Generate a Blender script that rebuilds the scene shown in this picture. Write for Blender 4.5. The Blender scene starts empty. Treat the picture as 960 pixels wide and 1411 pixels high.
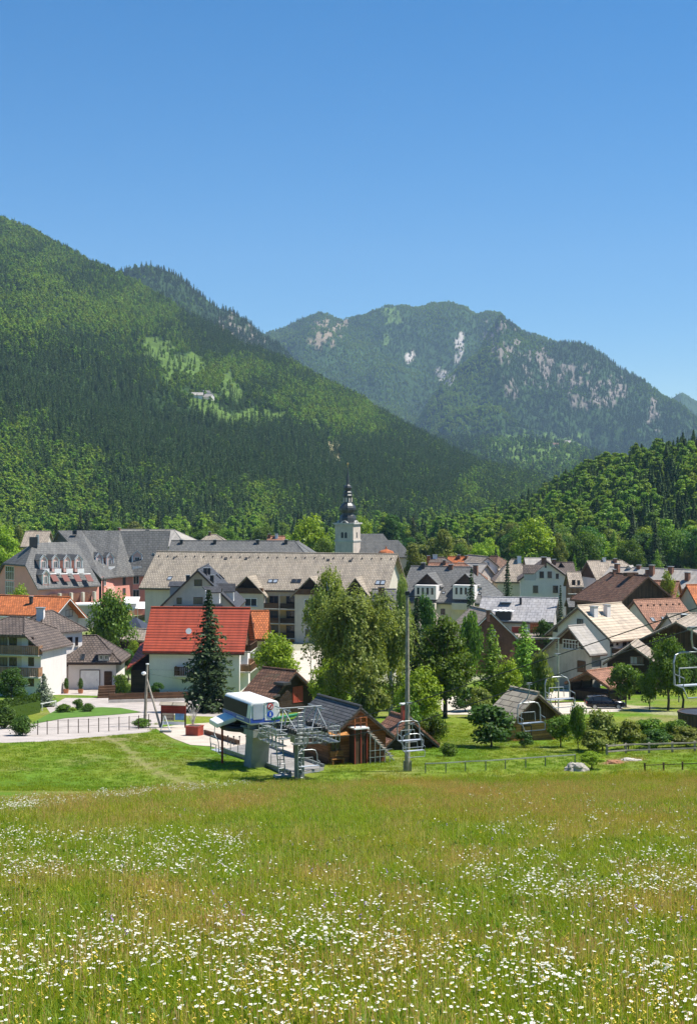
import bpy, bmesh, math, random
import numpy as np
from mathutils import Vector, Matrix, noise as mnoise
R = math.radians
random.seed(7)
rng = np.random.default_rng(11)
scene = bpy.context.scene
COL = scene.collection
CZ, F, HOR, CX = 27.5, 2000.0, 680.0, 480.0      # eye height over the valley floor, focal length in photo pixels

# ------------------------------------------------------------------ terrain profile of the hillside
_yk = [-60, 0, 95, 100, 105, 112, 120, 140, 160, 180, 200, 210, 260]
_dk = [-9.4, 1.7, 19.28, 19.72, 19.95, 20.45, 21.2, 23.0, 24.55, 26.05, 27.3, 27.5, 27.5]
ROWS = np.concatenate([np.arange(-60, 90, 1.5), np.arange(90, 212, 0.75),
                       np.array([212, 216, 222, 230, 240, 260, 300, 360, 450, 600, 800, 1100, 1500, 2200, 3200, 4800, 7000, 9300.])])
_dr = np.interp(ROWS, _yk, _dk)
_k = np.array([1, 2, 3, 4, 3, 2, 1.]); _k /= _k.sum()
_sm = np.convolve(np.pad(_dr, 3, mode='edge'), _k, mode='valid')
_dr[4:-22] = _sm[4:-22]
def drop(Y): return np.interp(Y, ROWS, _dr)
def gz(Y): return float(CZ - drop(Y))
def gp(px, py):
    t = (py - HOR) / F; lo, hi = 3.0, 3000.0
    for _ in range(60):
        m = .5 * (lo + hi)
        if drop(m) / m > t: lo = m
        else: hi = m
    Y = .5 * (lo + hi)
    return Vector(((px - CX) * Y / F, Y, gz(Y)))
def P(px, py, z):                                  # the point at height z that projects to a pixel
    Y = (CZ - z) * F / (py - HOR)
    return Vector(((px - CX) * Y / F, Y, z))
def PY(px, py, Y): return Vector(((px - CX) * Y / F, Y, CZ - (py - HOR) * Y / F))
def proj(p): return (CX + p[0] * F / p[1], HOR + (CZ - p[2]) * F / p[1])

# ------------------------------------------------------------------ properties
def tag(o, label=None, cat=None, group=None, kind=None):
    if label: o['label'] = label
    if cat: o['category'] = cat
    if group: o['group'] = group
    if kind: o['kind'] = kind
    return o
def empty(name, loc, rz=0.0):
    o = bpy.data.objects.new(name, None); COL.objects.link(o)
    o.location = loc; o.rotation_euler = (0, 0, rz); o.empty_display_size = .3
    return o
def copy_tree(o, parent=None):
    c = o.copy(); COL.objects.link(c); c.parent = parent
    for ch in list(o.children): copy_tree(ch, c)
    return c

# ------------------------------------------------------------------ mesh builder
class MB:
    def __init__(s): s.v = []; s.f = []; s.m = []
    def add(s, vs, fs, mi=0):
        b = len(s.v); s.v += [tuple(v) for v in vs]; s.f += [tuple(i + b for i in f) for f in fs]; s.m += [mi] * len(fs)
        return s
    def box(s, c, d, rz=0.0, mi=0, M=None):
        x, y, z = d[0] / 2, d[1] / 2, d[2] / 2
        pts = [Vector(q) for q in ((-x, -y, -z), (x, -y, -z), (x, y, -z), (-x, y, -z), (-x, -y, z), (x, -y, z), (x, y, z), (-x, y, z))]
        if M is None: M = Matrix.Rotation(rz, 3, 'Z')
        c = Vector(c)
        return s.add([M @ p + c for p in pts], [(0, 3, 2, 1), (4, 5, 6, 7), (0, 1, 5, 4), (1, 2, 6, 5), (2, 3, 7, 6), (3, 0, 4, 7)], mi)
    def bb(s, a, b, mi=0):                          # box from corner to corner
        return s.box([(a[i] + b[i]) / 2 for i in range(3)], [abs(b[i] - a[i]) for i in range(3)], 0, mi)
    def bar(s, a, b, w, h=None, mi=0):              # rectangular bar between points
        a, b = Vector(a), Vector(b); d = b - a; L = d.length
        if L < 1e-6: return s
        x = d.normalized(); up = Vector((0, 0, 1)) if abs(x.z) < .95 else Vector((0, 1, 0))
        y = up.cross(x).normalized(); z = x.cross(y)
        return s.box((a + b) / 2, (L, w, h or w), 0, mi, Matrix((x, y, z)).transposed())
    def tube(s, pts, r, n=8, mi=0, cap=True):
        pts = [Vector(p) for p in pts]; rs = r if isinstance(r, (list, tuple)) else [r] * len(pts)
        b = len(s.v); ref = None
        for i, p in enumerate(pts):
            d = (pts[min(i + 1, len(pts) - 1)] - pts[max(i - 1, 0)]).normalized()
            if ref is None: ref = Vector((0, 0, 1)) if abs(d.z) < .9 else Vector((1, 0, 0))
            u = (ref - d * ref.dot(d))
            if u.length < 1e-4: u = Vector((0, 1, 0)) - d * d.y
            u.normalize(); w = d.cross(u); ref = u
            for k in range(n):
                a = 2 * math.pi * k / n
                s.v.append(tuple(p + (u * math.cos(a) + w * math.sin(a)) * rs[i]))
        for i in range(len(pts) - 1):
            for k in range(n):
                k2 = (k + 1) % n
                s.f.append((b + i * n + k, b + i * n + k2, b + (i + 1) * n + k2, b + (i + 1) * n + k)); s.m.append(mi)
        if cap:
            s.f.append(tuple(b + k for k in range(n))[::-1]); s.m.append(mi)
            s.f.append(tuple(b + (len(pts) - 1) * n + k for k in range(n))); s.m.append(mi)
        return s
    def prism(s, poly, axis, a, b, mi=0):           # a polygon pushed along x or y: poly is a list of (other, z)
        n = len(poly); q = []
        for t in (a, b):
            for (o, z) in poly: q.append((t, o, z) if axis == 'x' else (o, t, z))
        fs = [tuple(range(n))[::-1], tuple(range(n, 2 * n))] + [(i, (i + 1) % n, n + (i + 1) % n, n + i) for i in range(n)]
        return s.add(q, fs, mi)
    def slab(s, verts, polys, th, mi=0):            # sheet of polygons with thickness downwards
        n = len(verts); vs = [Vector(v) for v in verts]
        s_ = [v - Vector((0, 0, th)) for v in vs]; fs = [tuple(p) for p in polys] + [tuple(n + i for i in p[::-1]) for p in polys]
        ed = {}
        for p in polys:
            for i in range(len(p)):
                a, b = p[i], p[(i + 1) % len(p)]; ed[(a, b)] = 1
        for (a, b) in ed:
            if (b, a) not in ed: fs.append((b, a, n + a, n + b))
        return s.add(vs + s_, fs, mi)
    def lathe(s, prof, n=16, c=(0, 0, 0), rot=0.0, mi=0):
        b = len(s.v)
        for (r, z) in prof:
            for k in range(n):
                a = 2 * math.pi * k / n + rot; s.v.append((c[0] + r * math.cos(a), c[1] + r * math.sin(a), c[2] + z))
        for i in range(len(prof) - 1):
            for k in range(n):
                k2 = (k + 1) % n; s.f.append((b + i * n + k, b + i * n + k2, b + (i + 1) * n + k2, b + (i + 1) * n + k)); s.m.append(mi)
        s.f.append(tuple(b + k for k in range(n))[::-1]); s.m.append(mi)
        s.f.append(tuple(b + (len(prof) - 1) * n + k for k in range(n))); s.m.append(mi)
        return s
    def build(s, name, mat, parent=None, smooth=False, loc=None, bevel=0, fixn=True):
        me = bpy.data.meshes.new(name); me.from_pydata(s.v, [], s.f); me.validate()
        for m in (mat if isinstance(mat, (list, tuple)) else [mat]): me.materials.append(m)
        if len(me.polygons) == len(s.m): me.polygons.foreach_set('material_index', s.m)
        if fixn:
            bm = bmesh.new(); bm.from_mesh(me); bmesh.ops.recalc_face_normals(bm, faces=bm.faces); bm.to_mesh(me); bm.free()
        uv_metric(me)
        if smooth: me.polygons.foreach_set('use_smooth', [True] * len(me.polygons))
        o = bpy.data.objects.new(name, me); COL.objects.link(o); o.parent = parent
        if loc is not None: o.location = loc
        if bevel:
            b = o.modifiers.new('Bevel', 'BEVEL'); b.width = bevel; b.segments = 2; b.limit_method = 'ANGLE'
        return o
def uv_metric(me):                                   # every face unwrapped in metres: u level, v up the slope
    uv = me.uv_layers.new(name='UVMap').data
    vs = me.vertices
    for p in me.polygons:
        n = p.normal
        if abs(n.z) > .999: u = Vector((1, 0, 0)); w = Vector((0, 1, 0))
        else:
            u = Vector((-n.y, n.x, 0)).normalized(); w = n.cross(u)
        for li in p.loop_indices:
            c = vs[me.loops[li].vertex_index].co
            uv[li].uv = (c.dot(u), c.dot(w))

def np_mesh(name, verts, faces, mat, parent=None, smooth=False, link=True, attrs=None):   # quads or tris from numpy arrays
    me = bpy.data.meshes.new(name); verts = np.asarray(verts, np.float32); faces = np.asarray(faces, np.int32)
    k = faces.shape[1]
    me.vertices.add(len(verts)); me.vertices.foreach_set('co', verts.ravel())
    me.loops.add(faces.size); me.loops.foreach_set('vertex_index', faces.ravel())
    me.polygons.add(len(faces)); me.polygons.foreach_set('loop_start', np.arange(0, faces.size, k, dtype=np.int32))
    me.update(calc_edges=True)
    me.materials.append(mat)
    if smooth: me.polygons.foreach_set('use_smooth', [True] * len(faces))
    if attrs:
        for an, (ty, arr) in attrs.items():
            a = me.attributes.new(an, ty, 'POINT')
            a.data.foreach_set('color' if ty == 'FLOAT_COLOR' else ('vector' if ty == 'FLOAT_VECTOR' else 'value'), np.asarray(arr).ravel())
    o = bpy.data.objects.new(name, me)
    if link: COL.objects.link(o)
    o.parent = parent
    return o

# ------------------------------------------------------------------ numpy value noise
_perm = rng.random((257, 257))
def vnoise(x, y):
    x = np.asarray(x, float); y = np.asarray(y, float)
    xi = np.floor(x).astype(int); yi = np.floor(y).astype(int); fx = x - xi; fy = y - yi
    fx = fx * fx * (3 - 2 * fx); fy = fy * fy * (3 - 2 * fy)
    xi %= 256; yi %= 256
    a = _perm[xi, yi]; b = _perm[xi + 1, yi]; c = _perm[xi, yi + 1]; d = _perm[xi + 1, yi + 1]
    return (a * (1 - fx) + b * fx) * (1 - fy) + (c * (1 - fx) + d * fx) * fy
def fbm(x, y, o=4, g=.5):
    s = 0; a = 1; t = 0
    for i in range(o):
        s = s + a * vnoise(x * 2 ** i + 17.3 * i, y * 2 ** i + 9.1 * i); t += a; a *= g
    return s / t
def ridged(x, y, o=4):
    s = 0; a = 1; t = 0
    for i in range(o):
        s = s + a * (1 - np.abs(2 * vnoise(x * 2 ** i + 31 * i, y * 2 ** i + 7 * i) - 1)); t += a; a *= .5
    return s / t
def inpoly(px, py, poly):
    px = np.asarray(px); py = np.asarray(py); r = np.zeros(px.shape, bool); n = len(poly)
    for i in range(n):
        x1, y1 = poly[i]; x2, y2 = poly[(i + 1) % n]
        c = ((y1 > py) != (y2 > py)) & (px < (x2 - x1) * (py - y1) / ((y2 - y1) or 1e-9) + x1)
        r ^= c
    return r

# ------------------------------------------------------------------ materials
def new_mat(name):
    m = bpy.data.materials.new(name); m.use_nodes = True; nt = m.node_tree
    for n in list(nt.nodes): nt.nodes.remove(n)
    out = nt.nodes.new('ShaderNodeOutputMaterial')
    return m, nt, out
def N(nt, t, ins=None, **kw):
    n = nt.nodes.new(t)
    for k, v in kw.items(): setattr(n, k, v)
    for k, v in (ins or {}).items():
        if hasattr(v, 'is_output'): nt.links.new(v, n.inputs[k])
        else: n.inputs[k].default_value = v
    return n
def rgb(c): return (c[0], c[1], c[2], 1)
def ramp(nt, fac, stops):
    n = nt.nodes.new('ShaderNodeValToRGB'); e = n.color_ramp.elements
    while len(e) > 1: e.remove(e[-1])
    e[0].position = stops[0][0]; e[0].color = rgb(stops[0][1])
    for p, c in stops[1:]:
        q = e.new(p); q.color = rgb(c)
    nt.links.new(fac, n.inputs[0]); return n.outputs[0]
def mul(nt, a, b, f=1.0):
    n = N(nt, 'ShaderNodeMix', data_type='RGBA', blend_type='MULTIPLY'); n.inputs[0].default_value = f
    for i, v in ((6, a), (7, b)):
        if hasattr(v, 'is_output'): nt.links.new(v, n.inputs[i])
        else: n.inputs[i].default_value = rgb(v)
    return n.outputs[2]
def mixc(nt, f, a, b):
    n = N(nt, 'ShaderNodeMix', data_type='RGBA')
    for i, v in ((0, f), (6, a), (7, b)):
        if hasattr(v, 'is_output'): nt.links.new(v, n.inputs[i])
        elif i == 0: n.inputs[0].default_value = v
        else: n.inputs[i].default_value = rgb(v)
    return n.outputs[2]
def sh(c, k): return tuple(min(1, x * k) for x in c[:3])

def m_plain(name, c, rough=.6, metal=0.0, var=.12, scale=1.5, spec=.4):
    m, nt, out = new_mat(name)
    tc = N(nt, 'ShaderNodeTexCoord')
    nz = N(nt, 'ShaderNodeTexNoise', {'Vector': tc.outputs['Object'], 'Scale': scale, 'Detail': 5.0, 'Roughness': .6})
    col = ramp(nt, nz.outputs[0], [(.3, sh(c, 1 - var)), (.7, sh(c, 1 + var))])
    b = N(nt, 'ShaderNodeBsdfPrincipled', {'Base Color': col, 'Roughness': rough, 'Metallic': metal, 'Specular IOR Level': spec})
    nt.links.new(b.outputs[0], out.inputs[0]); return m
def m_plaster(name, c, dirt=.25):
    m, nt, out = new_mat(name)
    tc = N(nt, 'ShaderNodeTexCoord'); ge = N(nt, 'ShaderNodeNewGeometry')
    n1 = N(nt, 'ShaderNodeTexNoise', {'Vector': ge.outputs['Position'], 'Scale': .45, 'Detail': 6.0, 'Roughness': .65})
    mp = N(nt, 'ShaderNodeMapping', {'Vector': ge.outputs['Position'], 'Scale': (2.2, 2.2, .18)})
    n2 = N(nt, 'ShaderNodeTexNoise', {'Vector': mp.outputs[0], 'Scale': 1.0, 'Detail': 4.0})
    a = ramp(nt, n1.outputs[0], [(.3, sh(c, 1 - dirt)), (.62, c)])
    b_ = ramp(nt, n2.outputs[0], [(.35, (1 - dirt * .35,) * 3), (.6, (1, 1, 1))])
    col = mul(nt, a, b_)
    n3 = N(nt, 'ShaderNodeTexNoise', {'Vector': tc.outputs['Object'], 'Scale': 9.0, 'Detail': 3.0})
    bp = N(nt, 'ShaderNodeBump', {'Height': n3.outputs[0], 'Strength': .25, 'Distance': .03})
    b = N(nt, 'ShaderNodeBsdfPrincipled', {'Base Color': col, 'Roughness': .88, 'Specular IOR Level': .2, 'Normal': bp.outputs[0]})
    nt.links.new(b.outputs[0], out.inputs[0]); return m
def m_tile(name, c, row=.34, colw=.28, var=.22, gap=.45, rough=.75, bump=.6, moss=.0, gapw=.03):
    m, nt, out = new_mat(name)
    uv = N(nt, 'ShaderNodeUVMap'); ge = N(nt, 'ShaderNodeNewGeometry')
    br = N(nt, 'ShaderNodeTexBrick', {'Vector': uv.outputs[0], 'Color1': rgb(sh(c, 1 - var)), 'Color2': rgb(sh(c, 1 + var)), 'Mortar': rgb(sh(c, gap)), 'Scale': 1.0, 'Mortar Size': gapw, 'Mortar Smooth': .3, 'Bias': 0.0, 'Brick Width': colw, 'Row Height': row})
    n1 = N(nt, 'ShaderNodeTexNoise', {'Vector': ge.outputs['Position'], 'Scale': .5, 'Detail': 7.0, 'Roughness': .68})
    w = ramp(nt, n1.outputs[0], [(.3, (.72, .72, .74)), (.5, (1, 1, 1)), (.72, (1.0, .97, .93))])
    col = mul(nt, br.outputs[0], w)
    mp = N(nt, 'ShaderNodeMapping', {'Vector': uv.outputs[0], 'Scale': (1.3, .16, 1)})
    n2 = N(nt, 'ShaderNodeTexNoise', {'Vector': mp.outputs[0], 'Scale': 1.0, 'Detail': 4.0})
    col = mul(nt, col, ramp(nt, n2.outputs[0], [(.34, (.78, .78, .78)), (.6, (1, 1, 1))]))
    if moss:
        n4 = N(nt, 'ShaderNodeTexNoise', {'Vector': ge.outputs['Position'], 'Scale': 1.1, 'Detail': 6.0})
        col = mixc(nt, ramp(nt, n4.outputs[0], [(.58, (0, 0, 0)), (.72, (moss,) * 3)]), col, (.10, .10, .06))
    bp = N(nt, 'ShaderNodeBump', {'Height': br.outputs[1], 'Strength': bump, 'Distance': .05}, invert=True)
    b = N(nt, 'ShaderNodeBsdfPrincipled', {'Base Color': col, 'Roughness': rough, 'Specular IOR Level': .3, 'Normal': bp.outputs[0]})
    nt.links.new(b.outputs[0], out.inputs[0]); return m
def m_wood(name, c, plank=.22, var=.3, gap=.35, horizontal=True, rough=.75):
    m, nt, out = new_mat(name)
    uv = N(nt, 'ShaderNodeUVMap'); ge = N(nt, 'ShaderNodeNewGeometry')
    mp = N(nt, 'ShaderNodeMapping', {'Vector': uv.outputs[0], 'Rotation': (0, 0, 0 if horizontal else R(90))})
    br = N(nt, 'ShaderNodeTexBrick', {'Vector': mp.outputs[0], 'Color1': rgb(sh(c, 1 - var)), 'Color2': rgb(sh(c, 1 + var)), 'Mortar': rgb(sh(c, gap)), 'Scale': 1.0, 'Mortar Size': plank * .07, 'Mortar Smooth': .3, 'Brick Width': 4.0, 'Row Height': plank})
    n1 = N(nt, 'ShaderNodeTexNoise', {'Vector': ge.outputs['Position'], 'Scale': .9, 'Detail': 6.0, 'Roughness': .7})
    col = mul(nt, br.outputs[0], ramp(nt, n1.outputs[0], [(.3, (.65, .65, .66)), (.62, (1, 1, 1))]))
    bp = N(nt, 'ShaderNodeBump', {'Height': br.outputs[1], 'Strength': .5, 'Distance': .03}, invert=True)
    b = N(nt, 'ShaderNodeBsdfPrincipled', {'Base Color': col, 'Roughness': rough, 'Specular IOR Level': .25, 'Normal': bp.outputs[0]})
    nt.links.new(b.outputs[0], out.inputs[0]); return m
def m_glass(name, c=(.02, .025, .03), curtain=False):
    m, nt, out = new_mat(name)
    oi = N(nt, 'ShaderNodeObjectInfo'); tc = N(nt, 'ShaderNodeTexCoord')     # some panes have pale curtains behind them
    wv = N(nt, 'ShaderNodeTexWave', {'Vector': tc.outputs['Object'], 'Scale': 2.5, 'Distortion': 1.5})
    cu = mixc(nt, wv.outputs[0], (.09, .088, .08), (.17, .165, .15))
    col = mixc(nt, ramp(nt, oi.outputs['Random'], [(.60, (0, 0, 0)), (.62, (1, 1, 1))]), c, cu) if curtain else None
    b = N(nt, 'ShaderNodeBsdfPrincipled', {'Base Color': col if curtain else rgb(c), 'Roughness': .08, 'Specular IOR Level': .6})
    nt.links.new(b.outputs[0], out.inputs[0]); return m
def m_leaf(name, dark, light, trans=.42, tone=False, warm=None, k=1.9):
    dark, light = [(c[0] * k * 1.08, c[1] * k, c[2] * k * .72) for c in (dark, light)]
    m, nt, out = new_mat(name)
    ge = N(nt, 'ShaderNodeNewGeometry'); oi = N(nt, 'ShaderNodeObjectInfo')
    col = ramp(nt, ge.outputs['Random Per Island'], [(0, dark), (.55, tuple((a + b) / 2 for a, b in zip(dark, light))), (1, light)])
    hv = N(nt, 'ShaderNodeHueSaturation', {'Color': col, 'Saturation': 1.0})
    mr = N(nt, 'ShaderNodeMapRange', {'Value': oi.outputs['Random'], 'To Min': .84, 'To Max': 1.2}); nt.links.new(mr.outputs[0], hv.inputs['Value'])
    mh = N(nt, 'ShaderNodeMapRange', {'Value': oi.outputs['Random'], 'To Min': .488, 'To Max': .512}); nt.links.new(mh.outputs[0], hv.inputs['Hue'])
    col = hv.outputs[0]
    if tone:                                          # tone is carried by each scattered plant: 0 = first pair, 1 = second colour
        at = N(nt, 'ShaderNodeAttribute', attribute_name='tone', attribute_type='INSTANCER')
        col = mixc(nt, at.outputs['Fac'], col, mul(nt, col, warm))
    d = N(nt, 'ShaderNodeBsdfDiffuse', {'Color': col}); t = N(nt, 'ShaderNodeBsdfTranslucent', {'Color': mul(nt, col, (1.15, 1.1, .55))})
    g = N(nt, 'ShaderNodeBsdfGlossy', {'Color': (1, 1, 1, 1), 'Roughness': .45})
    mx = N(nt, 'ShaderNodeMixShader', {0: trans}); nt.links.new(d.outputs[0], mx.inputs[1]); nt.links.new(t.outputs[0], mx.inputs[2])
    m2 = N(nt, 'ShaderNodeMixShader', {0: .010}); nt.links.new(mx.outputs[0], m2.inputs[1]); nt.links.new(g.outputs[0], m2.inputs[2])
    nt.links.new(m2.outputs[0], out.inputs[0]); return m

M = {}
M['white'] = m_plaster('white_plaster', (.80, .745, .70), .10)
M['cream'] = m_plaster('cream_plaster', (.70, .64, .50), .15)
M['grey_plaster'] = m_plaster('grey_plaster', (.55, .51, .48), .2)
M['old_plaster'] = m_plaster('old_plaster', (.52, .465, .39), .3)
M['greenish'] = m_plaster('greenish_plaster', (.63, .565, .47), .15)
M['yellow'] = m_plaster('ochre_plaster', (.60, .42, .19), .15)
M['pink'] = m_plaster('pink_plaster', (.88, .40, .32), .08)
M['salmon'] = m_plaster('salmon_plaster', (.80, .50, .42), .1)
M['stone'] = m_plaster('stone_plaster', (.66, .56, .47), .25)
M['concrete'] = m_plaster('concrete', (.36, .37, .33), .3)
M['pale_concrete'] = m_plaster('pale_concrete', (.58, .55, .50), .25)
M['brick'] = m_tile('brick_wall', (.27, .13, .08), .09, .25, .25, .9)
M['t_red'] = m_tile('red_roof_sheet', (.45, .085, .042), .46, 60.0, .10, .30, .5, gapw=.07)
M['t_orange'] = m_tile('orange_tile', (.56, .17, .055), .44, .4, .24, .42, gapw=.05)
M['t_brown'] = m_tile('brown_tile', (.150, .115, .095), .48, .5, .18, .32, gapw=.06)
M['t_redbrown'] = m_tile('redbrown_tile', (.34, .165, .10), .44, .4, .22, .45, gapw=.05)
M['t_barn'] = m_tile('barn_tile', (.185, .098, .062), .5, .45, .28, .42, moss=.5, gapw=.06)
M['t_grey'] = m_tile('grey_slate', (.150, .148, .140), .6, .8, .12, .6, gapw=.06)
M['t_dark'] = m_tile('dark_slate', (.065, .066, .072), .4, .5, .18, .6, .6)
M['t_tan'] = m_tile('tan_tile', (.40, .335, .255), .52, .5, .13, .56, moss=.3, gapw=.07)
M['t_cream'] = m_tile('cream_sheet_roof', (.51, .41, .30), .60, 40.0, .10, .55, .6, gapw=.06)
M['t_beige'] = m_tile('beige_tile', (.38, .31, .24), .55, .5, .2, .55, moss=.5, gapw=.06)
M['t_pale'] = m_tile('pale_grey_shingle', (.37, .355, .35), .8, .9, .10, .66, gapw=.06)
M['t_shed'] = m_tile('weathered_shingle', (.42, .36, .27), .62, 1.6, .12, .38, gapw=.06)
M['t_hut'] = m_tile('hut_roof_sheet', (.135, .130, .125), .30, 2.0, .12, .40, .55, gapw=.05)
M['t_lit'] = m_tile('light_sheet_roof', (.39, .355, .31), .5, 2.0, .08, .8)
M['w_dark'] = m_wood('dark_timber', (.045, .030, .020))
M['w_brown'] = m_wood('brown_timber', (.14, .075, .04))
M['w_hut'] = m_wood('hut_log_wall', (.33, .135, .052), .20)
M['w_gold'] = m_wood('golden_log_wall', (.46, .21, .06), .24)
M['w_grey'] = m_wood('weathered_timber', (.27, .235, .185), .2)
M['w_red'] = m_wood('red_timber', (.22, .035, .022), .2)
M['w_barn'] = m_wood('barn_board', (.095, .055, .032), .25, horizontal=False)
M['w_balc'] = m_wood('balcony_board', (.36, .20, .11), .3, horizontal=False)
M['w_tub'] = m_wood('tub_stave', (.12, .080, .055), .25, horizontal=False)
M['glass'] = m_glass('window_glass', curtain=True); M['tinted'] = m_plain('tinted_glass', (.010, .011, .013), .5, 0, .3, 2.0, .12); M['glass_light'] = m_glass('skylight_glass', (.30, .34, .38))
M['frame_white'] = m_plain('white_paint', (.80, .80, .77), .45)
M['frame_brown'] = m_plain('brown_paint', (.10, .055, .035), .5)
M['frame_dark'] = m_plain('dark_paint', (.04, .04, .042), .5)
M['steel'] = m_plain('galvanised_steel', (.36, .38, .38), .45, .55, .25, 3.0)
M['dull_steel'] = m_plain('dull_steel', (.20, .215, .205), .55, .3, .25, 3.0)
M['black'] = m_plain('black_rubber', (.02, .02, .021), .6)
M['cable'] = m_plain('steel_cable', (.035, .035, .037), .5, .3)
M['pole_wood'] = m_plain('pole_timber', (.30, .265, .21), .8, 0, .3, 4.0)
M['cap_metal'] = m_plain('sheet_metal', (.45, .45, .43), .4, .5)
M['copper'] = m_plain('dark_copper_roof', (.060, .062, .058), .42, .35, .3, .6)
M['gold'] = m_plain('gilded_metal', (.75, .5, .15), .3, .9)
M['bark'] = m_plain('bark', (.085, .062, .045), .9, 0, .35, 5.0)
M['birch_bark'] = m_plain('birch_bark', (.52, .50, .45), .8, 0, .45, 3.0)
M['lift_white'] = m_plain('lift_white_paint', (.80, .79, .74), .35, 0, .05)
M['lift_blue'] = m_plain('lift_blue_paint', (.045, .10, .42), .4, 0, .08)
M['sign_red'] = m_plain('sign_red', (.62, .04, .03), .4, 0, .05); M['sign_blue'] = m_plain('sign_blue', (.03, .10, .50), .4, 0, .05)
M['red_paint'] = m_plain('red_paint', (.33, .055, .032), .6, 0, .2)
M['seat_pad'] = m_plain('seat_pad_grey', (.45, .48, .52), .5)
M['awning'] = m_plain('white_awning', (.82, .80, .76), .7, 0, .05)
M['navy'] = m_plain('navy_canvas', (.03, .04, .065), .7)
M['terracotta'] = m_plain('terracotta', (.45, .18, .08), .8)
# ------------------------------------------------------------------ houses
class House:
    def __init__(s, name, label, cat, r1, zr, ze, W=None, r2=None, ang=None, L=None, z0=0.0, oh=.6, ohg=.5, wall='white', roof='t_grey',
                 hip=(0, 0), th=.22, group=None, Wf=None, Wb=None, zeb=None, fascia='frame_brown', open_walls=False, ridge_cap=True, Y=None, gable=None):
        p1 = P(r1[0], r1[1], zr) if Y is None else PY(r1[0], r1[1], Y)
        if Y is not None: zr = p1.z
        if r2 is not None and ang is None:
            p2 = P(r2[0], r2[1], zr); d = p2 - p1; L = math.hypot(d.x, d.y); a = math.atan2(d.y, d.x)
        else:
            a = R(ang); p2 = p1 + Vector((math.cos(a) * L, math.sin(a) * L, 0))
        mid = (p1 + p2) / 2; s.a = a; s.o = Vector((mid.x, mid.y, z0)); s.L = L; s.z0 = z0
        s.zr = zr - z0; s.Wf = Wf or W / 2; s.Wb = Wb or W / 2; s.ze = ze - z0; s.zeb = (zeb - z0) if zeb is not None else s.ze
        s.oh, s.ohg, s.hip, s.th = oh, ohg, hip, th
        s.Rm = Matrix.Rotation(a, 3, 'Z'); s.wallm = wall; s.roofm = roof
        s.root = tag(empty(name, s.o, a), label, cat, group)
        hl, hr = hip
        s.x1, s.x2 = -L / 2 - hl, L / 2 + hr                     # roof ends at the eaves
        s.w1, s.w2 = (s.x1 + (oh if hl else ohg), s.x2 - (oh if hr else ohg))
        # roof
        V = [(-L / 2, 0, s.zr), (L / 2, 0, s.zr), (s.x1, -s.Wf, s.ze), (s.x2, -s.Wf, s.ze), (s.x2, s.Wb, s.zeb), (s.x1, s.Wb, s.zeb)]
        polys = [(2, 3, 1, 0), (4, 5, 0, 1)]
        if hl: polys.append((5, 2, 0))
        if hr: polys.append((3, 4, 1))
        mb = MB(); mb.slab(V, polys, th)
        s.roof = mb.build('roof', M[roof], s.root, fixn=False)
        if ridge_cap:
            q = MB(); q.tube([(-L / 2, 0, s.zr + .02), (L / 2, 0, s.zr + .02)], .13, 6)
            for (cond, i, k) in ((hl, 0, 2), (hl, 0, 5), (hr, 1, 3), (hr, 1, 4)):
                if cond: q.tube([V[i], V[k]], .11, 6)
            q.build('ridge_tiles', M[roof], s.roof)
        f = MB()                                                 # barge boards and eave boards, hung just under the sheet
        def bd(a_, b_): f.bar(Vector(a_) - Vector((0, 0, th + .07)), Vector(b_) - Vector((0, 0, th + .07)), .06, .2)
        for (h, i, sx, xx) in ((hl, 0, -1, s.x1), (hr, 1, 1, s.x2)):
            if not h:
                xx = xx - sx * .05
                bd((xx, -s.Wf, s.ze), (xx, 0, s.zr)); bd((xx, s.Wb, s.zeb), (xx, 0, s.zr))
        for (h, xx) in ((hl, s.x1 + .06), (hr, s.x2 - .06)):
            if h: bd((xx, -s.Wf, s.ze), (xx, s.Wb, s.zeb))
        bd((s.x1, -s.Wf + .06, s.ze), (s.x2, -s.Wf + .06, s.ze)); bd((s.x1, s.Wb - .06, s.zeb), (s.x2, s.Wb - .06, s.zeb))
        f.build('fascia', M[fascia], s.roof)
        # walls
        if not open_walls:
            yf, yb = -s.Wf + oh, s.Wb - oh
            zf = s.rz(yf) - th - .02; zb = s.rz(yb) - th - .02
            w = MB()
            if hl or hr:
                # wall box up to the eaves, the loft fills under the roof
                zt = min(zf, zb)
                w.bb((s.w1, yf, -1.5), (s.w2, yb, zt))
                if not (hl and hr):
                    g1 = s.w1 if not hl else -L / 2; g2 = s.w2 if not hr else L / 2
                    w.prism([(yf + .01, zt + .005), (yb - .01, zt + .005), (0, s.zr - th - .05)], 'x', g1 + .002, g2 - .002)
                    # loft prism
            else:
                w.prism([(yf, -1.5), (yb, -1.5), (yb, zb), (0, s.zr - th - .03), (yf, zf)], 'x', s.w1, s.w2)
            s.wall = w.build('wall', M[wall], s.root)
            if gable:                                            # boarded gable, a skin 4 cm proud of the wall
                gm, gz_, sides = gable
                g = MB(); gz_ -= z0
                for sd in sides:
                    x = s.w1 - .04 if sd == 'left' else s.w2
                    def yat(zq): return (-(s.zr - zq - th - .04) / (s.zr - s.ze) * s.Wf, (s.zr - zq - th - .04) / (s.zr - s.zeb) * s.Wb)
                    a_, b_ = yat(gz_); a_ = max(a_, yf); b_ = min(b_, yb)
                    pl = [(a_, gz_), (b_, gz_), (b_, min(zb, s.zr)), (0, s.zr - th - .04), (a_, min(zf, s.zr))]
                    if b_ < yb - .01: pl = [(a_, gz_), (b_, gz_), (0, s.zr - th - .04)]
                    g.prism(pl, 'x', x, x + .04)
                g.build('gable_boarding', M[gm], s.root)
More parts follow.
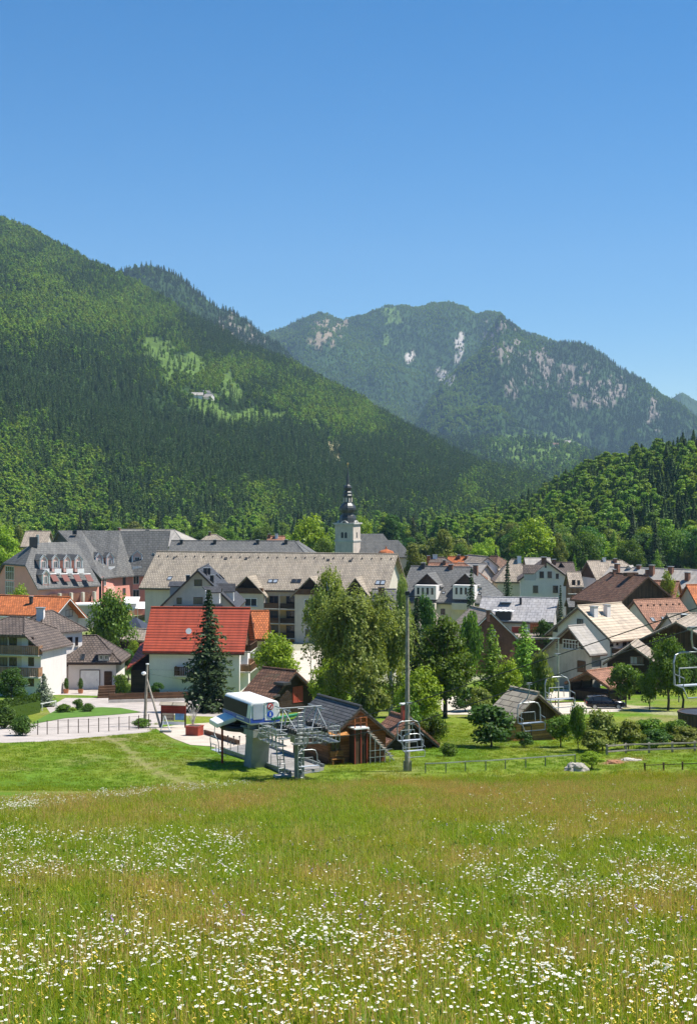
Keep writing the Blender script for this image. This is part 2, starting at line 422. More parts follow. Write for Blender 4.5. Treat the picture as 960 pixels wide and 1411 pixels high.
    def rz(s, y):
        return s.zr - (s.zr - s.ze) * (-y) / s.Wf if y < 0 else s.zr - (s.zr - s.zeb) * y / s.Wb
    def loc(s, p): return s.Rm.transposed() @ (Vector(p) - s.o)
    def ray(s, px, py):
        return s.loc((0, 0, CZ)), s.Rm.transposed() @ Vector(((px - CX) / F, 1, -(py - HOR) / F))
    def hit_wall(s, side, px, py, off=0.0):
        c, d = s.ray(px, py)
        if side in ('front', 'back'):
            y = (-s.Wf + s.oh - off) if side == 'front' else (s.Wb - s.oh + off); t = (y - c.y) / d.y
        else:
            x = (s.w1 - off) if side == 'left' else (s.w2 + off); t = (x - c.x) / d.x
        return c + d * t, t
    def hit_roof(s, side, px, py):
        c, d = s.ray(px, py)
        W, ze = (s.Wf, s.ze) if side == 'front' else (s.Wb, s.zeb)
        k = (s.zr - ze) / W; sg = 1 if side == 'front' else -1        # z = zr + sg*k*y
        t = (s.zr + sg * k * c.y - c.z) / (d.z - sg * k * d.y)
        return c + d * t, t
    def wallM(s, side):                                    # columns: along, outward, up
        if side == 'front': a, o = Vector((1, 0, 0)), Vector((0, -1, 0))
        elif side == 'back': a, o = Vector((-1, 0, 0)), Vector((0, 1, 0))
        elif side == 'left': a, o = Vector((0, -1, 0)), Vector((-1, 0, 0))
        else: a, o = Vector((0, 1, 0)), Vector((1, 0, 0))
        return a, o
    def px2m(s, side, t, w):
        a, _ = s.wallM(side); return w * t / F / max(.25, abs((s.Rm @ a).x))
    def win(s, side, px, py, wpx, hpx, frame='frame_white', name='window', mull=1, sill=True, glass='glass', shutter=None, cross=False, off=0.0):
        p, t = s.hit_wall(side, px, py, off); w = s.px2m(side, t, wpx); h = hpx * t / F
        return window(s.root, p, s.wallM(side), w, h, frame, name, mull, sill, glass, shutter, cross)
    def door(s, side, px, py, wpx, hpx, mat='w_brown'):
        p, t = s.hit_wall(side, px, py); w = s.px2m(side, t, wpx); h = hpx * t / F
        a, o = s.wallM(side); Mx = Matrix((a, o, Vector((0, 0, 1)))).transposed()
        d = MB(); d.box(p + o * .03, (w, .06, h), 0, 0, Mx)
        d = d.build('door', M[mat], s.root)
        k = MB(); k.box(p + o * .09 + a * w * .36, (.05, .06, .14), 0, 0, Mx); k.build('handle', M['steel'], d)
        f = MB()
        for e in (-1, 1): f.box(p + o * .045 + a * e * (w / 2 + .05), (.1, .09, h + .1), 0, 0, Mx)
        f.box(p + o * .045 + Vector((0, 0, h / 2 + .05)), (w - .002, .09, .1), 0, 0, Mx)
        f.build('door_frame', M['frame_brown'], d)
        return d
    def chim(s, side, px, py, wpx, hpx, mat='brick', cap='cap_metal', dpx=None):   # pixel of its foot on the roof
        p, t = s.hit_roof(side, px, py); w = wpx * t / F; h = hpx * t / F; d = (dpx or wpx) * t / F
        b = MB(); b.box(p + Vector((0, 0, h / 2 - .4)), (w, d, h + .8), -s.a * .0)
        c = b.build('chimney', M[mat], s.roof)
        q = MB(); q.box(p + Vector((0, 0, h + .05)), (w + .18, d + .18, .1)); q.build('chimney_cap', M[cap], c) if False else q.build('chimney_cap', M[cap], s.roof)
        return c
    def sky(s, side, px, py, wpx, hpx, glass='glass_light', n=2):
        for i in range(n):
            p, t = s.hit_roof(side, px + (i - (n - 1) / 2) * wpx * 1.15, py); w = wpx * t / F
            W, ze = (s.Wf, s.ze) if side == 'front' else (s.Wb, s.zeb); sg = -1 if side == 'front' else 1
            up = Vector((0, -sg * W, s.zr - ze)).normalized(); nn = Vector((0, sg * (s.zr - ze), W)).normalized()
            h = hpx * t / F / max(.3, up.z + .3 * abs(up.y)); al = up.cross(nn) * -1
            Mx = Matrix((al, up, nn)).transposed()
            f = MB()
            for e in (-1, 1):
                f.box(p + nn * .06 + al * e * w / 2, (.09, h + .09, .14), 0, 0, Mx)
                f.box(p + nn * .055 + up * e * h / 2, (w - .092, .09, .12), 0, 0, Mx)
            fo = f.build('roof_window', M['frame_dark'], s.root)
            g = MB(); g.box(p + nn * .035, (w - .05, h - .05, .06), 0, 0, Mx); g.build('pane', M[glass], fo)
    def dormer(s, side, px, py, wpx, hpx, rise_px, wall='white', roof=None, win=True, oh=.25, frame='frame_white', skel=False, wn=(.6, .7), cut=0):
        # px,py: foot of the dormer's face on the roof; vertical face, gable roof running back into the slope
        p, t = s.hit_roof(side, px, py); w = wpx * t / F; h = hpx * t / F; r = rise_px * t / F
        W, ze = (s.Wf, s.ze) if side == 'front' else (s.Wb, s.zeb); k = (s.zr - ze) / W; sg = -1 if side == 'front' else 1
        run = (h + r) / k + .3; run_e = h / k + .3
        y0 = p.y; yb = y0 - sg * run
        b = MB()
        x0, x1 = p.x - w / 2, p.x + w / 2
        b.prism([(x0, p.z - .5), (x1, p.z - .5), (x1, p.z + h), (p.x, p.z + h + r - .12), (x0, p.z + h)], 'y', y0, y0 - sg * (run_e + .4))
        d = b.build('dormer', M[wall], s.root)
        q = MB(); e = oh * r / (w / 2); yf = y0 + sg * .3
        V = [(p.x, yf, p.z + h + r), (p.x, yb - sg * .3, p.z + h + r), (x0 - oh, yf, p.z + h - e), (x0 - oh, y0 - sg * (run_e - oh * .0), p.z + h - e), (x1 + oh, yf, p.z + h - e), (x1 + oh, y0 - sg * run_e, p.z + h - e)]
        q.slab(V, [(2, 0, 1, 3), (0, 4, 5, 1)], .12); q.build('dormer_roof', M[roof or s.roofm], d)
        if win:
            a, o = s.wallM(side)
            window(d, Vector((p.x, y0, p.z + h * .52)), (a, o), w * wn[0], h * wn[1], frame, 'dormer_window', 1, False, flat=True)
        return d
    def shed_dormer(s, side, px, py, wpx, hpx, wall='white', roof=None, slope=.15, wins=3):
        p, t = s.hit_roof(side, px, py); w = wpx * t / F; h = hpx * t / F
        W, ze = (s.Wf, s.ze) if side == 'front' else (s.Wb, s.zeb); k = (s.zr - ze) / W; sg = -1 if side == 'front' else 1
        run = h / (k - slope); y0 = p.y; yb = y0 - sg * run
        b = MB(); b.prism([(y0, p.z - .4), (y0, p.z + h), (yb, p.z + h + slope * run - .05)], 'x', p.x - w / 2, p.x + w / 2)
        d = b.build('dormer', M[wall], s.root)
        q = MB(); yf = y0 + sg * .4; zf = p.z + h - slope * .4 + .16
        V = [(p.x - w / 2 - .3, yf, zf), (p.x + w / 2 + .3, yf, zf), (p.x + w / 2 + .3, yb, zf + slope * (run + .4)), (p.x - w / 2 - .3, yb, zf + slope * (run + .4))]
        q.slab(V, [(0, 1, 2, 3)], .15); q.build('dormer_roof', M[roof or s.roofm], d)
        a, o = s.wallM(side)
        for i in range(wins):
            window(d, Vector((p.x + (i - (wins - 1) / 2) * w / wins, y0, p.z + h * .55)), (a, o), w / wins * .6, h * .6, 'frame_white', 'dormer_window', 1, False, flat=True)
        return d
    def balcony(s, side, pxa, pxb, py, hpx, depth=1.3, mat='w_balc', slab='pale_concrete', slats=True, side_mat=None, posts=False):
        # py: top of the rail, hpx: height of the rail down to the slab
        a, o = s.wallM(side)
        A, t = s.hit_wall(side, pxa, py, depth); B, _ = s.hit_wall(side, pxb, py, depth)
        h = hpx * t / F; ua, ub = sorted((A.dot(a), B.dot(a))); off = A.dot(o); z = (A.z + B.z) / 2
        def pt(u, v, zz): return a * u + o * v + Vector((0, 0, zz))
        m = MB(); m.bar(pt(ua, off - depth / 2, z - h - .1), pt(ub, off - depth / 2, z - h - .1), depth, .18)
        bo = m.build('balcony', M[slab], s.root)
        r = MB(); r.bar(pt(ua, off - .05, z), pt(ub, off - .05, z), .08, .09)
        for u in (ua + .05, ub - .05): r.bar(pt(u, off - .1, z + .002), pt(u, off - depth, z + .002), .08, .09)
        if slats:
            n = max(2, int((ub - ua) / .28))
            for i in range(n): 
                u = ua + .1 + (ub - ua - .2) * i / (n - 1); r.bar(pt(u, off - .05, z - h + .02), pt(u, off - .05, z - .05), .19, .03)
        else: r.bar(pt(ua + .02, off - .05, z - h / 2 - .02), pt(ub - .02, off - .05, z - h / 2 - .02), .05, h - .08)
        for u in (ua + .05, ub - .05): r.bar(pt(u, off - .12, z - h / 2 - .02), pt(u, off - depth, z - h / 2 - .02), .04, h - .1)
        r.build('railing', M[mat], bo)
        return bo
def window(parent, p, ao, w, h, frame='frame_white', name='window', mull=1, sill=True, glass='glass', shutter=None, cross=False, flat=False):
    a, o = ao; Z = Vector((0, 0, 1)); Mx = Matrix((a, o, Z)).transposed(); fw = max(.05, min(.09, w * .1))
    f = MB()
    for e in (-1, 1):
        f.box(p + o * .03 + a * e * (w / 2 - fw / 2), (fw, .08, h), 0, 0, Mx)
        f.box(p + o * .028 + Z * e * (h / 2 - fw / 2), (w - 2 * fw, .075, fw), 0, 0, Mx)
    for i in range(mull): f.box(p + o * .026 + a * ((i + 1) / (mull + 1) - .5) * (w - fw), (fw * .8, .07, h - 2 * fw), 0, 0, Mx)
    if cross: f.box(p + o * .022 + Z * h * .1, (w - 2 * fw, .065, fw * .7), 0, 0, Mx)
    if flat:                                           # already a sub-part: frame and pane in one mesh
        f.box(p + o * .012, (w - .02, .02, h - .02), 0, 1, Mx)
        return f.build(name, [M[frame], M[glass]], parent)
    fo = f.build(name, M[frame], parent)
    g = MB(); g.box(p + o * .012, (w - .02, .02, h - .02), 0, 0, Mx); g.build('pane', M[glass], fo)
    if sill: q = MB(); q.box(p + o * .09 - Z * (h / 2 + .05), (w + .2, .22, .07), 0, 0, Mx); q.build('sill', M['pale_concrete'], fo)
    if shutter:
        q = MB()
        for e in (-1, 1): q.box(p + o * .04 + a * e * (w / 2 + w * .26), (w * .48, .05, h), 0, 0, Mx)
        q.build('shutters', M[shutter], fo)
    return fo
def part_box(parent, name, mat, c, d, rz=0.0):
    return MB().box(c, d, rz).build(name, M[mat], parent)

# --------- the buildings, front rows first
H = House('house', 'white walled house under a bright red sheet metal roof behind the dark spruce', 'house', (208, 837), 11.6, 6.0, 10.4, r2=(345, 838),
          wall='white', roof='t_red', z0=0, oh=.7, ohg=.8, gable=('w_brown', 5.6, ['right']), fascia='frame_brown')
H.win('front', 244, 925, 8, 12, 'frame_brown', mull=0); H.balcony('front', 240, 300, 920, 12, 1.2, 'w_brown')
H.win('right', 348.3, 862, 3, 8, 'frame_brown', sill=False); H.win('right', 349, 905, 3, 12, 'frame_white'); H.balcony('right', 345, 356, 912, 10, 1.4, 'w_balc')
H.balcony('right', 345, 354, 886, 9, 1.3, 'w_brown')
H.chim('front', 262, 845, 0, 0) if False else None
l = MB()                                                     # the low wing against its left gable
x1 = H.w1; V = [(x1 - .02, -H.Wf + .1, H.ze - .15), (x1 - .02, 2.0, H.ze + 1.6), (x1 - 2.9, 2.4, H.ze + .2), (x1 - 2.9, -H.Wf - .5, H.ze - 2.4)]
l.slab(V, [(3, 0, 1, 2)], .2); l.build('wing_roof', M['t_red'], H.root)
q = MB(); q.prism([(-H.Wf + .5, -1), (2.0, -1), (2.0, H.ze - .3), (-H.Wf + .5, H.ze - 2.6)], 'x', x1 - 2.5, x1 - .05); q.build('wing_wall', M['w_dark'], H.root)
satd = MB(); satd.lathe([(0.02, -.12), (.25, -.05), (.42, .08)], 12); sd = satd.build('satellite_dish', M['frame_white'], H.root)
pq, _ = H.hit_roof('front', 261, 873); sd.location = pq + Vector((0, -.45, .35)); sd.rotation_euler = (R(75), 0, 0)
part_box(H.root, 'dish_bracket', 'steel', pq + Vector((0, -.2, .15)), (.06, .5, .06))

H = House('house', 'small orange tiled roof peeking out behind the red roofed house', 'house', (318, 842), 10.0, 6.3, 8.4, r2=(371, 842), wall='cream', roof='t_orange', z0=0)
H.win('right', 371.5, 868, 3, 7, mull=0); H.chim('front', 335, 846, 4, 7)

H = House('house', 'weathered orange tiled house with a dark open gable at the left edge', 'house', (-40, 819.5), 11.0, 8.4, None, r2=(97, 823), Wf=5.0, Wb=5.6, zeb=7.4,
          wall='white', roof='t_orange', z0=0, oh=.6, ohg=1.4, gable=('grey_plaster', 5.0, ['right']), fascia='frame_white')
H.win('right', 95, 845, 6, 10, 'frame_brown'); H.chim('front', 43, 832, 4, 10, 'frame_dark'); H.win('front', 6, 859, 6, 8)

# white three storey house, left: two volumes
H = House('house', 'white three storey house with brown hipped roof and slatted wooden balconies', 'house', (14, 850), 10.9, 9.0, 9.2, r2=(34, 850.5), hip=(4.6, 2.4),
          wall='greenish', roof='t_brown', z0=0, oh=.9)
WH = H
for py, h in ((900, 12), (930, 12)): H.balcony('front', -20, 53, py - 10, h, 1.2, 'w_balc')
for px in (5, 18, 43):
    for py in (884, 912): H.win('front', px, py, 11 if px < 40 else 8, 12, 'frame_brown', sill=False)
H.win('front', 43, 940, 8, 12, 'frame_brown', sill=False)
q = MB(); q.slab([(H.x2 - .3, -H.Wf, H.ze + .22), (H.x2 + 2.5, -H.Wf, H.ze - 2.0), (H.x2 + 2.5, H.Wb, H.ze - 2.0), (H.x2 - .3, H.Wb, H.ze + .22)], [(0, 1, 2, 3)], .2); q.build('catslide_roof', M['t_brown'], H.root)
q = MB(); q.prism([(H.w2 + .01, -1.5), (H.x2 + 1.9, -1.5), (H.x2 + 1.9, H.ze - 1.8), (H.w2 + .01, H.ze - .1)], 'y', -H.Wf + H.oh + .01, H.Wb - H.oh); q.build('side_wall', M['white'], H.root)
# rear right block
a2 = R(-42)
def sub_block(H, origin, ang, L, W, ze, zr, hip, wall, roof, oh=.6, prefix='wing'):
    rt = H.root
    Mx = Matrix.Rotation(ang, 3, 'Z'); o = H.Rm.transposed() @ (Vector(origin) - H.o)
    rm = H.Rm.transposed() @ Mx
    def tr(mb): mb.v = [tuple(rm @ Vector(v) + o) for v in mb.v]; return mb
    w = MB(); w.bb((-L / 2, -W / 2, -1), (L / 2, W / 2, ze - .25))
    tr(w).build(prefix + '_wall', M[wall], rt)
    hl, hr = hip; V = [(-L / 2 - oh + hl, 0, zr), (L / 2 + oh - hr, 0, zr), (-L / 2 - oh, -W / 2 - oh, ze), (L / 2 + oh, -W / 2 - oh, ze), (L / 2 + oh, W / 2 + oh, ze), (-L / 2 - oh, W / 2 + oh, ze)]
    r = MB(); pol = [(2, 3, 1, 0), (4, 5, 0, 1)]
    if hl: pol.append((5, 2, 0))
    if hr: pol.append((3, 4, 1))
    r.slab(V, pol, .2); tr(r); ro = r.build(prefix + '_roof', M[roof], rt, fixn=False)
    q = MB()
    for i, k in ((0, 2), (0, 5), (1, 3), (1, 4), (0, 1)): q.tube([V[i], V[k]], .12, 6)
    tr(q).build('ridge_tiles', M[roof], ro)
    return rm, o
def rel(H, p): return H.Rm.transposed() @ (Vector(p) - H.o)
c = PY(66, 900, 205)
rm, o = sub_block(H, (c.x, c.y, 0), R(48), 6.8, 6.8, 8.2, 10.9, (3.2, 3.2), 'white', 't_brown')
def wwin(px, py, w, h, side, frame='frame_brown'):
    # window on the two camera-facing sides of the rear block
    d0 = Vector(((px - CX) / F, 1, -(py - HOR) / F)); C = Vector((0, 0, CZ)) 
    A = H.Rm @ rm; O = H.o + H.Rm @ o
    cl = A.transposed() @ (C - O); dl = A.transposed() @ d0
    if side == 'f': t = (-3.4 - cl.y) / dl.y; al, on = Vector((1, 0, 0)), Vector((0, -1, 0))
    else: t = (-3.4 - cl.x) / dl.x; al, on = Vector((0, -1, 0)), Vector((-1, 0, 0))
    p = rm @ (cl + dl * t) + o; 
    wm = w * t / F / max(.3, abs((A @ al).x))
    return window(H.root, p, (rm @ al, rm @ on), wm, h * t / F, frame)
wwin(96, 911, 7, 13, 'f'); wwin(96, 884, 6, 12, 'f'); wwin(104, 913, 3, 12, 'f'); wwin(105.5, 884, 3, 12, 'f')
wwin(94.5, 944, 7, 19, 'f', 'frame_white')
H.chim('back', 56, 853, 9, 9, 'frame_white', 'cap_metal') if False else None
cm = rel(H, PY(56, 853, 203)); b = MB().box(cm + Vector((0, 0, .3)), (1.0, 1.0, 2.4), -H.a); ch = b.build('chimney', M['white'], H.roof)
MB().box(cm + Vector((0, 0, 1.56)), (1.25, 1.25, .12), -H.a).build('chimney_cap', M['cap_metal'], H.roof)
dp = MB(); pa = rel(H, PY(73, 894, 197.5)); dp.tube([pa, pa - Vector((0, 0, 8))], .07, 6); dp.build('downpipe', M['frame_brown'], H.root)

H = House('garage', 'garage wing with brown hipped roof and a small shed dormer beside the white house', 'garage', (114, 876), 7.2, 4.0, 8.6, r2=(134, 876), hip=(2.0, 4.2), wall='white', roof='t_brown', z0=0, oh=.8, Wf=5.2, Wb=4.3)
H.shed_dormer('front', 143, 911, 15, 9, 'grey_plaster', wins=2); H.sky('front', 114, 906, 5, 9, 'glass', 1)
H.door('front', 124, 937, 26, 26, 'frame_white'); H.door('front', 149, 938, 9, 24, 'w_brown')

# grey gabled house in front of the long tan roof
H = House('house', 'grey walled house with steep dark slate gable facing the meadow and three chimneys', 'house', (272, 785), 15.0, 8.6, 13.2, ang=90, L=19, wall='grey_plaster', roof='t_dark', z0=0, oh=.7, ohg=1.0)
for px, py, w, h in ((273, 803, 11, 9), (247, 828, 7, 9), (273, 828, 13, 10), (299, 827, 8, 8)): H.win('left', px, py, w, h, 'frame_brown')
H.balcony('left', 238, 306, 835, 8, 1.1, 'w_brown')
H.dormer('front', 303, 827, 17, 13, 6, 'white', wn=(.5, .7)); H.dormer('front', 322, 828, 12, 16, 8, 'white', wn=(.5, .7))
H.dormer('back', 236, 822, 30, 16, 5, 'grey_plaster', win=False)
H.chim('back', 259, 801, 5, 8, 'frame_dark'); H.chim('front', 283, 791, 5, 8, 'frame_dark'); H.chim('front', 288, 792, 4, 9, 'frame_dark'); H.chim('front', 292, 802, 5, 9, 'frame_dark')
H.sky('front', 303, 795, 4, 8, 'glass', 2)

# long tan roofed hotel
H = House('hotel', 'long hotel with a vast pale tan tiled roof, front gables and brown balconies', 'hotel', (216, 760), 16.1, 9.6, 18.4, r2=(548, 763.5), wall='greenish', roof='t_tan', z0=0, oh=.9, ohg=.9, fascia='frame_brown')
HT = H
def cross_gable(px, pyfoot, wpx, hpx, rise):
    d = H.dormer('front', px, pyfoot, wpx, hpx, rise, 'w_dark', win=False, oh=.5); return d
for px, py in ((346, 818), (432, 818), (494, 816)):
    p, t = H.hit_wall('front', px, py); w = H.px2m('front', t, 44 if px < 480 else 34); hh = 3.0
    yw = -H.Wf + H.oh; zt = 9.2
    b = MB(); b.bb((p.x - w / 2, yw - 2.0, -1), (p.x + w / 2, yw + 3, zt - .3)); b.build('bay_wall', M['greenish'], H.root)
    g = MB(); g.prism([(p.x - w / 2, zt - .295), (p.x + w / 2, zt - .295), (p.x, zt + hh - .3)], 'y', yw - 1.7, yw + 5); gg = g.build('bay_gable', M['w_dark'], H.root)
    yb = -(H.zr - zt - hh) / (H.zr - H.ze) * H.Wf + .6
    e = .8 * hh / (w / 2); ybe = -(H.zr - zt + .9) / (H.zr - H.ze) * H.Wf
    r = MB(); V = [(p.x, yw - 2.7, zt + hh), (p.x, yb, zt + hh), (p.x - w / 2 - .8, yw - 2.7, zt - e), (p.x - w / 2 - .8, ybe + 1, zt - e), (p.x + w / 2 + .8, yw - 2.7, zt - e), (p.x + w / 2 + .8, ybe + 1, zt - e)]
    r.slab(V, [(2, 0, 1, 3), (0, 4, 5, 1)], .2); r.build('bay_roof', M['t_tan'], gg)
    a, o = H.wallM('front')
    for k, zz in enumerate((7.3, 4.6, 1.9)):
        window(H.root, Vector((p.x + (.6 if px < 400 else 0), yw - 2.0, zz)), (a, o), 2.4, 1.5, 'frame_white', glass='glass')
    if px < 480:
        bb_ = MB(); bb_.bb((p.x - w / 2 + .1, yw - 2.45, zt - .25), (p.x + w / 2 - .1, yw - 1.72, zt + .75)); bb_.build('balcony', M['w_brown'], H.root)
# recess with ochre wall and three rows of balconies between the bays
pa, t = H.hit_wall('front', 366, 830); pb, _ = H.hit_wall('front', 412, 830); yw = -H.Wf + H.oh
MB().bb((pa.x, yw - .06, -.5), (pb.x, yw + .3, 8.4)).build('recess_wall', M['yellow'], H.root)
for k, zz in enumerate((6.2, 3.5, .8)):
    for i in range(2):
        xa = pa.x + (pb.x - pa.x) * i / 2 + .1; xb = pa.x + (pb.x - pa.x) * (i + 1) / 2 - .1
        b = MB(); b.bb((xa, yw - 1.9, zz - .18), (xb, yw - .07, zz)); bo = b.build('balcony', M['pale_concrete'], H.root)
        r = MB(); r.bb((xa, yw - 1.9, zz + .02), (xb, yw - 1.84, zz + 1.0)); r.build('railing', M['w_dark' if i else 'w_brown'], bo)
        a, o = H.wallM('front')
        window(H.root, Vector(((xa + xb) / 2, yw - .06, zz + 1.15)), (a, o), 1.7, 2.1, 'frame_brown', 'balcony_door', 1, False)
MB().tube([((pa.x + pb.x) / 2, yw - 1.95, 0), ((pa.x + pb.x) / 2, yw - 1.95, 8.9)], .06, 6).build('downpipe', M['cap_metal'], H.root)
for px in (376, 410): 
    H.sky('front', px if px < 400 else 408, 801, 6, 6, 'glass_light' if px < 400 else 'glass', 2)
H.sky('front', 466, 802, 4, 5, 'glass', 2); H.sky('front', 524, 803, 6, 7, 'glass_light', 2); H.sky('front', 234, 797, 6, 6, 'glass_light', 1)
for px, py in ((311, 770), (339, 770), (452, 772), (240, 769), (483, 773)): H.sky('front', px, py, 1.6, 3, 'glass', 2 if px > 300 else 1)
sg = MB()
for i in range(26):
    x = -H.L / 2 + 1 + (H.L - 2) * i / 25
    sg.box((x, -1.3, H.rz(-1.3) + .12), (.16, .3, .24))
sg.build('snow_guards', M['frame_dark'], H.roof)

# long grey roof behind
H = House('hotel', 'low long dark grey slate roof lying behind the tan tiled hotel', 'hotel', (236, 745), 17.0, 11.5, 18, r2=(406, 745.5), hip=(0, 6), wall='cream', roof='t_grey', z0=0)
for px in (250, 296, 355, 394): H.chim('front', px, 749, 4, 5, 'frame_dark')
H = House('sports_hall', 'pale metal sheet roof glinting behind the pink hotel ridge', 'hall', (166, 729.5), 17.0, 12.5, 16, r2=(240, 730), hip=(0, 7), wall='grey_plaster', roof='t_lit', z0=0)
H.chim('front', 164, 731, 3, 4, 'brick')
H = House('house', 'beige roofed block left of the pink hotel ridge', 'house', (35, 732), 17.4, 13.5, 12, r2=(70, 732), wall='stone', roof='t_beige', z0=0)
H = House('pavilion', 'little tan hipped roof on the skyline behind the long grey roof', 'pavilion', (288, 736.5), 17.5, 13, 14, r2=(298, 736.5), hip=(6, 7), wall='cream', roof='t_tan', z0=0)
H.chim('front', 289, 737, 3, 4, 'brick')
H = House('house', 'house with a purplish red roof on the skyline left of the round lime tree', 'house', (368, 739), 17.2, 13.5, 12, r2=(393, 739), wall='cream', roof='t_redbrown', z0=0)
H.chim('front', 381, 741, 4, 5, 'frame_white'); H.chim('front', 371, 741, 3, 5, 'brick')
H = House('house', 'small grey peaked roof touching the left side of the lime tree', 'house', (398, 748), 15.5, 10.5, 16, ang=80, L=12, wall='grey_plaster', roof='t_grey', z0=0)

# pink hotel: fan shaped roof, explicit points
root = tag(empty('hotel', (-62, 312, 0)), 'pink walled hotel with grey slate roofs and rows of white edged pink dormers', 'hotel')
O = Vector((-62, 312, 0))
def fan_roof(ridge, eave, zr, ze, name, th=.3):
    V = []
    for (rx, ry), (ex, ey) in zip(ridge, eave): V += [(rx - O.x, ry - O.y, zr), (ex - O.x, ey - O.y, ze)]
    fs = [(2 * i + 1, 2 * i + 3, 2 * i + 2, 2 * i) for i in range(len(ridge) - 1)]
    mb = MB().slab(V, fs, th); return mb.build(name, M['t_grey'], root, fixn=False)
def fan_wall(pts, z0, z1, mat, name='wall', depth=.6):
    mb = MB(); V = []; n = len(pts)
    for x, y in pts: V += [(x - O.x, y - O.y, z0), (x - O.x, y - O.y, z1), (x - O.x, y - O.y + depth, z0), (x - O.x, y - O.y + depth, z1)]
    fs = []
    for i in range(n - 1):
        a, b = 4 * i, 4 * i + 4
        fs += [(a, b, b + 1, a + 1), (a + 2, a + 3, b + 3, b + 2), (a + 1, b + 1, b + 3, a + 3)]
    fs += [(0, 1, 3, 2), (4 * n - 4, 4 * n - 2, 4 * n - 1, 4 * n - 3)]
    return mb.add(V, fs).build(name, M[mat], root)
def lerp2(a, b, t): return (a[0] + (b[0] - a[0]) * t, a[1] + (b[1] - a[1]) * t)
def pxy(px, py, z): q = P(px, py, z); return (q.x, q.y)
# left wing
A1, A2 = pxy(52, 811.5, 8.0), pxy(139, 806.5, 8.0); g = Vector((.62, -.785)); 
run = 11.2; RL = [(A1[0] - g.x * run, A1[1] - g.y * run), (A2[0] - g.x * run, A2[1] - g.y * run)]
RD = Vector((.785, .62)); zh = 12.6
fA = Vector(A1).lerp(Vector(RL[0]), (zh - 8) / 9); BKL = [(p_[0] - g.x * 10, p_[1] - g.y * 10) for p_ in RL]; bA = Vector(RL[0]).lerp(Vector(BKL[0]), (17 - zh) / 8)
ap = Vector(RL[0]) + RD * 4.5
def v3(p_, z_): return (p_[0] - O.x, p_[1] - O.y, z_)
mb = MB(); mb.slab([v3(A1, 8), v3(A2, 8), v3(RL[1], 17), v3(ap, 17), v3(fA, zh), v3(bA, zh), v3(BKL[0], 9), v3(BKL[1], 9)], [(0, 1, 2, 3, 4), (4, 3, 5), (5, 3, 2, 7, 6)], .3); mb.build('wing_roof', M['t_grey'], root, fixn=False)
inset = .7; W1 = [(A1[0] - g.x * inset + .3, A1[1] - g.y * inset), (A2[0] - g.x * inset - .2, A2[1] - g.y * inset)]
fan_wall(W1, -1, 8.3, 'pink')
# left gable end of the wing (salmon and glass)
gb = MB(); V = []; kk = Vector((.785, .62))
for off in (.6, 1.2):
    for p_, zt_ in ((Vector(A1) - g * .8, 8.35), (fA, zh - .35), (bA, zh - .35), (Vector(BKL[0]) + g * .8, 9.2)):
        for z_ in (-1, zt_): V.append(v3(p_ + kk * off, z_))
gb.add(V, [(0, 2, 3, 1), (2, 4, 5, 3), (4, 6, 7, 5), (8, 9, 11, 10), (10, 11, 13, 12), (12, 13, 15, 14), (1, 3, 11, 9), (3, 5, 13, 11), (5, 7, 15, 13), (0, 1, 9, 8), (6, 14, 15, 7)]); gb.build('gable_wall', M['pink'], root)
for i in range(3):
    q = fA.lerp(bA, .78) + kk * .6; window(root, Vector(v3(q, zh - 2.0 - 3.2 * i)), (Vector((.62, -.785, 0)), Vector((-.785, -.62, 0))), 4.2, 2.9, 'frame_white', 'window', 3, False, cross=True)
q = Vector(A1).lerp(fA, .62) + kk * .6; gq = MB(); gq.bar(v3(Vector(A1) - g * .6 + kk * .55, 7.6), v3(fA + kk * .55, zh - 1.0), .12, .7); gq.build('pink_band', M['pink'], root)
# right wing with the fanned roof
EV = [pxy(139, 797, 9.0), pxy(160, 794.5, 9.0), pxy(185, 793, 9.0), pxy(225, 792.5, 9.0)]
RG = [pxy(80, 731, 19.0), pxy(112, 731, 19.0), pxy(165, 731, 19.0), pxy(235, 731, 19.0)]
fan_roof(RG, EV, 19.0, 9.0, 'roof')
BK = [(x - 7, y + 12) for x, y in RG]
fan_roof(RG[::-1], BK[::-1], 18.99, 10.0, 'roof')
EW = []
for (ex, ey), (rx, ry) in zip(EV, RG):
    v = Vector((rx - ex, ry - ey)).normalized() * .8; EW.append((ex + v.x, ey + v.y))
EW[0] = (EW[0][0] + .5, EW[0][1]); fan_wall(EW, -1, 9.25, 'pink')
# dark gable end of the right wing above the left wing
e0, r0, b0 = Vector(EV[0]), Vector(RG[0]), Vector(BK[0])
gb = MB(); V = []
for off in (.5, 1.1):
    for p_, z_ in ((e0.lerp(r0, .05), 9.1), (e0.lerp(r0, .05), -1), (r0, 18.5), (r0, -1), (b0.lerp(r0, .1), 10.4), (b0.lerp(r0, .1), -1)): V.append((p_.x - O.x + off, p_.y - O.y + .2, z_))
gb.add(V, [(1, 3, 2, 0), (3, 5, 4, 2), (6, 8, 9, 7), (8, 10, 11, 9), (0, 2, 8, 6), (2, 4, 10, 8)]); gb.build('gable_wall', M['t_dark'], root)
vb = MB(); vb.bar((e0.x - O.x, e0.y - O.y, 8.75), (r0.x - O.x, r0.y - O.y, 18.75), .12, .45); vb.build('barge_board', M['frame_dark'], root)
def roof_pt(px, py, zr, ze, e, r):                 # on the slope through eave point e (height ze) and ridge point r
    n = Vector((r[0] - e[0], r[1] - e[1])); run = n.length; n.normalize(); k = (zr - ze) / run
    d = Vector(((px - CX) / F, 1)); t = (zr and (CZ - ze + k * (Vector(e).dot(n)))) / (k * d.dot(n) + (py - HOR) / F)
    return Vector((d.x * t, t, CZ - (py - HOR) / F * t)), t
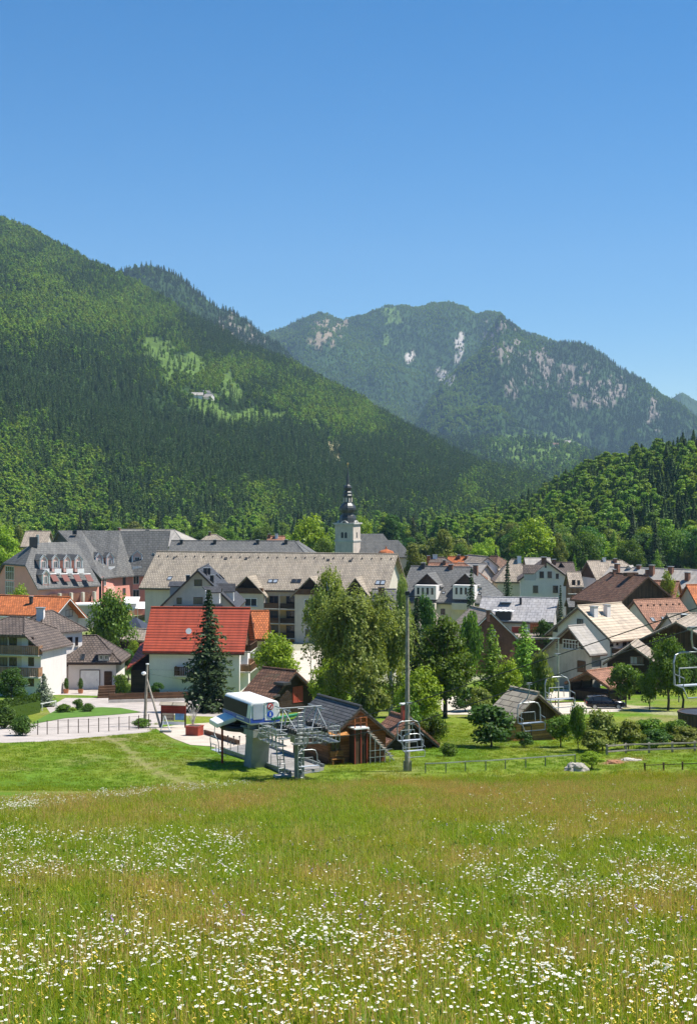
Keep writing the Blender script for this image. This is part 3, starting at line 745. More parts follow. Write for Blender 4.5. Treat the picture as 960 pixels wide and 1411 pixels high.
def fan_dormer(px, py, wpx, hpx, rpx, sg, og, base=True):
    # px,py foot of the pink face, at height z; og = outward direction of that facade
    q, t_ = roof_pt(px, py, *sg); m = q.y / F; w, h, r = wpx * m, hpx * m, rpx * m
    og = Vector((og[0], og[1], 0)).normalized(); al = Vector((-og.y, og.x, 0)); Z = Vector((0, 0, 1)); c = q - O
    d = MB(); 
    def fr(u, v, zz): return c + al * u - og * v + Z * zz
    V = [fr(-w / 2, 0, -.8), fr(w / 2, 0, -.8), fr(w / 2, 0, h), fr(0, 0, h + r), fr(-w / 2, 0, h)]; V += [v - og * 5 for v in V]
    d.add(V, [(0, 1, 2, 3, 4), (9, 8, 7, 6, 5), (0, 5, 6, 1), (1, 6, 7, 2), (2, 7, 8, 3), (3, 8, 9, 4), (4, 9, 5, 0)])
    dm = d.build('dormer', M['salmon'], root)
    t = MB()
    for a_, b_ in (((-w / 2, 0), (-w / 2, h)), ((w / 2, 0), (w / 2, h)), ((-w / 2, h), (0, h + r)), ((w / 2, h), (0, h + r))):
        t.bar(fr(a_[0], -.06, a_[1]), fr(b_[0], -.06, b_[1]), .26, .26)
    t.build('white_edging', M['frame_white'], dm)
    rr = MB(); e = .25; V = [fr(0, -.25, h + r + .12), fr(0, 6.5, h + r + .12), fr(-w / 2 - e, -.25, h - .1), fr(-w / 2 - e, 5, h - .1), fr(w / 2 + e, -.25, h - .1), fr(w / 2 + e, 5, h - .1)]
    rr.slab(V, [(2, 0, 1, 3), (0, 4, 5, 1)], .1); rr.build('dormer_roof', M['t_grey'], dm)
    window(dm, fr(0, 0, h * .42), (al, og), w * .5, h * .8, 'frame_white', 'dormer_window', 1, False, flat=True)
    if base:
        bx = MB(); Mx = Matrix((al, og, Z)).transposed(); bx.box(fr(0, -1.1, -.55), (w * .95, .1, 1.0), 0, 0, Mx); bx.build('balcony_front', M['awning'], dm)
for i, px in enumerate((60, 76.5, 92.5, 108)): fan_dormer(px, 783, 10.5, 12, 6, (17, 8, A1, RL[0]), (.62, -.785))
fan_dormer(63, 804.5, 10, 13, 5.5, (17, 8, A1, RL[0]), (.62, -.785), False)
for i, px in enumerate((136.5, 151.5)): fan_dormer(px, 780, 10, 12, 6, (19, 9, EV[1], RG[1]), (.5, -.86))
fan_dormer(189, 780, 13, 15, 6, (19, 9, EV[2], RG[2]), (.15, -1)); fan_dormer(211, 781, 11, 13, 6, (19, 9, EV[3], RG[3]), (.1, -1))
LOG = m_plain('loggia_red', (.17, .055, .042), .7)
# recessed red loggias in the lower slope of the left wing
for px in (75, 90.5, 106.5, 122.5):
    p, t = roof_pt(px, 797, 17, 8, A1, RL[0]); al = Vector((.785, .62, 0)); up = Vector((-g.x * run, -g.y * run, 9)).normalized(); nn = al.cross(up)
    Mx = Matrix((al, up, nn)).transposed(); b = MB(); b.box(p - O + nn * .06, (1.35, 2.1, .1), 0, 0, Mx); lo = b.build('loggia', LOG, root)
    f = MB()
    f.box(p - O + nn * .1 + up * 1.2, (1.7, .14, .22), 0, 0, Mx); f.build('white_edging', M['frame_white'], lo)
# glass roof panel
p, t = roof_pt(165, 772, 19, 9, EV[1], RG[1]); al = Vector((.9, .3, 0)).normalized(); up = Vector((RG[2][0] - EV[2][0], RG[2][1] - EV[2][1], 10)).normalized(); up = (up - al * up.dot(al)).normalized(); nn = al.cross(up)
Mx = Matrix((al, up, nn)).transposed(); gp_ = MB().box(p - O + nn * .25, (3.2, 3.0, .1), 0, 0, Mx).build('glass_roof', M['glass'], root)
f = MB()
for i in range(4): f.box(p - O + nn * .32 + al * (i - 1.5) * 1.04, (.14, 3.1, .1), 0, 0, Mx)
for i in range(3): f.box(p - O + nn * .34 + up * (i - 1) * 1.48, (3.2, .14, .09), 0, 0, Mx)
f.build('glazing_bars', M['frame_white'], gp_)
# facade of left wing: recessed arches with tan dividers
wa = Vector((.785, .62, 0)); wo = Vector((.62, -.785, 0)); Mx = Matrix((wa, wo, Vector((0, 0, 1)))).transposed()
for px in (73, 89, 105, 121):
    t = (Vector((W1[0][0], W1[0][1])).dot(Vector((wo.x, wo.y)))) / (((px - CX) / F) * wo.x + wo.y); p = Vector(((px - CX) / F * t, t, 0))
    MB().box(p - O + wo * .01 + Vector((0, 0, 5.7)), (1.7, .06, 2.2), 0, 0, Mx).build('balcony_recess', M['brick'], root)
    MB().box(p - O + wo * .5 + wa * 1.25 + Vector((0, 0, 5.6)), (.4, 1.0, 2.6), 0, 0, Mx).build('divider', M['cream'], root)
    MB().box(p - O + wo * .9 + Vector((0, 0, 4.4)), (2.6, .1, .9), 0, 0, Mx).build('balcony_front', M['pink'], root)
def fw_seg(px):
    for i in range(3):
        e0, e1 = Vector(EW[i]), Vector(EW[i + 1]); n = Vector((-(e1 - e0).y, (e1 - e0).x)); d = Vector(((px - CX) / F, 1)); t = e0.dot(n) / d.dot(n); q = d * t
        if min(e0.x, e1.x) - .6 <= q.x <= max(e0.x, e1.x) + .6: return q, (e1 - e0).normalized(), t
    return q, (e1 - e0).normalized(), t
for px, py, w, h in ((144.5, 801, 7, 12), (159.5, 801, 7, 12), (171, 800, 5, 12), (187.5, 799, 8, 12), (171, 815, 5, 9), (187.5, 819, 9, 13), (147, 818, 5, 7), (160, 817, 5, 6)):
    q, al, t = fw_seg(px); al = Vector((al.x, al.y, 0)); on = Vector((al.y, -al.x, 0))
    p = Vector((q.x, q.y, CZ - (py - HOR) / F * t)) - O
    window(root, p, (al, on), w * t / F, h * t / F, 'frame_dark' if w == 5 else 'frame_white', 'window', 1, False)
q, al, t = fw_seg(152); al = Vector((al.x, al.y, 0)); on = Vector((al.y, -al.x, 0)); Mx = Matrix((al, on, Vector((0, 0, 1)))).transposed()
MB().box(Vector((q.x, q.y, 3.5)) - O + on * .1, (4.2, .3, 6.4), 0, 0, Mx).build('wall', M['salmon'], root)
# flat white roofed annexe and shop front at the hotel's foot
c = PY(119, 834, 299) - O
MB().box((c.x, c.y, c.z + .2), (5.6, 5, .35), R(10)).build('annexe_roof', M['awning'], root)
an = MB().box((c.x, c.y + .2, c.z - 2.4), (5.2, 4.4, 4.7), R(10)).build('annexe_wall', M['grey_plaster'], root)
for i in range(3):
    window(root, Vector((c.x - 1.1 + 1.5 * i, c.y - 2.02 + .27 * i, c.z - 3.1)), (Vector((math.cos(R(10)), math.sin(R(10)), 0)), Vector((math.sin(R(10)), -math.cos(R(10)), 0))), 1.3, 2.0, 'frame_white', 'window', 1, False, cross=True)
for (px, py, w) in ((181, 829, 3.2), (195, 836, 3.6), (178, 838, 2.6)):
    c = PY(px, py, 302) - O; V = [(c.x - w / 2, c.y + 1.4, c.z + .9), (c.x + w / 2, c.y + 1.4, c.z + .9), (c.x + w / 2, c.y - 1.4, c.z - .3), (c.x - w / 2, c.y - 1.4, c.z - .3)]
    MB().slab(V, [(3, 2, 1, 0)], .08).build('awning', M['awning'], root)
    pm = MB()
    for e in (-1, 1): pm.tube([(c.x + e * (w / 2 - .1), c.y - 1.3, -.1), (c.x + e * (w / 2 - .1), c.y - 1.3, c.z - .35)], .06, 6)
    pm.build('awning_post', M['frame_white'], root)
for px, py in ((103, 735), (128, 734), (133, 735), (203, 734)):
    p, t = roof_pt(px, py, 19, 9, EV[1], RG[1]); MB().box(p - O + Vector((0, 0, .2)), (.9, .8, .9), 0).build('roof_vent', M['frame_dark'], root)
vt = roof_pt(46, 751, 17, 8, A1, RL[0])[0] - O + Vector((0, 0, .6)); MB().box(vt, (1.6, 1.4, 2.2), .3).build('chimney', M['frame_dark'], root); MB().tube([vt + Vector((.9, 0, -.5)), vt + Vector((.9, 0, 1.6))], .3, 8).build('flue', M['steel'], root)

# church
root = tag(empty('church', PY(479, 797, 470)), 'stone church with black onion dome spire rising above the roofs', 'church')
cx = 0; k_ = 470 / F
def zy(py): return CZ - (py - HOR) * k_ - root.location.z
root.location.z = 0; 
def zy(py): return CZ - (py - HOR) * k_
ca = R(-22)
tb = MB(); w = 6.3; tb.box((0, 0, zy(722) / 2), (w, w, zy(722)), ca); tw_ = tb.build('tower', M['stone'], root)
for z_, e in ((zy(722), .5), (zy(745.5), .22)):
    tb = MB(); tb.box((0, 0, z_ + .2), (w + 2 * e, w + 2 * e, .4), ca); tb.box((0, 0, z_ - .15), (w + e, w + e, .3), ca); tb.build('cornice', M['pale_concrete'], root)
rm = Matrix.Rotation(ca, 3, 'Z')
for side in range(4):                                # small curved pediments over each face
    a = ca + side * math.pi / 2; al = Vector((math.cos(a), math.sin(a), 0)); on = Vector((math.sin(a), -math.cos(a), 0)); Mx = Matrix((al, on, Vector((0, 0, 1)))).transposed()
    pd = MB(); pts = [(math.cos(t) * 1.35, math.sin(t) * 1.25) for t in [math.pi * i / 10 for i in range(11)]]
    V = [al * u + on * (w / 2 + .12) + Vector((0, 0, zy(722) - .1 + z_)) for u, z_ in pts]; V2 = [v - on * 1.4 for v in V]; n = len(V)
    pd.add(V + V2, [tuple(range(n)), tuple(range(n, 2 * n))[::-1]] + [(i, n + i, n + (i + 1) % n, (i + 1) % n) for i in range(n)]); pdo = pd.build('pediment', M['pale_concrete'], root)
    rd = MB(); rd.tube([al * 0 + on * (w / 2 + .1) + Vector((0, 0, zy(722) + .45)), on * (w / 2 + .16) + Vector((0, 0, zy(722) + .45))], .45, 14); rd.build('clock', M['frame_dark'], root)
    for u in ((-.62, .62) if side in (0, 2) else (0,)):
        ww = MB(); W_, H_ = .85, 2.0; pts = [(-W_ / 2, 0), (W_ / 2, 0), (W_ / 2, H_ * .75)] + [(W_ / 2 * math.cos(t), H_ * .75 + W_ / 2 * math.sin(t)) for t in (R(45), R(90), R(135))] + [(-W_ / 2, H_ * .75)]
        V = [al * (u + a_) + on * (w / 2 + .03) + Vector((0, 0, zy(741) + z_)) for a_, z_ in pts]; V2 = [v - on * .2 for v in V]; n = len(V)
        ww.add(V + V2, [tuple(range(n)), tuple(range(n, 2 * n))[::-1]] + [(i, n + i, n + (i + 1) % n, (i + 1) % n) for i in range(n)]); ww.build('belfry_window', M['frame_dark'], root)
prof = [(12.5, 722), (12.2, 720), (11.6, 715), (10.4, 712), (8.4, 710.5), (8.2, 708.5), (10, 707), (11.6, 704), (11.5, 701), (10, 698), (7.6, 695.5), (6.2, 694), (6.0, 686), (7.2, 685), (7.3, 684), (6.2, 682.5), (6.4, 680), (5.0, 678), (3.6, 677.5), (5.2, 675.5), (5.8, 673.5), (5.0, 671), (3.2, 669.5), (2.6, 668.5), (.5, 646), (.3, 645)]
dm = MB(); dm.lathe([(r * k_ * (1.0), zy(y) + .3) for r, y in prof], 8, (0, 0, 0), ca + R(22.5)); dm.build('onion_dome', M['copper'], root)
ln = MB()
for i in range(8):
    a = ca + R(45 * i); on = Vector((math.cos(a), math.sin(a), 0)); al = Vector((-on.y, on.x, 0)); ln.box(on * 6.15 * k_ * .96 + Vector((0, 0, zy(690) + .3)), (.6, .12, 1.4), 0, 0, Matrix((al, on, Vector((0, 0, 1)))).transposed())
ln.build('lantern_openings', M['stone'], root)
fn = MB(); fn.lathe([(.05, zy(645)), (.05, zy(640.5)), (.3, zy(640)), (.38, zy(639)), (.3, zy(638)), (.05, zy(637.3))], 10); fn.build('finial', M['gold'], root)
# nave
nv = P(492, 737, 14); a = R(3)
def nave(x0, x1, y0, y1, ze, zr, hipr, name):
    V = [(x0, (y0 + y1) / 2, zr), (x1 - hipr, (y0 + y1) / 2, zr), (x0, y0, ze), (x1, y0, ze), (x1, y1, ze), (x0, y1, ze)]
    MB().slab(V, [(2, 3, 1, 0), (4, 5, 0, 1), (3, 4, 1)], .25).build(name, M['t_grey'], root, fixn=False)
    MB().bb((x0 + .2, y0 + .6, 0), (x1 - .6, y1 - .6, ze - .28)).build('nave_wall', M['stone'], root)
nave(2.4, 16.5, 0, 11, zy(764), zy(736), 5, 'nave_roof'); nave(12, 21.5, 1.5, 9.5, zy(768), zy(745), 5, 'choir_roof')
tr_ = MB().lathe([(3.2, zy(766)), (2.2, zy(759)), (.3, zy(756)), (.1, zy(752))], 8, (12.3, -4, 0)); tr_.build('chapel_roof', M['t_orange'], root)
MB().lathe([(2.6, 0), (2.6, zy(766.2))], 8, (12.3, -4, 0)).build('chapel_wall', M['stone'], root)

# ---- houses right of the church and towards the right edge
H = House('house', 'long grey roofed house with two dark front gables over white loggias', 'house', (566, 780), 12.5, 5.9, 19, r2=(650, 781.5), hip=(0, 5), wall='cream', roof='t_grey', z0=0, oh=.8, fascia='frame_dark')
for px in (588.5, 641):
    d = H.dormer('front', px, 818, 33, 13, 15, 'w_dark', win=False, oh=.55)
    p, t = H.hit_roof('front', px, 824); w = H.px2m('front', t, 29)
    b = MB(); b.bb((p.x - w / 2, p.y - 1.4, p.z - .2), (p.x + w / 2, p.y + 3, p.z + 2.6)); lg = b.build('loggia', M['white'], H.root)
    for i in range(4): window(lg, Vector((p.x + (i - 1.5) * w / 4.6, p.y - 1.4, p.z + 1.45)), H.wallM('front'), .62, 1.5, 'frame_white', 'loggia_window', 0, False, flat=True)
    MB().bb((p.x - w / 2, p.y - 2.2, p.z - 2.2), (p.x + w / 2, p.y - 1.2, p.z - .9)).build('balcony', M['greenish'], H.root)
H.sky('front', 611, 817, 4, 3, 'glass_light', 1); H.sky('front', 661, 818, 4, 3, 'glass_light', 1); H.win('front', 610, 843, 6, 8, 'frame_brown')
H.chim('front', 583, 782, 5, 6, 'frame_dark'); H.chim('front', 621, 783, 6, 5, 'brick'); H.chim('front', 655, 788, 6, 9, 'brick')
MB().box(P(633, 826, 5.5) - H.o, (2.2, .1, 1.4), 0).build('blue_banner', M['sign_blue'], H.root) if False else None

far = 'village houses in the far rows'
H = House('house', 'house under a bright orange tile roof in the far row, in front of the trees', 'house', (617, 767), 11, 6.8, 11.5, r2=(654, 767.5), wall='cream', roof='t_orange', z0=0, group=far)
H.chim('front', 642, 770, 3, 4, 'brick'); H.chim('front', 632, 769, 4, 4, 'brick')
H = House('house', 'low brown tiled house with brick chimneys in front of the orange roof', 'house', (590, 775.5), 10.5, 6.5, 11, r2=(640, 776), hip=(0, 5), wall='cream', roof='t_redbrown', z0=0, group=far)
H.chim('front', 612, 777, 4, 5, 'brick')
H = House('house', 'dark roofed house with an orange chimney left of the orange roof', 'house', (590, 768), 11, 7, 11, r2=(612, 768), hip=(0, 6), wall='white', roof='t_brown', z0=0, group=far)
H.chim('front', 590, 771, 4, 5, 't_orange'); H.chim('front', 599, 768, 6, 3, 'frame_white')
H = House('house', 'white house with a grey gable turned to the meadow behind the thin spruce', 'house', (672, 767), 11.5, 7.4, 10.5, ang=110, L=12, wall='white', roof='t_beige', z0=0, group=far)
H.win('left', 672, 777, 4, 5)
H = House('house', 'house with dark maroon roof showing over the white gable', 'house', (676, 766), 10.5, 7, 10, r2=(686, 766.5), hip=(0, 4), wall='cream', roof='t_barn', z0=0, group=far)
H = House('house', 'house with pale sheet roof and shaded green wall right of the long grey roof', 'house', (671, 777), 9.8, 6.2, 9.5, ang=140, L=9, wall='stone', roof='t_lit', z0=0, group=far)
H.chim('front', 667, 781, 4, 6, 'brick')
H = House('house', 'beige house with tall white chimney and steep tan hipped roof', 'house', (704, 771), 11.4, 6.3, 11, r2=(712, 771), hip=(4.5, 5), wall='cream', roof='t_beige', z0=0, group=far)
H.chim('front', 715, 774, 5, 7, 'frame_white')
H = House('house', 'house with flat pinkish beige roof left of the brick chimney', 'house', (722, 769), 11.4, 8, 12, r2=(758, 769), wall='stone', roof='t_lit', z0=0, group=far)
H = House('house', 'small tumbledown cream house between the spruces', 'house', (686, 783), 8.5, 6.0, 8, r2=(709, 783), wall='stone', roof='t_cream', z0=0, group=far)
H.win('front', 690, 800, 3, 5)
H = House('house', 'brown tiled house with little pointed dormer behind the white village gable', 'house', (760, 775), 11.0, 7.5, 11, r2=(790, 775), wall='cream', roof='t_brown', z0=0, group=far)
H.chim('front', 763, 777, 5, 6, 'brick'); H.dormer('front', 773, 781, 7, 1, 5, 'w_dark', win=False)

H = House('house', 'tall white gabled house with six front windows behind the flat shingle roof', 'house', (751.5, 772), 12.6, 8.0, 12.6, ang=84, L=13, wall='white', roof='t_brown', z0=0, oh=.7, ohg=.6)
for px, py, w, h in ((736, 793, 4, 7), (746, 792, 6, 9), (757, 792, 6, 9), (767.5, 794, 4, 7), (737.5, 812, 7, 10), (765, 812, 7, 10)): H.win('left', px, py, w, h, 'frame_brown')
H.win('left', 751.5, 781, 2.4, 3, 'frame_dark', mull=0, sill=False)
d = H.dormer('back', 722, 796, 18, 8, 10, 'grey_plaster', win=False)
H.chim('front', 753, 772, 12, 8, 'brick') if False else H.chim('back', 749, 775, 7, 7, 'brick')
H = House('house', 'brick and timber house with wooden balcony right of the white village gable', 'house', (780, 788), 10.5, 7.5, 9, r2=(800, 788), wall='brick', roof='t_beige', z0=0)
H.balcony('front', 783, 802, 811, 7, 1.4, 'w_balc'); H.win('front', 790, 803, 5, 8, 'frame_brown'); H.win('front', 797, 803, 4, 7, 'frame_brown')
H = House('lean_to', 'flat green grey lean-to roof below the wooden balcony', 'shed', (780, 824), 6.2, 4.6, 6, r2=(797, 824), wall='w_dark', roof='t_grey', z0=0, ridge_cap=False)
H = House('house', 'long weathered grey beige roof below the forest on the right', 'house', (808, 773), 12, 7.6, 13, r2=(857, 772.5), hip=(0, 5), wall='white', roof='t_beige', z0=0, group=far, gable=('w_brown', 8.2, ['left']))
H.chim('front', 832, 773, 4, 4, 'frame_white'); H.chim('front', 847, 775, 4, 5, 'brick')
H = House('house', 'long low beige roof with row of chimneys behind the brown barn', 'house', (840, 781), 11.2, 7.5, 12, r2=(975, 786), wall='stone', roof='t_lit', z0=0, group=far)
for px, py, h in ((850, 790, 13), (898, 792, 13), (892, 791, 6), (880, 783, 4), (924, 790, 9), (947, 799, 10)): H.chim('front', px, py, 6 if h > 8 else 5, h, 'brick', 'cap_metal')
H.dormer('front', 866, 784, 5, 3, 2, 'frame_white', win=False)
H = House('house', 'narrow white house wall with brown timber porch left of the barn', 'house', (806, 784), 10.0, 8.0, 7, ang=60, L=9, wall='white', roof='t_lit', z0=0, gable=('w_brown', 7.6, ['left']))

H = House('barn', 'big barn with dark timber gable and brown tiled roof with a roof hatch', 'barn', (840, 789), 12.0, 6.8, 14, r2=(893, 793.5), hip=(3.5, 0), wall='w_barn', roof='t_barn', z0=0, oh=.7, ohg=.9)
H.win('right', 892, 812, 6, 8, 'red_paint', sill=False, glass='sign_red') if False else None
p, t = H.hit_roof('front', 869, 794); MB().box(p + Vector((0, 0, .35)), (1.2, 2.6, .7), 0).build('roof_hatch', M['w_brown'], H.roof)
H.chim('front', 846, 792, 3.5, 7, 'brick')
H = House('house', 'red brown tiled house with two skylights tucked in front of the barn', 'house', (872, 827), 9.5, 4.9, 12, ang=24, L=9.5, wall='cream', roof='t_redbrown', z0=0, oh=.7)
H.sky('front', 899, 854, 5, 6, 'glass_light', 1); H.sky('front', 914, 853, 5, 6, 'glass_light', 1)
p, t = H.hit_roof('front', 906, 832); sgd = MB()
for i in range(7): sgd.box((-H.L / 2 + .8 + i * 1.3, -1.2, H.rz(-1.2) + .1), (.2, .3, .2))
sgd.build('snow_guards', M['frame_brown'], H.roof)
H = House('house', 'reddish brown roofed house adjoining the right slope of the barn', 'house', (898, 800), 10.2, 4.8, 13, r2=(936, 801), wall='cream', roof='t_redbrown', z0=0)
H = House('house', 'house with a salmon red tile roof cut by the right edge', 'house', (945, 806), 10.2, 5.4, 12, ang=14, L=14, wall='cream', roof='t_orange', z0=0)
H = House('house', 'dark roofed house with whitewashed chimney behind the timber barn at the right edge', 'house', (918, 846), 8.2, 5.0, 9, ang=16, L=10, wall='grey_plaster', roof='t_beige', z0=0)
H.chim('front', 942, 856, 7, 9, 'frame_dark', 'frame_white')

# brick gabled house behind the larches
H = House('house', 'brick gabled house with white edged tile roof half hidden by the larches', 'house', (676, 842), 9.6, 5.4, 9.0, ang=103, L=10, wall='brick', roof='t_beige', z0=0, oh=.5, ohg=.5, fascia='frame_white')
H.chim('back', 672, 849, 4, 8, 'brick'); H.win('left', 678, 872, 8, 9); H.shed_dormer('back', 648, 876, 8, 5, 'stone', wins=1)
H = House('shed', 'long shed under a pale grey shingle roof with an open dark bay', 'shed', (664, 822.5), 10.0, 6.6, None, r2=(769, 824.5), Wf=6.5, Wb=2.0, wall='grey_plaster', roof='t_pale', z0=0, oh=.4, ridge_cap=True)
p, t = H.hit_roof('front', 694, 850); w = 2.6
MB().bb((p.x - 1.3, p.y - .9, p.z - .9), (p.x + 1.3, p.y + .5, p.z + 1.0)).build('open_bay', M['frame_dark'], H.root)
sc = MB()
for i in range(8): sc.bb((p.x - 1.7 + i * .42, p.y - 1.5, p.z + 1.0 - (.06 if i % 2 else 0)), (p.x - 1.7 + i * .42 + .4, p.y + .6, p.z + 1.12 - (.06 if i % 2 else 0)))
sc.build('scalloped_awning', M['awning'], H.root)
p2_, t = H.hit_roof('front', 697, 832); MB().box(p2_ + Vector((0, -.2, .3)), (1.9, 1.1, .12), 0).build('roof_light', M['glass_light'], H.root)
p2_, t = H.hit_roof('front', 717, 833); MB().box(p2_ + Vector((0, 0, .6)), (.35, .35, 1.2), 0).build('vent', M['frame_dark'], H.root)
H = House('house', 'small house with pinkish tile roof wedged between the pole and round tree', 'house', (577, 839), 8.0, 5.0, 8, r2=(594, 839), hip=(2, 3), wall='cream', roof='t_beige', z0=0)
H = House('house', 'dark timber house with sooty chimney peeking over the birches', 'house', (512, 812), 11.0, 8.0, 9, r2=(546, 812), wall='w_dark', roof='t_grey', z0=0)
H.chim('front', 525, 821, 8, 11, 'brick', 'frame_dark'); H.dormer('front', 530, 829, 22, 2, 8, 'w_dark', win=False)

# white house with cream roof
H = House('house', 'big white house with cream sheet roof and two white chimneys', 'house', (795, 835), 11.0, 6.4, 13, r2=(856, 830.5), wall='white', roof='t_cream', z0=0, oh=.9, ohg=.8, fascia='frame_brown')
H.chim('front', 818, 848, 8, 12, 'white', 'cap_metal'); H.chim('front', 836, 848, 7, 14, 'white', 'cap_metal')
for px, py, w, h in ((842, 886, 5, 10), (850, 885, 3, 8), (860, 885, 6, 12), (868, 888, 5, 10), (826, 915, 4, 12), (838, 914, 4, 11)): H.win('front', px, py, w, h, 'frame_brown')
H.win('left', 799, 857, 7, 8, 'frame_dark'); H.win('left', 765, 866, 5, 9, 'frame_dark')
H.balcony('front', 852, 880, 893, 7, 1.3, 'w_brown')
H = House('house_annexe', 'stained plaster annexe with brown boarded gable and a barred window', 'annexe', (782, 863), 9.0, 5.4, None, r2=(806, 861), Wf=4.1, Wb=5.9, zeb=4.6, wall='old_plaster', roof='t_lit', z0=0, oh=.5, ohg=.9, gable=('w_barn', 6.3, ['left']))
H.win('left', 786, 888, 18, 13, 'frame_white', mull=4, cross=True); H.win('left', 803, 892, 5, 6, 'frame_dark', mull=0); H.door('left', 801, 919, 8, 15, 'w_brown'); H.win('left', 767, 890, 4, 9, 'frame_white')

# dark timber houses at the right
H = House('house', 'low dark timber house with a twin window in its gable', 'house', (868, 888), 7.2, 4.6, 7.4, ang=72, L=8, z0=.4, wall='w_dark', roof='t_beige', oh=.7, ohg=.9)
H.win('left', 873, 910, 10, 11, 'frame_brown', mull=1, glass='glass_light'); H.win('left', 882, 910, 8, 11, 'frame_brown', glass='glass')
H = House('barn', 'large black timber barn with low grey roof at the right edge', 'barn', (931, 857), 9.4, 5.6, 15, ang=68, L=14, z0=.2, wall='w_barn', roof='t_beige', oh=1.0, ohg=1.6)
H.win('left', 925, 878, 8, 6, 'frame_brown', mull=0, sill=False)
H = House('pavilion', 'open carport with red brown roof standing above the black car', 'carport', (808, 925), 4.9, 3.2, 7.2, r2=(845, 920), z0=gz(186), wall='w_dark', roof='t_redbrown', open_walls=True, oh=.5, ohg=.5)
ps = MB()
for x in (H.w1 + .2, 0, H.w2 - .2):
    for y in (-H.Wf + .6, H.Wb - .6): ps.bb((x - .1, y - .1, -.3), (x + .1, y + .1, H.rz(y) - H.th - .05))
ps.build('post', M['w_dark'], H.root)
MB().bb((H.w1 + .2, H.Wb - .55, -.3), (H.w2 - .2, H.Wb - .45, 1.9)).build('back_wall', M['w_dark'], H.root)
MB().bb((H.w1 + .35, -H.Wf + .9, -.1), (H.w2 - .35, H.Wb - .75, 1.1)).build('log_stack', M['w_barn'], H.root)

# garden sheds left of the red roof
H = House('shed', 'dark garden shed with pale tan felt roof behind the leafy round tree', 'shed', (178, 866), 5.4, 3.9, 5.4, ang=-28, L=5, wall='w_dark', roof='t_tan', z0=0)
H = House('shed', 'long dark shed roof in the shade under the round tree', 'shed', (140, 868), 5.0, 3.6, 5, ang=8, L=7, wall='w_dark', roof='t_dark', z0=0)
um = tag(empty('market_umbrella', P(187, 852, 6.2)), 'navy blue canvas umbrella roof beside the hotel terrace', 'umbrella'); um.location.z = 0
MB().lathe([(3.0, 4.6), (1.4, 5.6), (.1, 6.3)], 4, (0, 0, 0), R(30)).build('canopy', M['navy'], um); MB().tube([(0, 0, 0), (0, 0, 6.2)], .06, 8).build('pole', M['frame_dark'], um)

# hut with red shutters
H = House('hut', 'small dark hut with brown sheet roof and red shuttered gable', 'hut', (362, 919.5), 7.4, 4.4, 8.2, r2=(408, 924.5), z0=gz(166), wall='w_dark', roof='t_barn', oh=.5, ohg=.7, fascia='frame_dark')
H.win('right', 410, 957, 13, 22, 'red_paint', 'shutter', 1, False, glass='red_paint', cross=True)
p, t = H.hit_roof('front', 389, 944); MB().box(p + Vector((0, 0, .18)), (1.5, 1.3, .3), 0).build('roof_hatch', M['frame_dark'], H.roof)
p, t = H.hit_roof('front', 381, 962); MB().box(p + Vector((0, 0, .2)), (.25, 1.6, .2), .4).build('roof_ladder', M['frame_dark'], H.roof)

# lift hut with outside stair
zg = gz(108)
H = House('lift_hut', 'brown log hut with grey ribbed roof and white stair beside the chairlift', 'hut', (438, 958), 11.55, 9.15, 5.9, r2=(497, 974), z0=zg, wall='w_hut', roof='t_hut', oh=.5, ohg=.55, fascia='frame_brown', th=.14)
LH = H
H.win('front', 437, 1030, 8, 14, 'frame_white', sill=False) if False else None
p, t = H.hit_wall('right', 489, 1031); a, o = H.wallM('right'); Z = Vector((0, 0, 1)); Mx = Matrix((a, o, Z)).transposed()
bx = p + Vector((0, 0, 0)); h0 = 0
px_m = t / F
bw, bh, bd = 18 * px_m, 48 * px_m, .9
cb = MB().box(Vector((p.x, p.y, bh / 2)) + o * bd / 2, (bw, bd, bh), 0, 0, Mx).build('porch', M['w_barn'], H.root)
MB().box(Vector((p.x, p.y, bh + .05)) + o * (bd / 2 + .05), (bw + .25, bd + .3, .1), 0, 0, Mx).build('porch_top', M['frame_white'], cb)
rl = MB()
for u in (-bw / 2, 0, bw / 2): rl.box(Vector((p.x, p.y, bh + .45)) + o * bd + a * u, (.05, .05, .8), 0, 0, Mx)
for zz in (.45, .85): rl.box(Vector((p.x, p.y, bh + zz)) + o * bd, (bw - .06, .045, .045), 0, 0, Mx)
rl.build('landing_rail', M['t_orange'], cb)
fr = MB()
for u in (-bw / 2 - .02, 0, bw / 2 + .02): fr.box(Vector((p.x, p.y, bh / 2)) + o * (bd + .03) + a * u, (.07, .06, bh - .02), 0, 0, Mx)
fr.build('door_frame', M['red_paint'], cb)
st = MB(); n = 11
for i in range(n):
    u = bw / 2 + .15 + i * .205; zz = bh - .1 - i * (bh - .25) / n
    st.box(Vector((p.x, p.y, zz)) + o * .55 + a * u, (.27, .8, .06), 0, 0, Mx)
so = st.build('stair', M['w_grey'], H.root)
rl = MB(); e = Vector((p.x, p.y, 0)) + o * 1.0
rl.tube([e + a * (bw / 2) + Z * (bh - .2), e + a * (bw / 2 + 2.3) + Z * .05], .04, 6)
for i in range(5):
    u = bw / 2 + .2 + i * .42; zt_ = max(.5, (bh - .3) * (1 - (i * .5) / 2.8)); rl.box(e + a * u + Z * (zt_ / 2) + o * .1, (.05, .05, zt_), 0, 0, Mx)
for zz in (.45, .95): rl.box(e + a * (bw / 2 + 1.1) + o * .12 + Z * zz, (2.0, .04, .04), 0, 0, Mx)
rl.build('stair_frame', M['steel'], so)
p, t = H.hit_wall('right', 462, 1030)
window(H.root, Vector((p.x, p.y, 1.45)), (a, o), .8, 1.3, 'frame_brown', 'window', 1, False)
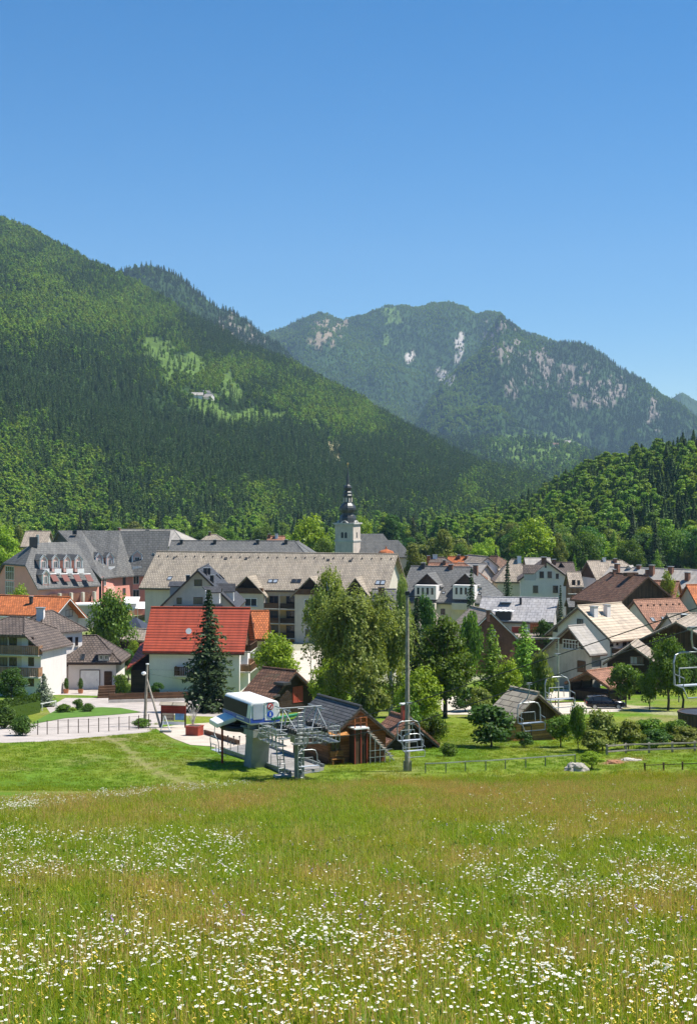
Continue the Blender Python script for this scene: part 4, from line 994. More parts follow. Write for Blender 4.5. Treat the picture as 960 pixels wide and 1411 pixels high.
bq = Vector((p.x, p.y, 0)) + o * .35; bn = MB(); bn.box(bq + Z * .45, (1.1, .4, .05), 0, 0, Mx); bn.box(bq + Z * .8 - o * .15, (1.1, .04, .4), 0, 0, Mx)
for u in (-.45, .45): bn.box(bq + a * u + Z * .22, (.06, .35, .42), 0, 0, Mx)
cnp = MB(); cnp.box(Vector((p.x, p.y, 2.35)) + o * .4, (1.5, .9, .06), 0, 0, Mx @ Matrix.Rotation(R(-18), 3, 'X')); cnp.build('window_canopy', M['w_gold'], H.root)
bench = bn.build('bench', M['w_gold'], None); bench.matrix_world = Matrix.Translation(H.o) @ Matrix.Rotation(H.a, 4, 'Z'); tag(bench, 'golden wooden bench against the front of the brown lift hut', 'bench')
ch = MB(); pr, t = H.hit_roof('front', 459, 985); ch.bar(pr, pr + Vector((.3, 0, .7)), .04, .04); ch.build('aerial', M['steel'], H.roof)

H = House('shed', 'small shed with orange brown tiles and a red chimney behind the lift hut', 'shed', (539, 982), 9.0, 6.7, 5.4, r2=(566, 990), z0=gz(126), wall='w_dark', roof='t_redbrown', oh=.4, ohg=.6, fascia='frame_dark')
H.chim('back', 556, 985, 6, 14, 'red_paint', 'frame_white')

H = House('log_shed', 'golden log shed with weathered shingle roof and dark boarded gable', 'shed', (703, 947), 9.8, 7.4, 6.0, r2=(742, 955), z0=gz(131), wall='w_gold', roof='t_shed', oh=.6, ohg=.8, th=.16, fascia='frame_brown', gable=('w_barn', gz(131) + 2.0, ['right']))
H.door('right', 725, 1012, 12, 22, 'w_gold')
# ------------------------------------------------------------------ plants
def unit(v): return v / np.maximum(np.linalg.norm(v, axis=-1, keepdims=True), 1e-6)
def cards(c, nrm, su, sv, rg, up=None):
    """one diamond-ish leaf spray per row: centre c, normal nrm, half sizes su, sv"""
    n = len(c); t = rg.normal(size=(n, 3)) if up is None else np.broadcast_to(np.asarray(up, float), (n, 3)) + rg.normal(size=(n, 3)) * .25
    u = unit(np.cross(nrm, t)); v = np.cross(u, nrm); v = unit(v)
    su = np.broadcast_to(np.asarray(su, float).reshape(-1, 1), (n, 1)); sv = np.broadcast_to(np.asarray(sv, float).reshape(-1, 1), (n, 1))
    j = lambda: rg.uniform(.75, 1.25, (n, 1))
    V = np.stack([c - v * sv * j(), c + u * su * j(), c + v * sv * j(), c - u * su * j()], 1)
    return V.reshape(-1, 3)
def quads(n): return np.arange(n * 4).reshape(n, 4)
def trunk_mesh(name, mat, H, r, limbs, rg, link=False, spread=.5, top=.75):
    mb = MB(); k = 6
    pts = [(rg.normal(0, .012 * H) * (i > 0), rg.normal(0, .012 * H) * (i > 0), H * top * i / k - (.3 if i == 0 else 0)) for i in range(k + 1)]
    mb.tube(pts, [r * (1.15 - .95 * i / k) for i in range(k + 1)], 7)
    for i in range(limbs):
        t = rg.uniform(.25, .95); q = Vector(pts[0]).lerp(Vector(pts[-1]), t); a = i * 2.4 + rg.uniform(0, .6); L = H * spread * rg.uniform(.5, 1) * (1.1 - .6 * t)
        e = q + Vector((math.cos(a) * L, math.sin(a) * L, L * rg.uniform(.5, 1.0))); m = q.lerp(e, .5) + Vector((0, 0, -.06 * L))
        mb.tube([q, m, e], [r * .38 * (1 - .5 * t), r * .24 * (1 - .5 * t), r * .06], 5, cap=False)
    o = mb.build(name, mat, None, True)
    return o
def crown_round(seed, H, rx, z0, lobes, leaves, leaf, lobe_r=.42, flat=1.0, up=.35):
    rg = np.random.default_rng(seed); rz = (H - z0) / 2; cz = z0 + rz
    d = unit(rg.normal(size=(lobes, 3))); rad = rg.uniform(.45, .82, (lobes, 1)); C = d * rad * [rx, rx, rz] + [0, 0, cz]
    C[: max(2, lobes // 6)] *= [.3, .3, 1]
    # narrower towards the top, fuller low down
    s = np.clip((C[:, 2] - z0) / (H - z0), 0, 1); C[:, :2] *= (1.12 - .45 * s[:, None] ** 2)
    lr = lobe_r * rx * rg.uniform(.65, 1.2, lobes)
    i = rg.integers(0, lobes, leaves); q = unit(rg.normal(size=(leaves, 3))); q[:, 2] = np.where(rg.random(leaves) < .3, np.abs(q[:, 2]), q[:, 2])
    rr = rg.random(leaves) ** .35
    p = C[i] + q * (lr[i] * rr * rg.uniform(.85, 1.15, leaves))[:, None] * [1, 1, .78]
    nrm = unit(q * .85 + rg.normal(size=(leaves, 3)) * .45 + [0, 0, up])
    sz = leaf * rg.uniform(.6, 1.3, leaves)
    return cards(p, nrm, sz * .75, sz, rg)
def crown_birch(seed, H, rx, z0, strands, leaf, core=True):
    rg = np.random.default_rng(seed); P_ = []; 
    lob = 24; d = unit(rg.normal(size=(lob, 3))); C = d * rg.uniform(.25, .8, (lob, 1)) * [rx, rx, (H - z0) / 2 * .95] + [0, 0, z0 + (H - z0) * .5]
    s = (C[:, 2] - z0) / (H - z0); C[:, :2] *= (1.3 - 1.0 * s[:, None])
    for k in range(strands):
        c = C[rg.integers(0, lob)]; q = unit(rg.normal(size=3)); st = c + q * rx * .33 * rg.random() ** .4 * np.array([1, 1, 1.2]); L = rg.uniform(.035, .12) * H
        n = int(L / (leaf * .8)) + 2; tt = np.arange(n) / n; dr = np.array([q[0], q[1], 0]) * .25
        P_.append(st + tt[:, None] * (np.array([0, 0, -L]) + dr * L) + rg.normal(size=(n, 3)) * leaf * .45)
    p = np.concatenate(P_); p = p[p[:, 2] > .3]; n = len(p); ctr = np.array([0, 0, z0 + (H - z0) * .5])
    nrm = unit(unit((p - ctr) * [1, 1, .5]) * .8 + rg.normal(size=(n, 3)) * .42 + [0, 0, .35])
    sz = leaf * rg.uniform(.6, 1.2, n)
    return cards(p, nrm, sz * .55, sz, rg, up=(0, 0, 1))
def crown_spruce(seed, H, rx, z0, levels, nb, leaf, power=.85, droop=.25, fluff=1.0, step=.42):
    rg = np.random.default_rng(seed); A = []; Nn = []; S = []
    for l in range(levels):
        f = l / (levels - 1); z = z0 + (H - z0) * (f ** .92) * .985; Rr = rx * (1 - f) ** power * rg.uniform(.76, 1.12) + .12
        m = max(4, int(nb * (1 - .45 * f)))
        for b in range(m):
            a = 2 * math.pi * (b + rg.random() * .8) / m + l * 1.3; r = Rr * rg.uniform(.55, 1.22); n = max(2, int(r / step))
            t = (np.arange(n) + .6) / n; rad = r * t
            zz = z - droop * r * t ** 1.5 + .10 * r * np.maximum(t - .7, 0) * 3 * (.5 + .5 * f)
            ca, sa = math.cos(a), math.sin(a); side = rg.normal(size=(n,)) * .10 * r
            for sgn in (-1, 0, 1):
                w = .30 * fluff * (1.05 - .55 * t) * min(1.2, r * .5 + .3)
                px_ = ca * rad - sa * (side + sgn * w); py_ = sa * rad + ca * (side + sgn * w)
                A.append(np.stack([px_, py_, zz - abs(sgn) * .10 * fluff - (rg.random(n) * .18)], 1))
                nn = np.stack([np.full(n, ca * .35 - sa * sgn * .6), np.full(n, sa * .35 + ca * sgn * .6), np.full(n, .75)], 1) + rg.normal(size=(n, 3)) * .33
                Nn.append(nn); S.append(leaf * rg.uniform(.75, 1.3, n) * (1.0 - .25 * f))
    p = np.concatenate(A); nrm = unit(np.concatenate(Nn)); s = np.concatenate(S); rad = p * [1, 1, 0] + [0, 0, -.001]
    return cards(p, nrm, s * .55, s * 1.15, rg, up=None)

LEAF = {
 'lime': m_leaf('lime_leaves', (.070, .125, .014), (.19, .28, .034)),
 'green': m_leaf('green_leaves', (.030, .065, .012), (.085, .145, .026)),
 'deep': m_leaf('deep_green_leaves', (.016, .048, .014), (.050, .115, .030)),
 'birch': m_leaf('birch_leaves', (.066, .100, .028), (.165, .215, .068)),
 'willow': m_leaf('olive_leaves', (.060, .085, .022), (.135, .165, .05)),
 'spruce': m_leaf('spruce_needles', (.012, .024, .014), (.042, .066, .034), .15),
 'blue': m_leaf('blue_spruce_needles', (.04, .062, .055), (.13, .165, .15), .12),
 'larch': m_leaf('larch_needles', (.052, .108, .018), (.13, .22, .038), .4),
 'hedge': m_leaf('hedge_leaves', (.020, .045, .012), (.055, .105, .024), .25),
}
PROTO = {}
def proto(key, name, verts, leafkey, trunk=None):
    PROTO[key] = (name, np_mesh('crown', verts, quads(len(verts) // 4), LEAF[leafkey], link=False).data, trunk.data if trunk else None,
                  float(verts[:, 2].max()), float(np.percentile(np.hypot(verts[:, 0], verts[:, 1]), 97)))
    if trunk: bpy.data.objects.remove(trunk)
def tk(H, r, limbs, seed, mat='bark', **k): return trunk_mesh('trunk', M[mat], H, r, limbs, np.random.default_rng(seed), **k)
proto('round', 'deciduous_tree', crown_round(1, 11, 4.6, 1.3, 30, 7500, .21), 'green', tk(11, .28, 9, 1))
proto('round2', 'deciduous_tree', crown_round(2, 12, 4.4, 1.6, 34, 8000, .21, .36), 'deep', tk(12, .28, 9, 2))
proto('lime', 'deciduous_tree', crown_round(3, 11, 4.8, 1.4, 36, 8000, .22, .36), 'lime', tk(11, .28, 9, 3))
proto('tallround', 'deciduous_tree', crown_round(4, 14, 3.9, .9, 36, 7500, .23, .40), 'green', tk(14, .3, 10, 4))
proto('olive', 'deciduous_tree', crown_round(5, 11, 4.3, 1.5, 30, 7000, .22, .38), 'willow', tk(11, .26, 9, 5))
proto('birch', 'birch_tree', crown_birch(6, 17, 4.3, 1.0, 1900, .155), 'birch', tk(17, .2, 12, 6, 'birch_bark', spread=.18, top=.66))
proto('birch2', 'birch_tree', crown_birch(7, 18, 3.4, 1.0, 1600, .155), 'birch', tk(18, .2, 12, 7, 'birch_bark', spread=.14, top=.66))
proto('spruce', 'spruce_tree', crown_spruce(8, 16, 4.0, .5, 34, 15, .30), 'spruce', tk(16, .25, 0, 8, top=.97))
proto('spruce2', 'spruce_tree', crown_spruce(9, 15, 2.5, .5, 30, 12, .28, .9), 'spruce', tk(15, .2, 0, 9, top=.97))
proto('blue', 'spruce_tree', crown_spruce(10, 6, 2.2, .2, 20, 14, .2, .85, .1, .7, .3), 'blue', tk(6, .1, 0, 10, top=.95))
proto('larch', 'larch_tree', crown_spruce(11, 12, 3.3, 1.0, 26, 12, .26, .62, .12, 1.25), 'larch', tk(12, .2, 0, 11, top=.95))
proto('larch2', 'larch_tree', crown_spruce(12, 12, 3.2, .9, 24, 12, .27, .55, .2, 1.3), 'larch', tk(12, .2, 0, 12, top=.95))
proto('bush', 'bush', crown_round(13, 3, 1.8, .1, 18, 3200, .13, .46), 'green', tk(3, .07, 5, 13, top=.5))
proto('bush2', 'bush', crown_round(14, 3.2, 1.9, .1, 20, 3400, .13, .42), 'deep', tk(3, .07, 5, 14, top=.5))
proto('apple', 'fruit_tree', crown_round(15, 4.6, 2.3, 1.1, 20, 3600, .14, .42), 'green', tk(4.6, .1, 7, 15))
proto('willowbush', 'bush', crown_round(16, 4, 2.4, .3, 22, 4200, .15, .38), 'willow', tk(4, .08, 6, 16, top=.5))
proto('ball', 'shrub', crown_round(17, 2, 1.05, .0, 40, 3600, .085, .55), 'hedge', tk(2, .05, 3, 17, top=.4))
nTree = [0]
def plant(key, px, base, top, wpx, label, cat='tree', group=None, Y=None, name=None, rot=None):
    nm, crown, trunk, H0, r0 = PROTO[key]
    if Y is None: b = gp(px, base)
    else: b = Vector(((px - CX) * Y / F, Y, gz(Y)))
    h = CZ - (top - HOR) * b.y / F - b.z; sz = h / H0; sx = wpx * b.y / F / 2 / r0
    nTree[0] += 1
    e = empty(name or nm, b, rot if rot is not None else nTree[0] * 1.7); e.scale = (sx, sx, sz); tag(e, label, cat, group)
    for n, me in (('crown', crown), ('trunk', trunk)):
        if me: o = bpy.data.objects.new(n, me); COL.objects.link(o); o.parent = e
    return e
# individually placed plants, front to back
plant('spruce', 288, 981, 812, 78, 'tall dark spruce standing before the red roof')
plant('birch', 487, 985, 802, 120, 'broad drooping birch behind the lift hut', Y=150)
plant('birch2', 452, 965, 776, 66, 'slim tall birch whose tip pokes over the tan roof, left of the broad birch', Y=175)
plant('birch2', 538, 985, 808, 80, 'greyish birch right behind the tall bare pole', Y=158)
plant('birch2', 553, 985, 784, 30, 'thin feathery birch top in front of the right end of the tan roof', Y=185)
plant('lime', 455, 990, 905, 60, 'leafy low tree at the birches\' left foot, beside the pale parking court', Y=155)
plant('spruce2', 574, 985, 822, 46, 'shady spruce crowded between the pole and the round dark green tree', Y=168)
plant('tallround', 613, 985, 846, 76, 'dense rounded dark green tree right of the tall pole', Y=158)
plant('lime', 578, 985, 915, 62, 'yellowish green young tree leaning on the tall pole', Y=140)
plant('spruce2', 649, 905, 783, 30, 'thin pointed spruce in front of the long grey roof', Y=245)
plant('spruce2', 699, 850, 773, 30, 'dark spruce between the grey roof and the white village gable', Y=268)
plant('spruce2', 772, 852, 806, 17, 'narrow little spruce at the corner of the pale shingle roof', Y=240)
plant('larch', 677, 980, 860, 56, 'light green feathery larch in front of the brick gable')
plant('larch2', 722, 968, 856, 58, 'second, broader larch close behind the log shed')
plant('willowbush', 742, 945, 893, 42, 'shaggy green bush at the right foot of the broader larch', 'bush', Y=160)
plant('round2', 752, 905, 852, 38, 'leafy tree behind the stained annexe', Y=225)
plant('round', 152, 895, 809, 66, 'leafy round tree in front of the pink hotel', Y=222)
plant('lime', 381, 935, 868, 64, 'bright lime green round tree beside the orange roof', Y=188)
plant('round', 920, 965, 872, 56, 'airy tree standing against the black timber barn', Y=168)
plant('apple', 862, 968, 913, 44, 'bright small round tree beside the red brown carport', Y=174)
plant('apple', 895, 972, 925, 34, 'small shady tree between the round tree and the timber barn', Y=170)
plant('lime', 920, 825, 783, 26, 'bright rounded tree rising among the roofs by the barn', Y=285)
plant('bush', 597, 1030, 979, 40, 'flowering elder bush right of the lift hut', 'bush')
plant('bush2', 676, 1030, 970, 76, 'wide dark green bush left of the log shed', 'bush')
plant('bush', 617, 1042, 1022, 26, 'low clipped bush on the mown grass', 'bush')
plant('apple', 772, 1030, 985, 42, 'small fruit tree casting shade right of the log shed', 'fruit tree')
plant('apple', 796, 1037, 968, 26, 'slender upright fruit tree in front of the parking place', 'fruit tree')
plant('willowbush', 830, 1034, 976, 62, 'large tangled willow bush in front of the black car', 'bush')
plant('willowbush', 816, 1037, 1004, 54, 'lower spreading bush at the left foot of the willow bush', 'bush')
plant('bush', 893, 1022, 989, 54, 'round green bush on the right lawn, near the dark tub', 'bush')
plant('bush2', 903, 1032, 1005, 50, 'darker bush directly in front of the round green bush', 'bush')
plant('willowbush', 945, 1030, 1000, 60, 'pale green bush under the dark tub at the right edge', 'bush')
plant('lime', 815, 1060, 1034, 34, 'weedy green clump beside the pale rock', 'weed clump', name='weed_clump')
plant('bush', 648, 890, 836, 34, 'flowering white bush under the thin spruce', 'bush', Y=215)
plant('spruce2', 54, 880, 830, 8, 'tiny dark treetop poking out behind the white chimney', Y=225)
plant('round2', 15, 985, 918, 48, 'dense dark green tree before the balconies', Y=172)
plant('blue', 60, 978, 928, 34, 'bluish spruce in front of the white house corner', Y=174)
plant('ball', 6, 1004, 970, 34, 'dark clipped round shrub at the very left edge', 'shrub')
plant('ball', 31, 1014, 984, 34, 'dark clipped round shrub beside the left wire fence', 'shrub')
plant('ball', 121, 981, 969, 20, 'dark green ball shrub on the little lawn', 'shrub')
plant('bush', 107, 979, 962, 15, 'reddish flowered shrub beside the ball shrub on the little lawn', 'shrub')
plant('bush', 89, 982, 970, 24, 'low spreading plant at the left of the little lawn', 'shrub')
plant('lime', 100, 982, 974, 10, 'yellow green cushion plant on the little lawn', 'plant', name='garden_plant')
plant('bush', 165, 962, 927, 26, 'green bush beside the steps left of the red house', 'bush', Y=192)
plant('bush2', 216, 956, 940, 18, 'dark shrub against the white wall of the red house', 'shrub', Y=193)
plant('bush', 238, 968, 956, 14, 'yellowish shrub in the bed before the white wall', 'shrub', Y=186)
plant('bush', 195, 1003, 989, 26, 'grassy green clump at the foot of the wooden pole', 'weed clump', name='weed_clump')
plant('lime', 186, 905, 880, 24, 'light green bush between the sheds and the red wing roof', 'bush', Y=215)
plant('round2', 176, 925, 893, 30, 'dark bush behind the garage wing', 'bush', Y=212)
plant('lime', 26, 822, 803, 38, 'bright green tree in front of the pink hotel tower', Y=262)
plant('lime', 4, 775, 718, 50, 'sunny green tree cut by the left edge above the roofs', Y=420)
plant('olive', 26, 750, 722, 22, 'pale olive tree left of the beige block', Y=470)
plant('lime', 425, 790, 706, 62, 'large sunlit round tree left of the church tower', Y=420)
plant('round', 445, 790, 737, 34, 'lower green tree touching the church tower', Y=410)
plant('lime', 500, 780, 709, 34, 'green tree directly right of the onion dome', Y=560)
plant('round2', 540, 780, 707, 36, 'rounded dark green tree right of the church roof', Y=580)
plant('spruce2', 569, 780, 711, 26, 'dark bluish conifer between green trees right of the church', Y=560)
plant('olive', 571, 790, 747, 36, 'pale willowy tree standing by the grey roof', Y=360)
plant('olive', 613, 790, 728, 42, 'greyish olive tree behind the orange roof', Y=440)
plant('lime', 735, 800, 708, 62, 'bright domed lime tree in front of the forest', Y=430)
plant('olive', 768, 800, 733, 26, 'yellowish tree leaning on the domed lime tree', Y=430)
plant('larch', 905, 800, 756, 26, 'pale young conifer above the beige roofs', Y=400)
plant('larch', 791, 790, 762, 12, 'light green sapling above the village gable', Y=400)
plant('larch', 808, 790, 765, 12, 'light green sapling at the left end of the weathered roof', Y=400)
plant('bush', 950, 800, 778, 28, 'green shrub behind the chimneys at the right edge', 'bush', Y=350)
plant('spruce2', 700, 900, 800, 18, 'slim green conifer beside the dark spruce', Y=262)
plant('round', 598, 985, 880, 60, 'leafy green tree filling the gap behind the round dark green tree', Y=178)
plant('bush2', 640, 985, 945, 40, 'dark shrubbery under the round dark green tree', 'bush', Y=166)
plant('bush', 570, 990, 935, 52, 'leafy undergrowth between the birch and the tall pole', 'bush', Y=150)
plant('willowbush', 508, 985, 925, 56, 'drooping bushy growth at the foot of the broad birch', 'bush', Y=146)
plant('round', 470, 985, 850, 66, 'full green tree filling in behind the broad birch', Y=172)
plant('round2', 585, 985, 815, 42, 'tall dark tree standing behind the shady spruce', Y=195)
plant('willowbush', 660, 985, 945, 44, 'loose shrub beside the gravel at the larch foot', 'bush', Y=158)
plant('bush', 560, 1010, 962, 40, 'green shrub behind the shed with the red chimney', 'bush', Y=132)
plant('lime', 700, 975, 905, 40, 'light green young tree between the two larches', Y=165)
plant('bush2', 722, 1030, 1008, 26, 'small dark shrub at the log shed wall', 'shrub')
plant('willowbush', 865, 1034, 990, 46, 'olive bush between the willow bush and the round lawn bush', 'bush')
plant('bush', 930, 1026, 990, 40, 'leafy bush left of the dark tub', 'bush')
plant('round2', 940, 955, 890, 46, 'dark leafy tree before the black barn at the right edge', Y=172)
# hedge
hv = []; rg = np.random.default_rng(33)
A, B = gp(-20, 1000), gp(54, 982); n = 3800; t = rg.random(n); w = rg.uniform(-.6, .6, n); z = rg.random(n) ** .8 * 1.9 + .1
c = np.array(A)[None] * (1 - t[:, None]) + np.array(B)[None] * t[:, None]; c[:, 1] += w; c[:, 2] = A.z * (1 - t) + B.z * t + z + .25 * np.abs(np.sin(t * 60))
v = cards(c, unit(np.stack([rg.normal(size=n) * .5, np.where(w < 0, -1, .6) + rg.normal(size=n) * .3, rg.normal(size=n) * .4 + .35], 1)), .12, .17, rg)
e = tag(empty('hedge', (A + B) / 2), 'clipped dark thuja hedge behind the white rail at the left', 'hedge')
np_mesh('foliage', v - np.array(e.location), quads(n), LEAF['hedge'], e)
MB().bar(A - e.location + Vector((0, 0, .75)), B - e.location + Vector((0, 0, .65)), .3, 1.3).build('stems', LEAF['hedge'], e)

# ------------------------------------------------------------------ chairlift
Y0 = 105.5; zg = gz(Y0)
U = Vector((.42, -.907, 0)).normalized(); S = Vector((.907, .42, 0)).normalized(); Z = Vector((0, 0, 1)); RM = Matrix((U, -S * -1, Z)).transposed()
RM = Matrix((U, S * -1, Z)).transposed() if False else Matrix((U, Z.cross(U), Z)).transposed()      # local x along the line uphill, y to its left
C0 = P(340, 950, 12.6); base = gp(357, 1057)
cab_far, cab_near = P(308, 954.5, 12.45), P(345, 967, 12.45)
ctr = Vector((-7.2, 107.4, 0)); sta = tag(empty('lift_station', (ctr.x, ctr.y, zg), math.atan2(U.y, U.x)), 'chairlift valley station with white cabin on a slanted grey concrete pillar', 'lift station')
zt = 12.45 - zg; zb = 10.8 - zg
cb = MB(); Wc = 2.3; Lc = 5.6
prof = [(-Wc / 2, zb), (Wc / 2, zb), (Wc / 2 + .06, zb + .55), (Wc / 2 - .04, zt - .2), (Wc / 2 - .2, zt), (-Wc / 2 + .2, zt), (-Wc / 2 + .04, zt - .2), (-Wc / 2 - .06, zb + .55)]
cb.prism(prof, 'x', -Lc / 2, Lc / 2); cab = cb.build('cabin', M['lift_white'], sta, bevel=.09)
s_ = MB()
for sy in (-1, 1): s_.box((0, sy * (Wc / 2 + .055), zb + .32), (Lc - .1, .03, .34))
for sx in (-1, 1): s_.box((sx * (Lc / 2 + .012), 0, zb + .32), (.03, Wc - .06, .34))
s_.build('blue_stripe', M['lift_blue'], cab)
w_ = MB()
for sy in (-1, 1): w_.box((-.2, sy * (Wc / 2 + .025), zb + 1.0), (Lc - .75, .06, .95), 0, 0, Matrix.Rotation(sy * .085, 3, 'X'))
w_.build('side_window', M['tinted'], cab)
sp = MB().box((Lc / 2 + .03, .38, zb + .95), (.04, .8, 1.3)).build('sign_panel', M['frame_white'], cab)
def disc(parent, c, r, mat, name, ring=None, ax='x'):
    m = MB(); m.tube([Vector(c), Vector(c) + Vector((.03, 0, 0))], r, 18); o = m.build(name, M[mat], parent)
    return o
disc(sp, (Lc / 2 + .05, .38, zb + 1.28), .24, 'sign_red', 'prohibition_sign'); disc(sp, (Lc / 2 + .07, .38, zb + 1.28), .17, 'frame_white', 'sign_centre')
MB().box((Lc / 2 + .115, .38, zb + 1.28), (.02, .36, .07), 0, 0, Matrix.Rotation(R(45), 3, 'X')).build('sign_bar', M['sign_red'], sp)
fgm = MB(); fgm.box((Lc / 2 + .105, .38, zb + 1.26), (.012, .07, .16)); fgm.box((Lc / 2 + .105, .38, zb + 1.37), (.012, .06, .05)); fgm.build('sign_figure', M['frame_dark'], sp)
disc(sp, (Lc / 2 + .05, .38, zb + .72), .24, 'sign_blue', 'mandatory_sign')
fgm = MB(); fgm.box((Lc / 2 + .085, .38, zb + .70), (.012, .09, .2)); fgm.box((Lc / 2 + .085, .38, zb + .85), (.012, .07, .06)); fgm.build('sign_figure', M['frame_white'], sp)
MB().box((Lc / 2 + .07, .38, zb + 1.55), (.015, .6, .06)).build('sign_lettering', M['frame_dark'], sp)
MB().box((Lc / 2 + .03, -.55, zb + .95), (.03, .75, 1.1)).build('end_door', M['seat_pad'], cab)
lt = MB()
for i in range(7): lt.box((.35 + i * .22, -Wc / 2 - .085 + 0.0, zb + .33), (.13, .02, .11))
lt.build('stripe_lettering', M['frame_white'], cab)
rb = MB()
for i in range(11): rb.box((-Lc / 2 + .4 + i * .48, 0, zt + .015), (.04, Wc - .9, .03))
rb.build('roof_rib', M['frame_white'], cab)
# pillar
pl = MB(); a0, a1 = Vector((.9, .0, -.5)), Vector((1.5, 0, zb - .5))
V = []
for c_, hx, hy in ((a0, .72, .68), (a1, .66, .66)):
    for sx, sy in ((-1, -1), (1, -1), (1, 1), (-1, 1)): V.append(c_ + Vector((sx * hx, sy * hy, 0)))
pl.add(V, [(3, 2, 1, 0), (4, 5, 6, 7)] + [(i, (i + 1) % 4, 4 + (i + 1) % 4, 4 + i) for i in range(4)]); pl.box((1.6, 0, zb - .62), (2.6, 1.9, .55)); pl.build('pillar', M['concrete'], sta)
# bull wheel and underframe
bw = MB(); bw.lathe([(1.9, 0), (2.05, .08), (2.05, .28), (1.9, .36), (1.7, .36), (1.7, 0)], 28, (-.8, 0, zb - .8)); 
for i in range(6): a = R(60 * i); bw.bar((-.8, 0, zb - .62), (-.8 + 1.75 * math.cos(a), 1.75 * math.sin(a), zb - .62), .14, .12)
bw.build('bull_wheel', M['black'], sta)
uf = MB(); uf.box((1.0, 0, zb - .18), (Lc + .3, .5, .3)); uf.box((-1, 0, zb - .2), (.4, Wc - .2, .25)); uf.box((2.2, 0, zb - .2), (.4, Wc - .2, .25)); uf.build('underframe', M['dull_steel'], sta)
wn = MB(); 
V = [(-3.2, 3.1, zb - .35), (-1.2, 3.3, zb - .35), (-.6, 1.1, zb + .25), (-2.8, .9, zb + .3)]
# side wing roof plate towards the left
V = [Vector((-2.2, -2.5, zb - .15)), Vector((-.5, -2.5, zb - .25)), Vector((-.1, -1.1, zb + .25)), Vector((-2.3, -1.1, zb + .3))]
wn.slab(V, [(0, 1, 2, 3)], .35); wn.build('side_wing', M['lift_white'], sta, bevel=.06)
wb = MB(); wb.tube([(-1, -1.9, 0), (-1, -1.9, zb - .5)], .09, 8); wb.build('wing_post', M['red_paint'], sta)
# first tower right in front of the station: column, cross arm, wheel batteries, catwalks
tb_ = gp(412, 1073); zt0 = tb_.z
tow = tag(empty('lift_tower', tb_, math.atan2(U.y, U.x)), 'galvanised lift tower head with catwalks, wheel batteries and ladders beside the brown hut', 'lift tower')
zr_ = 10.5 - zt0; ll = 1.35
MB().tube([(0, 0, -.5), (0, 0, zr_ + .9)], .34, 14).build('column', M['dull_steel'], tow)
q = MB(); q.box((0, 0, zr_ + .55), (.55, 3.4, .45)); q.box((0, 0, zr_ + .25), (.8, 1.0, .9)); q.build('cross_arm', M['steel'], tow)
for sy in (-1, 1):
    y = sy * 1.45; g_ = MB()
    g_.box((0, y, zr_ + .55), (2 * ll, .14, .28)); g_.box((0, y - sy * .45, zr_ + .6), (2 * ll, .12, .22))
    for i in range(5): g_.box((-ll + .1 + i * (2 * ll - .2) / 4, y - sy * .22, zr_ + .56), (.1, .6, .14))
    g_.build('wheel_beam', M['steel'], tow)
    wh = MB()
    for i in range(8): x = -ll + .2 + i * .44; wh.tube([(x, y - .3 * sy - .08, zr_ + .86), (x, y - .3 * sy + .08, zr_ + .86)], .2, 12)
    wh.build('rope_wheels', M['black'], tow)
    ck = MB(); yo = y + sy * .5
    for k in range(5): ck.box((0, yo + (k - 2) * .16, zr_ - .1), (2 * ll + .6, .09, .05))
    for i in range(5): ck.box((-ll + i * ll / 2, yo, zr_ - .16), (.06, .8, .06)); ck.box((-ll + i * ll / 2, yo - sy * .2, zr_ + .15), (.06, .06, .5))
    ck.build('catwalk', M['steel'], tow)
    rl = MB()
    for yr in (yo + sy * .4,):
        for i in range(6): x = -ll - .25 + i * (2 * ll + .5) / 5; rl.tube([(x, yr, zr_ - .1), (x, yr, zr_ + 1.0)], .032, 6)
        for zz in (.35, .68, 1.0): rl.tube([(-ll - .25, yr, zr_ + zz), (ll + .25, yr, zr_ + zz)], .028, 6)
    for x in (-ll - .25, ll + .25):
        for zz in (.35, .68, 1.0): rl.tube([(x, yo - .38 * sy, zr_ + zz), (x, yo + .4 * sy, zr_ + zz)], .028, 6)
    rl.build('guard_rail', M['steel'], tow)
    ga = MB()
    for x in (-.9, .9): ga.tube([(x, y - sy * .9, zr_ + .7), (x * .2, y - sy * .2, zr_ + 2.15)], .038, 6); ga.tube([(x, y + sy * .3, zr_ + .7), (x * .2, y - sy * .2, zr_ + 2.15)], .038, 6)
    ga.tube([(-1.3, y - sy * .2, zr_ + 2.18), (1.5, y - sy * .2, zr_ + 2.18)], .045, 6); ga.build('lifting_gantry', M['steel'], tow)
md = MB()
for sx in (-1, 1):
    for zz in (-.1,): 
        for k in range(4): md.box((sx * (1.0 + .16 * k), 0, zr_ + zz), (.09, 2.0, .05))
    for i in range(7): md.tube([(sx * 1.62, -.99 + i * .33, zr_ - .1), (sx * 1.62, -.99 + i * .33, zr_ + .98)], .028, 6)
    for zz in (.35, .68, .98): md.tube([(sx * 1.62, -1.02, zr_ + zz), (sx * 1.62, 1.02, zr_ + zz)], .026, 6)
md.build('middle_catwalk', M['steel'], tow)
q = MB(); q.tube([(0, -1.7, zr_ + 2.2), (0, 1.7, zr_ + 2.2)], .04, 6)
for y in (-1.2, 0, 1.2): q.tube([(0, y, zr_ + .8), (0, y + .5, zr_ + 2.2)], .05, 6)
q.build('top_beam', M['steel'], tow)
q = MB(); q.tube([(-.9, -1.7, zr_ + 1.35), (-.9, .0, zr_ + 1.5)], .1, 6); q.tube([(-.6, -1.6, zr_ + 1.45), (-.6, .2, zr_ + 1.62)], .1, 6); q.build('green_hose', m_plain('green_hose', (.02, .24, .10), .5), tow)
lc = MB()
for dy in (-.22, .22): lc.tube([(.55, dy - .1, -.1), (.55, dy - .1, zr_ + 1.9)], .04, 6)
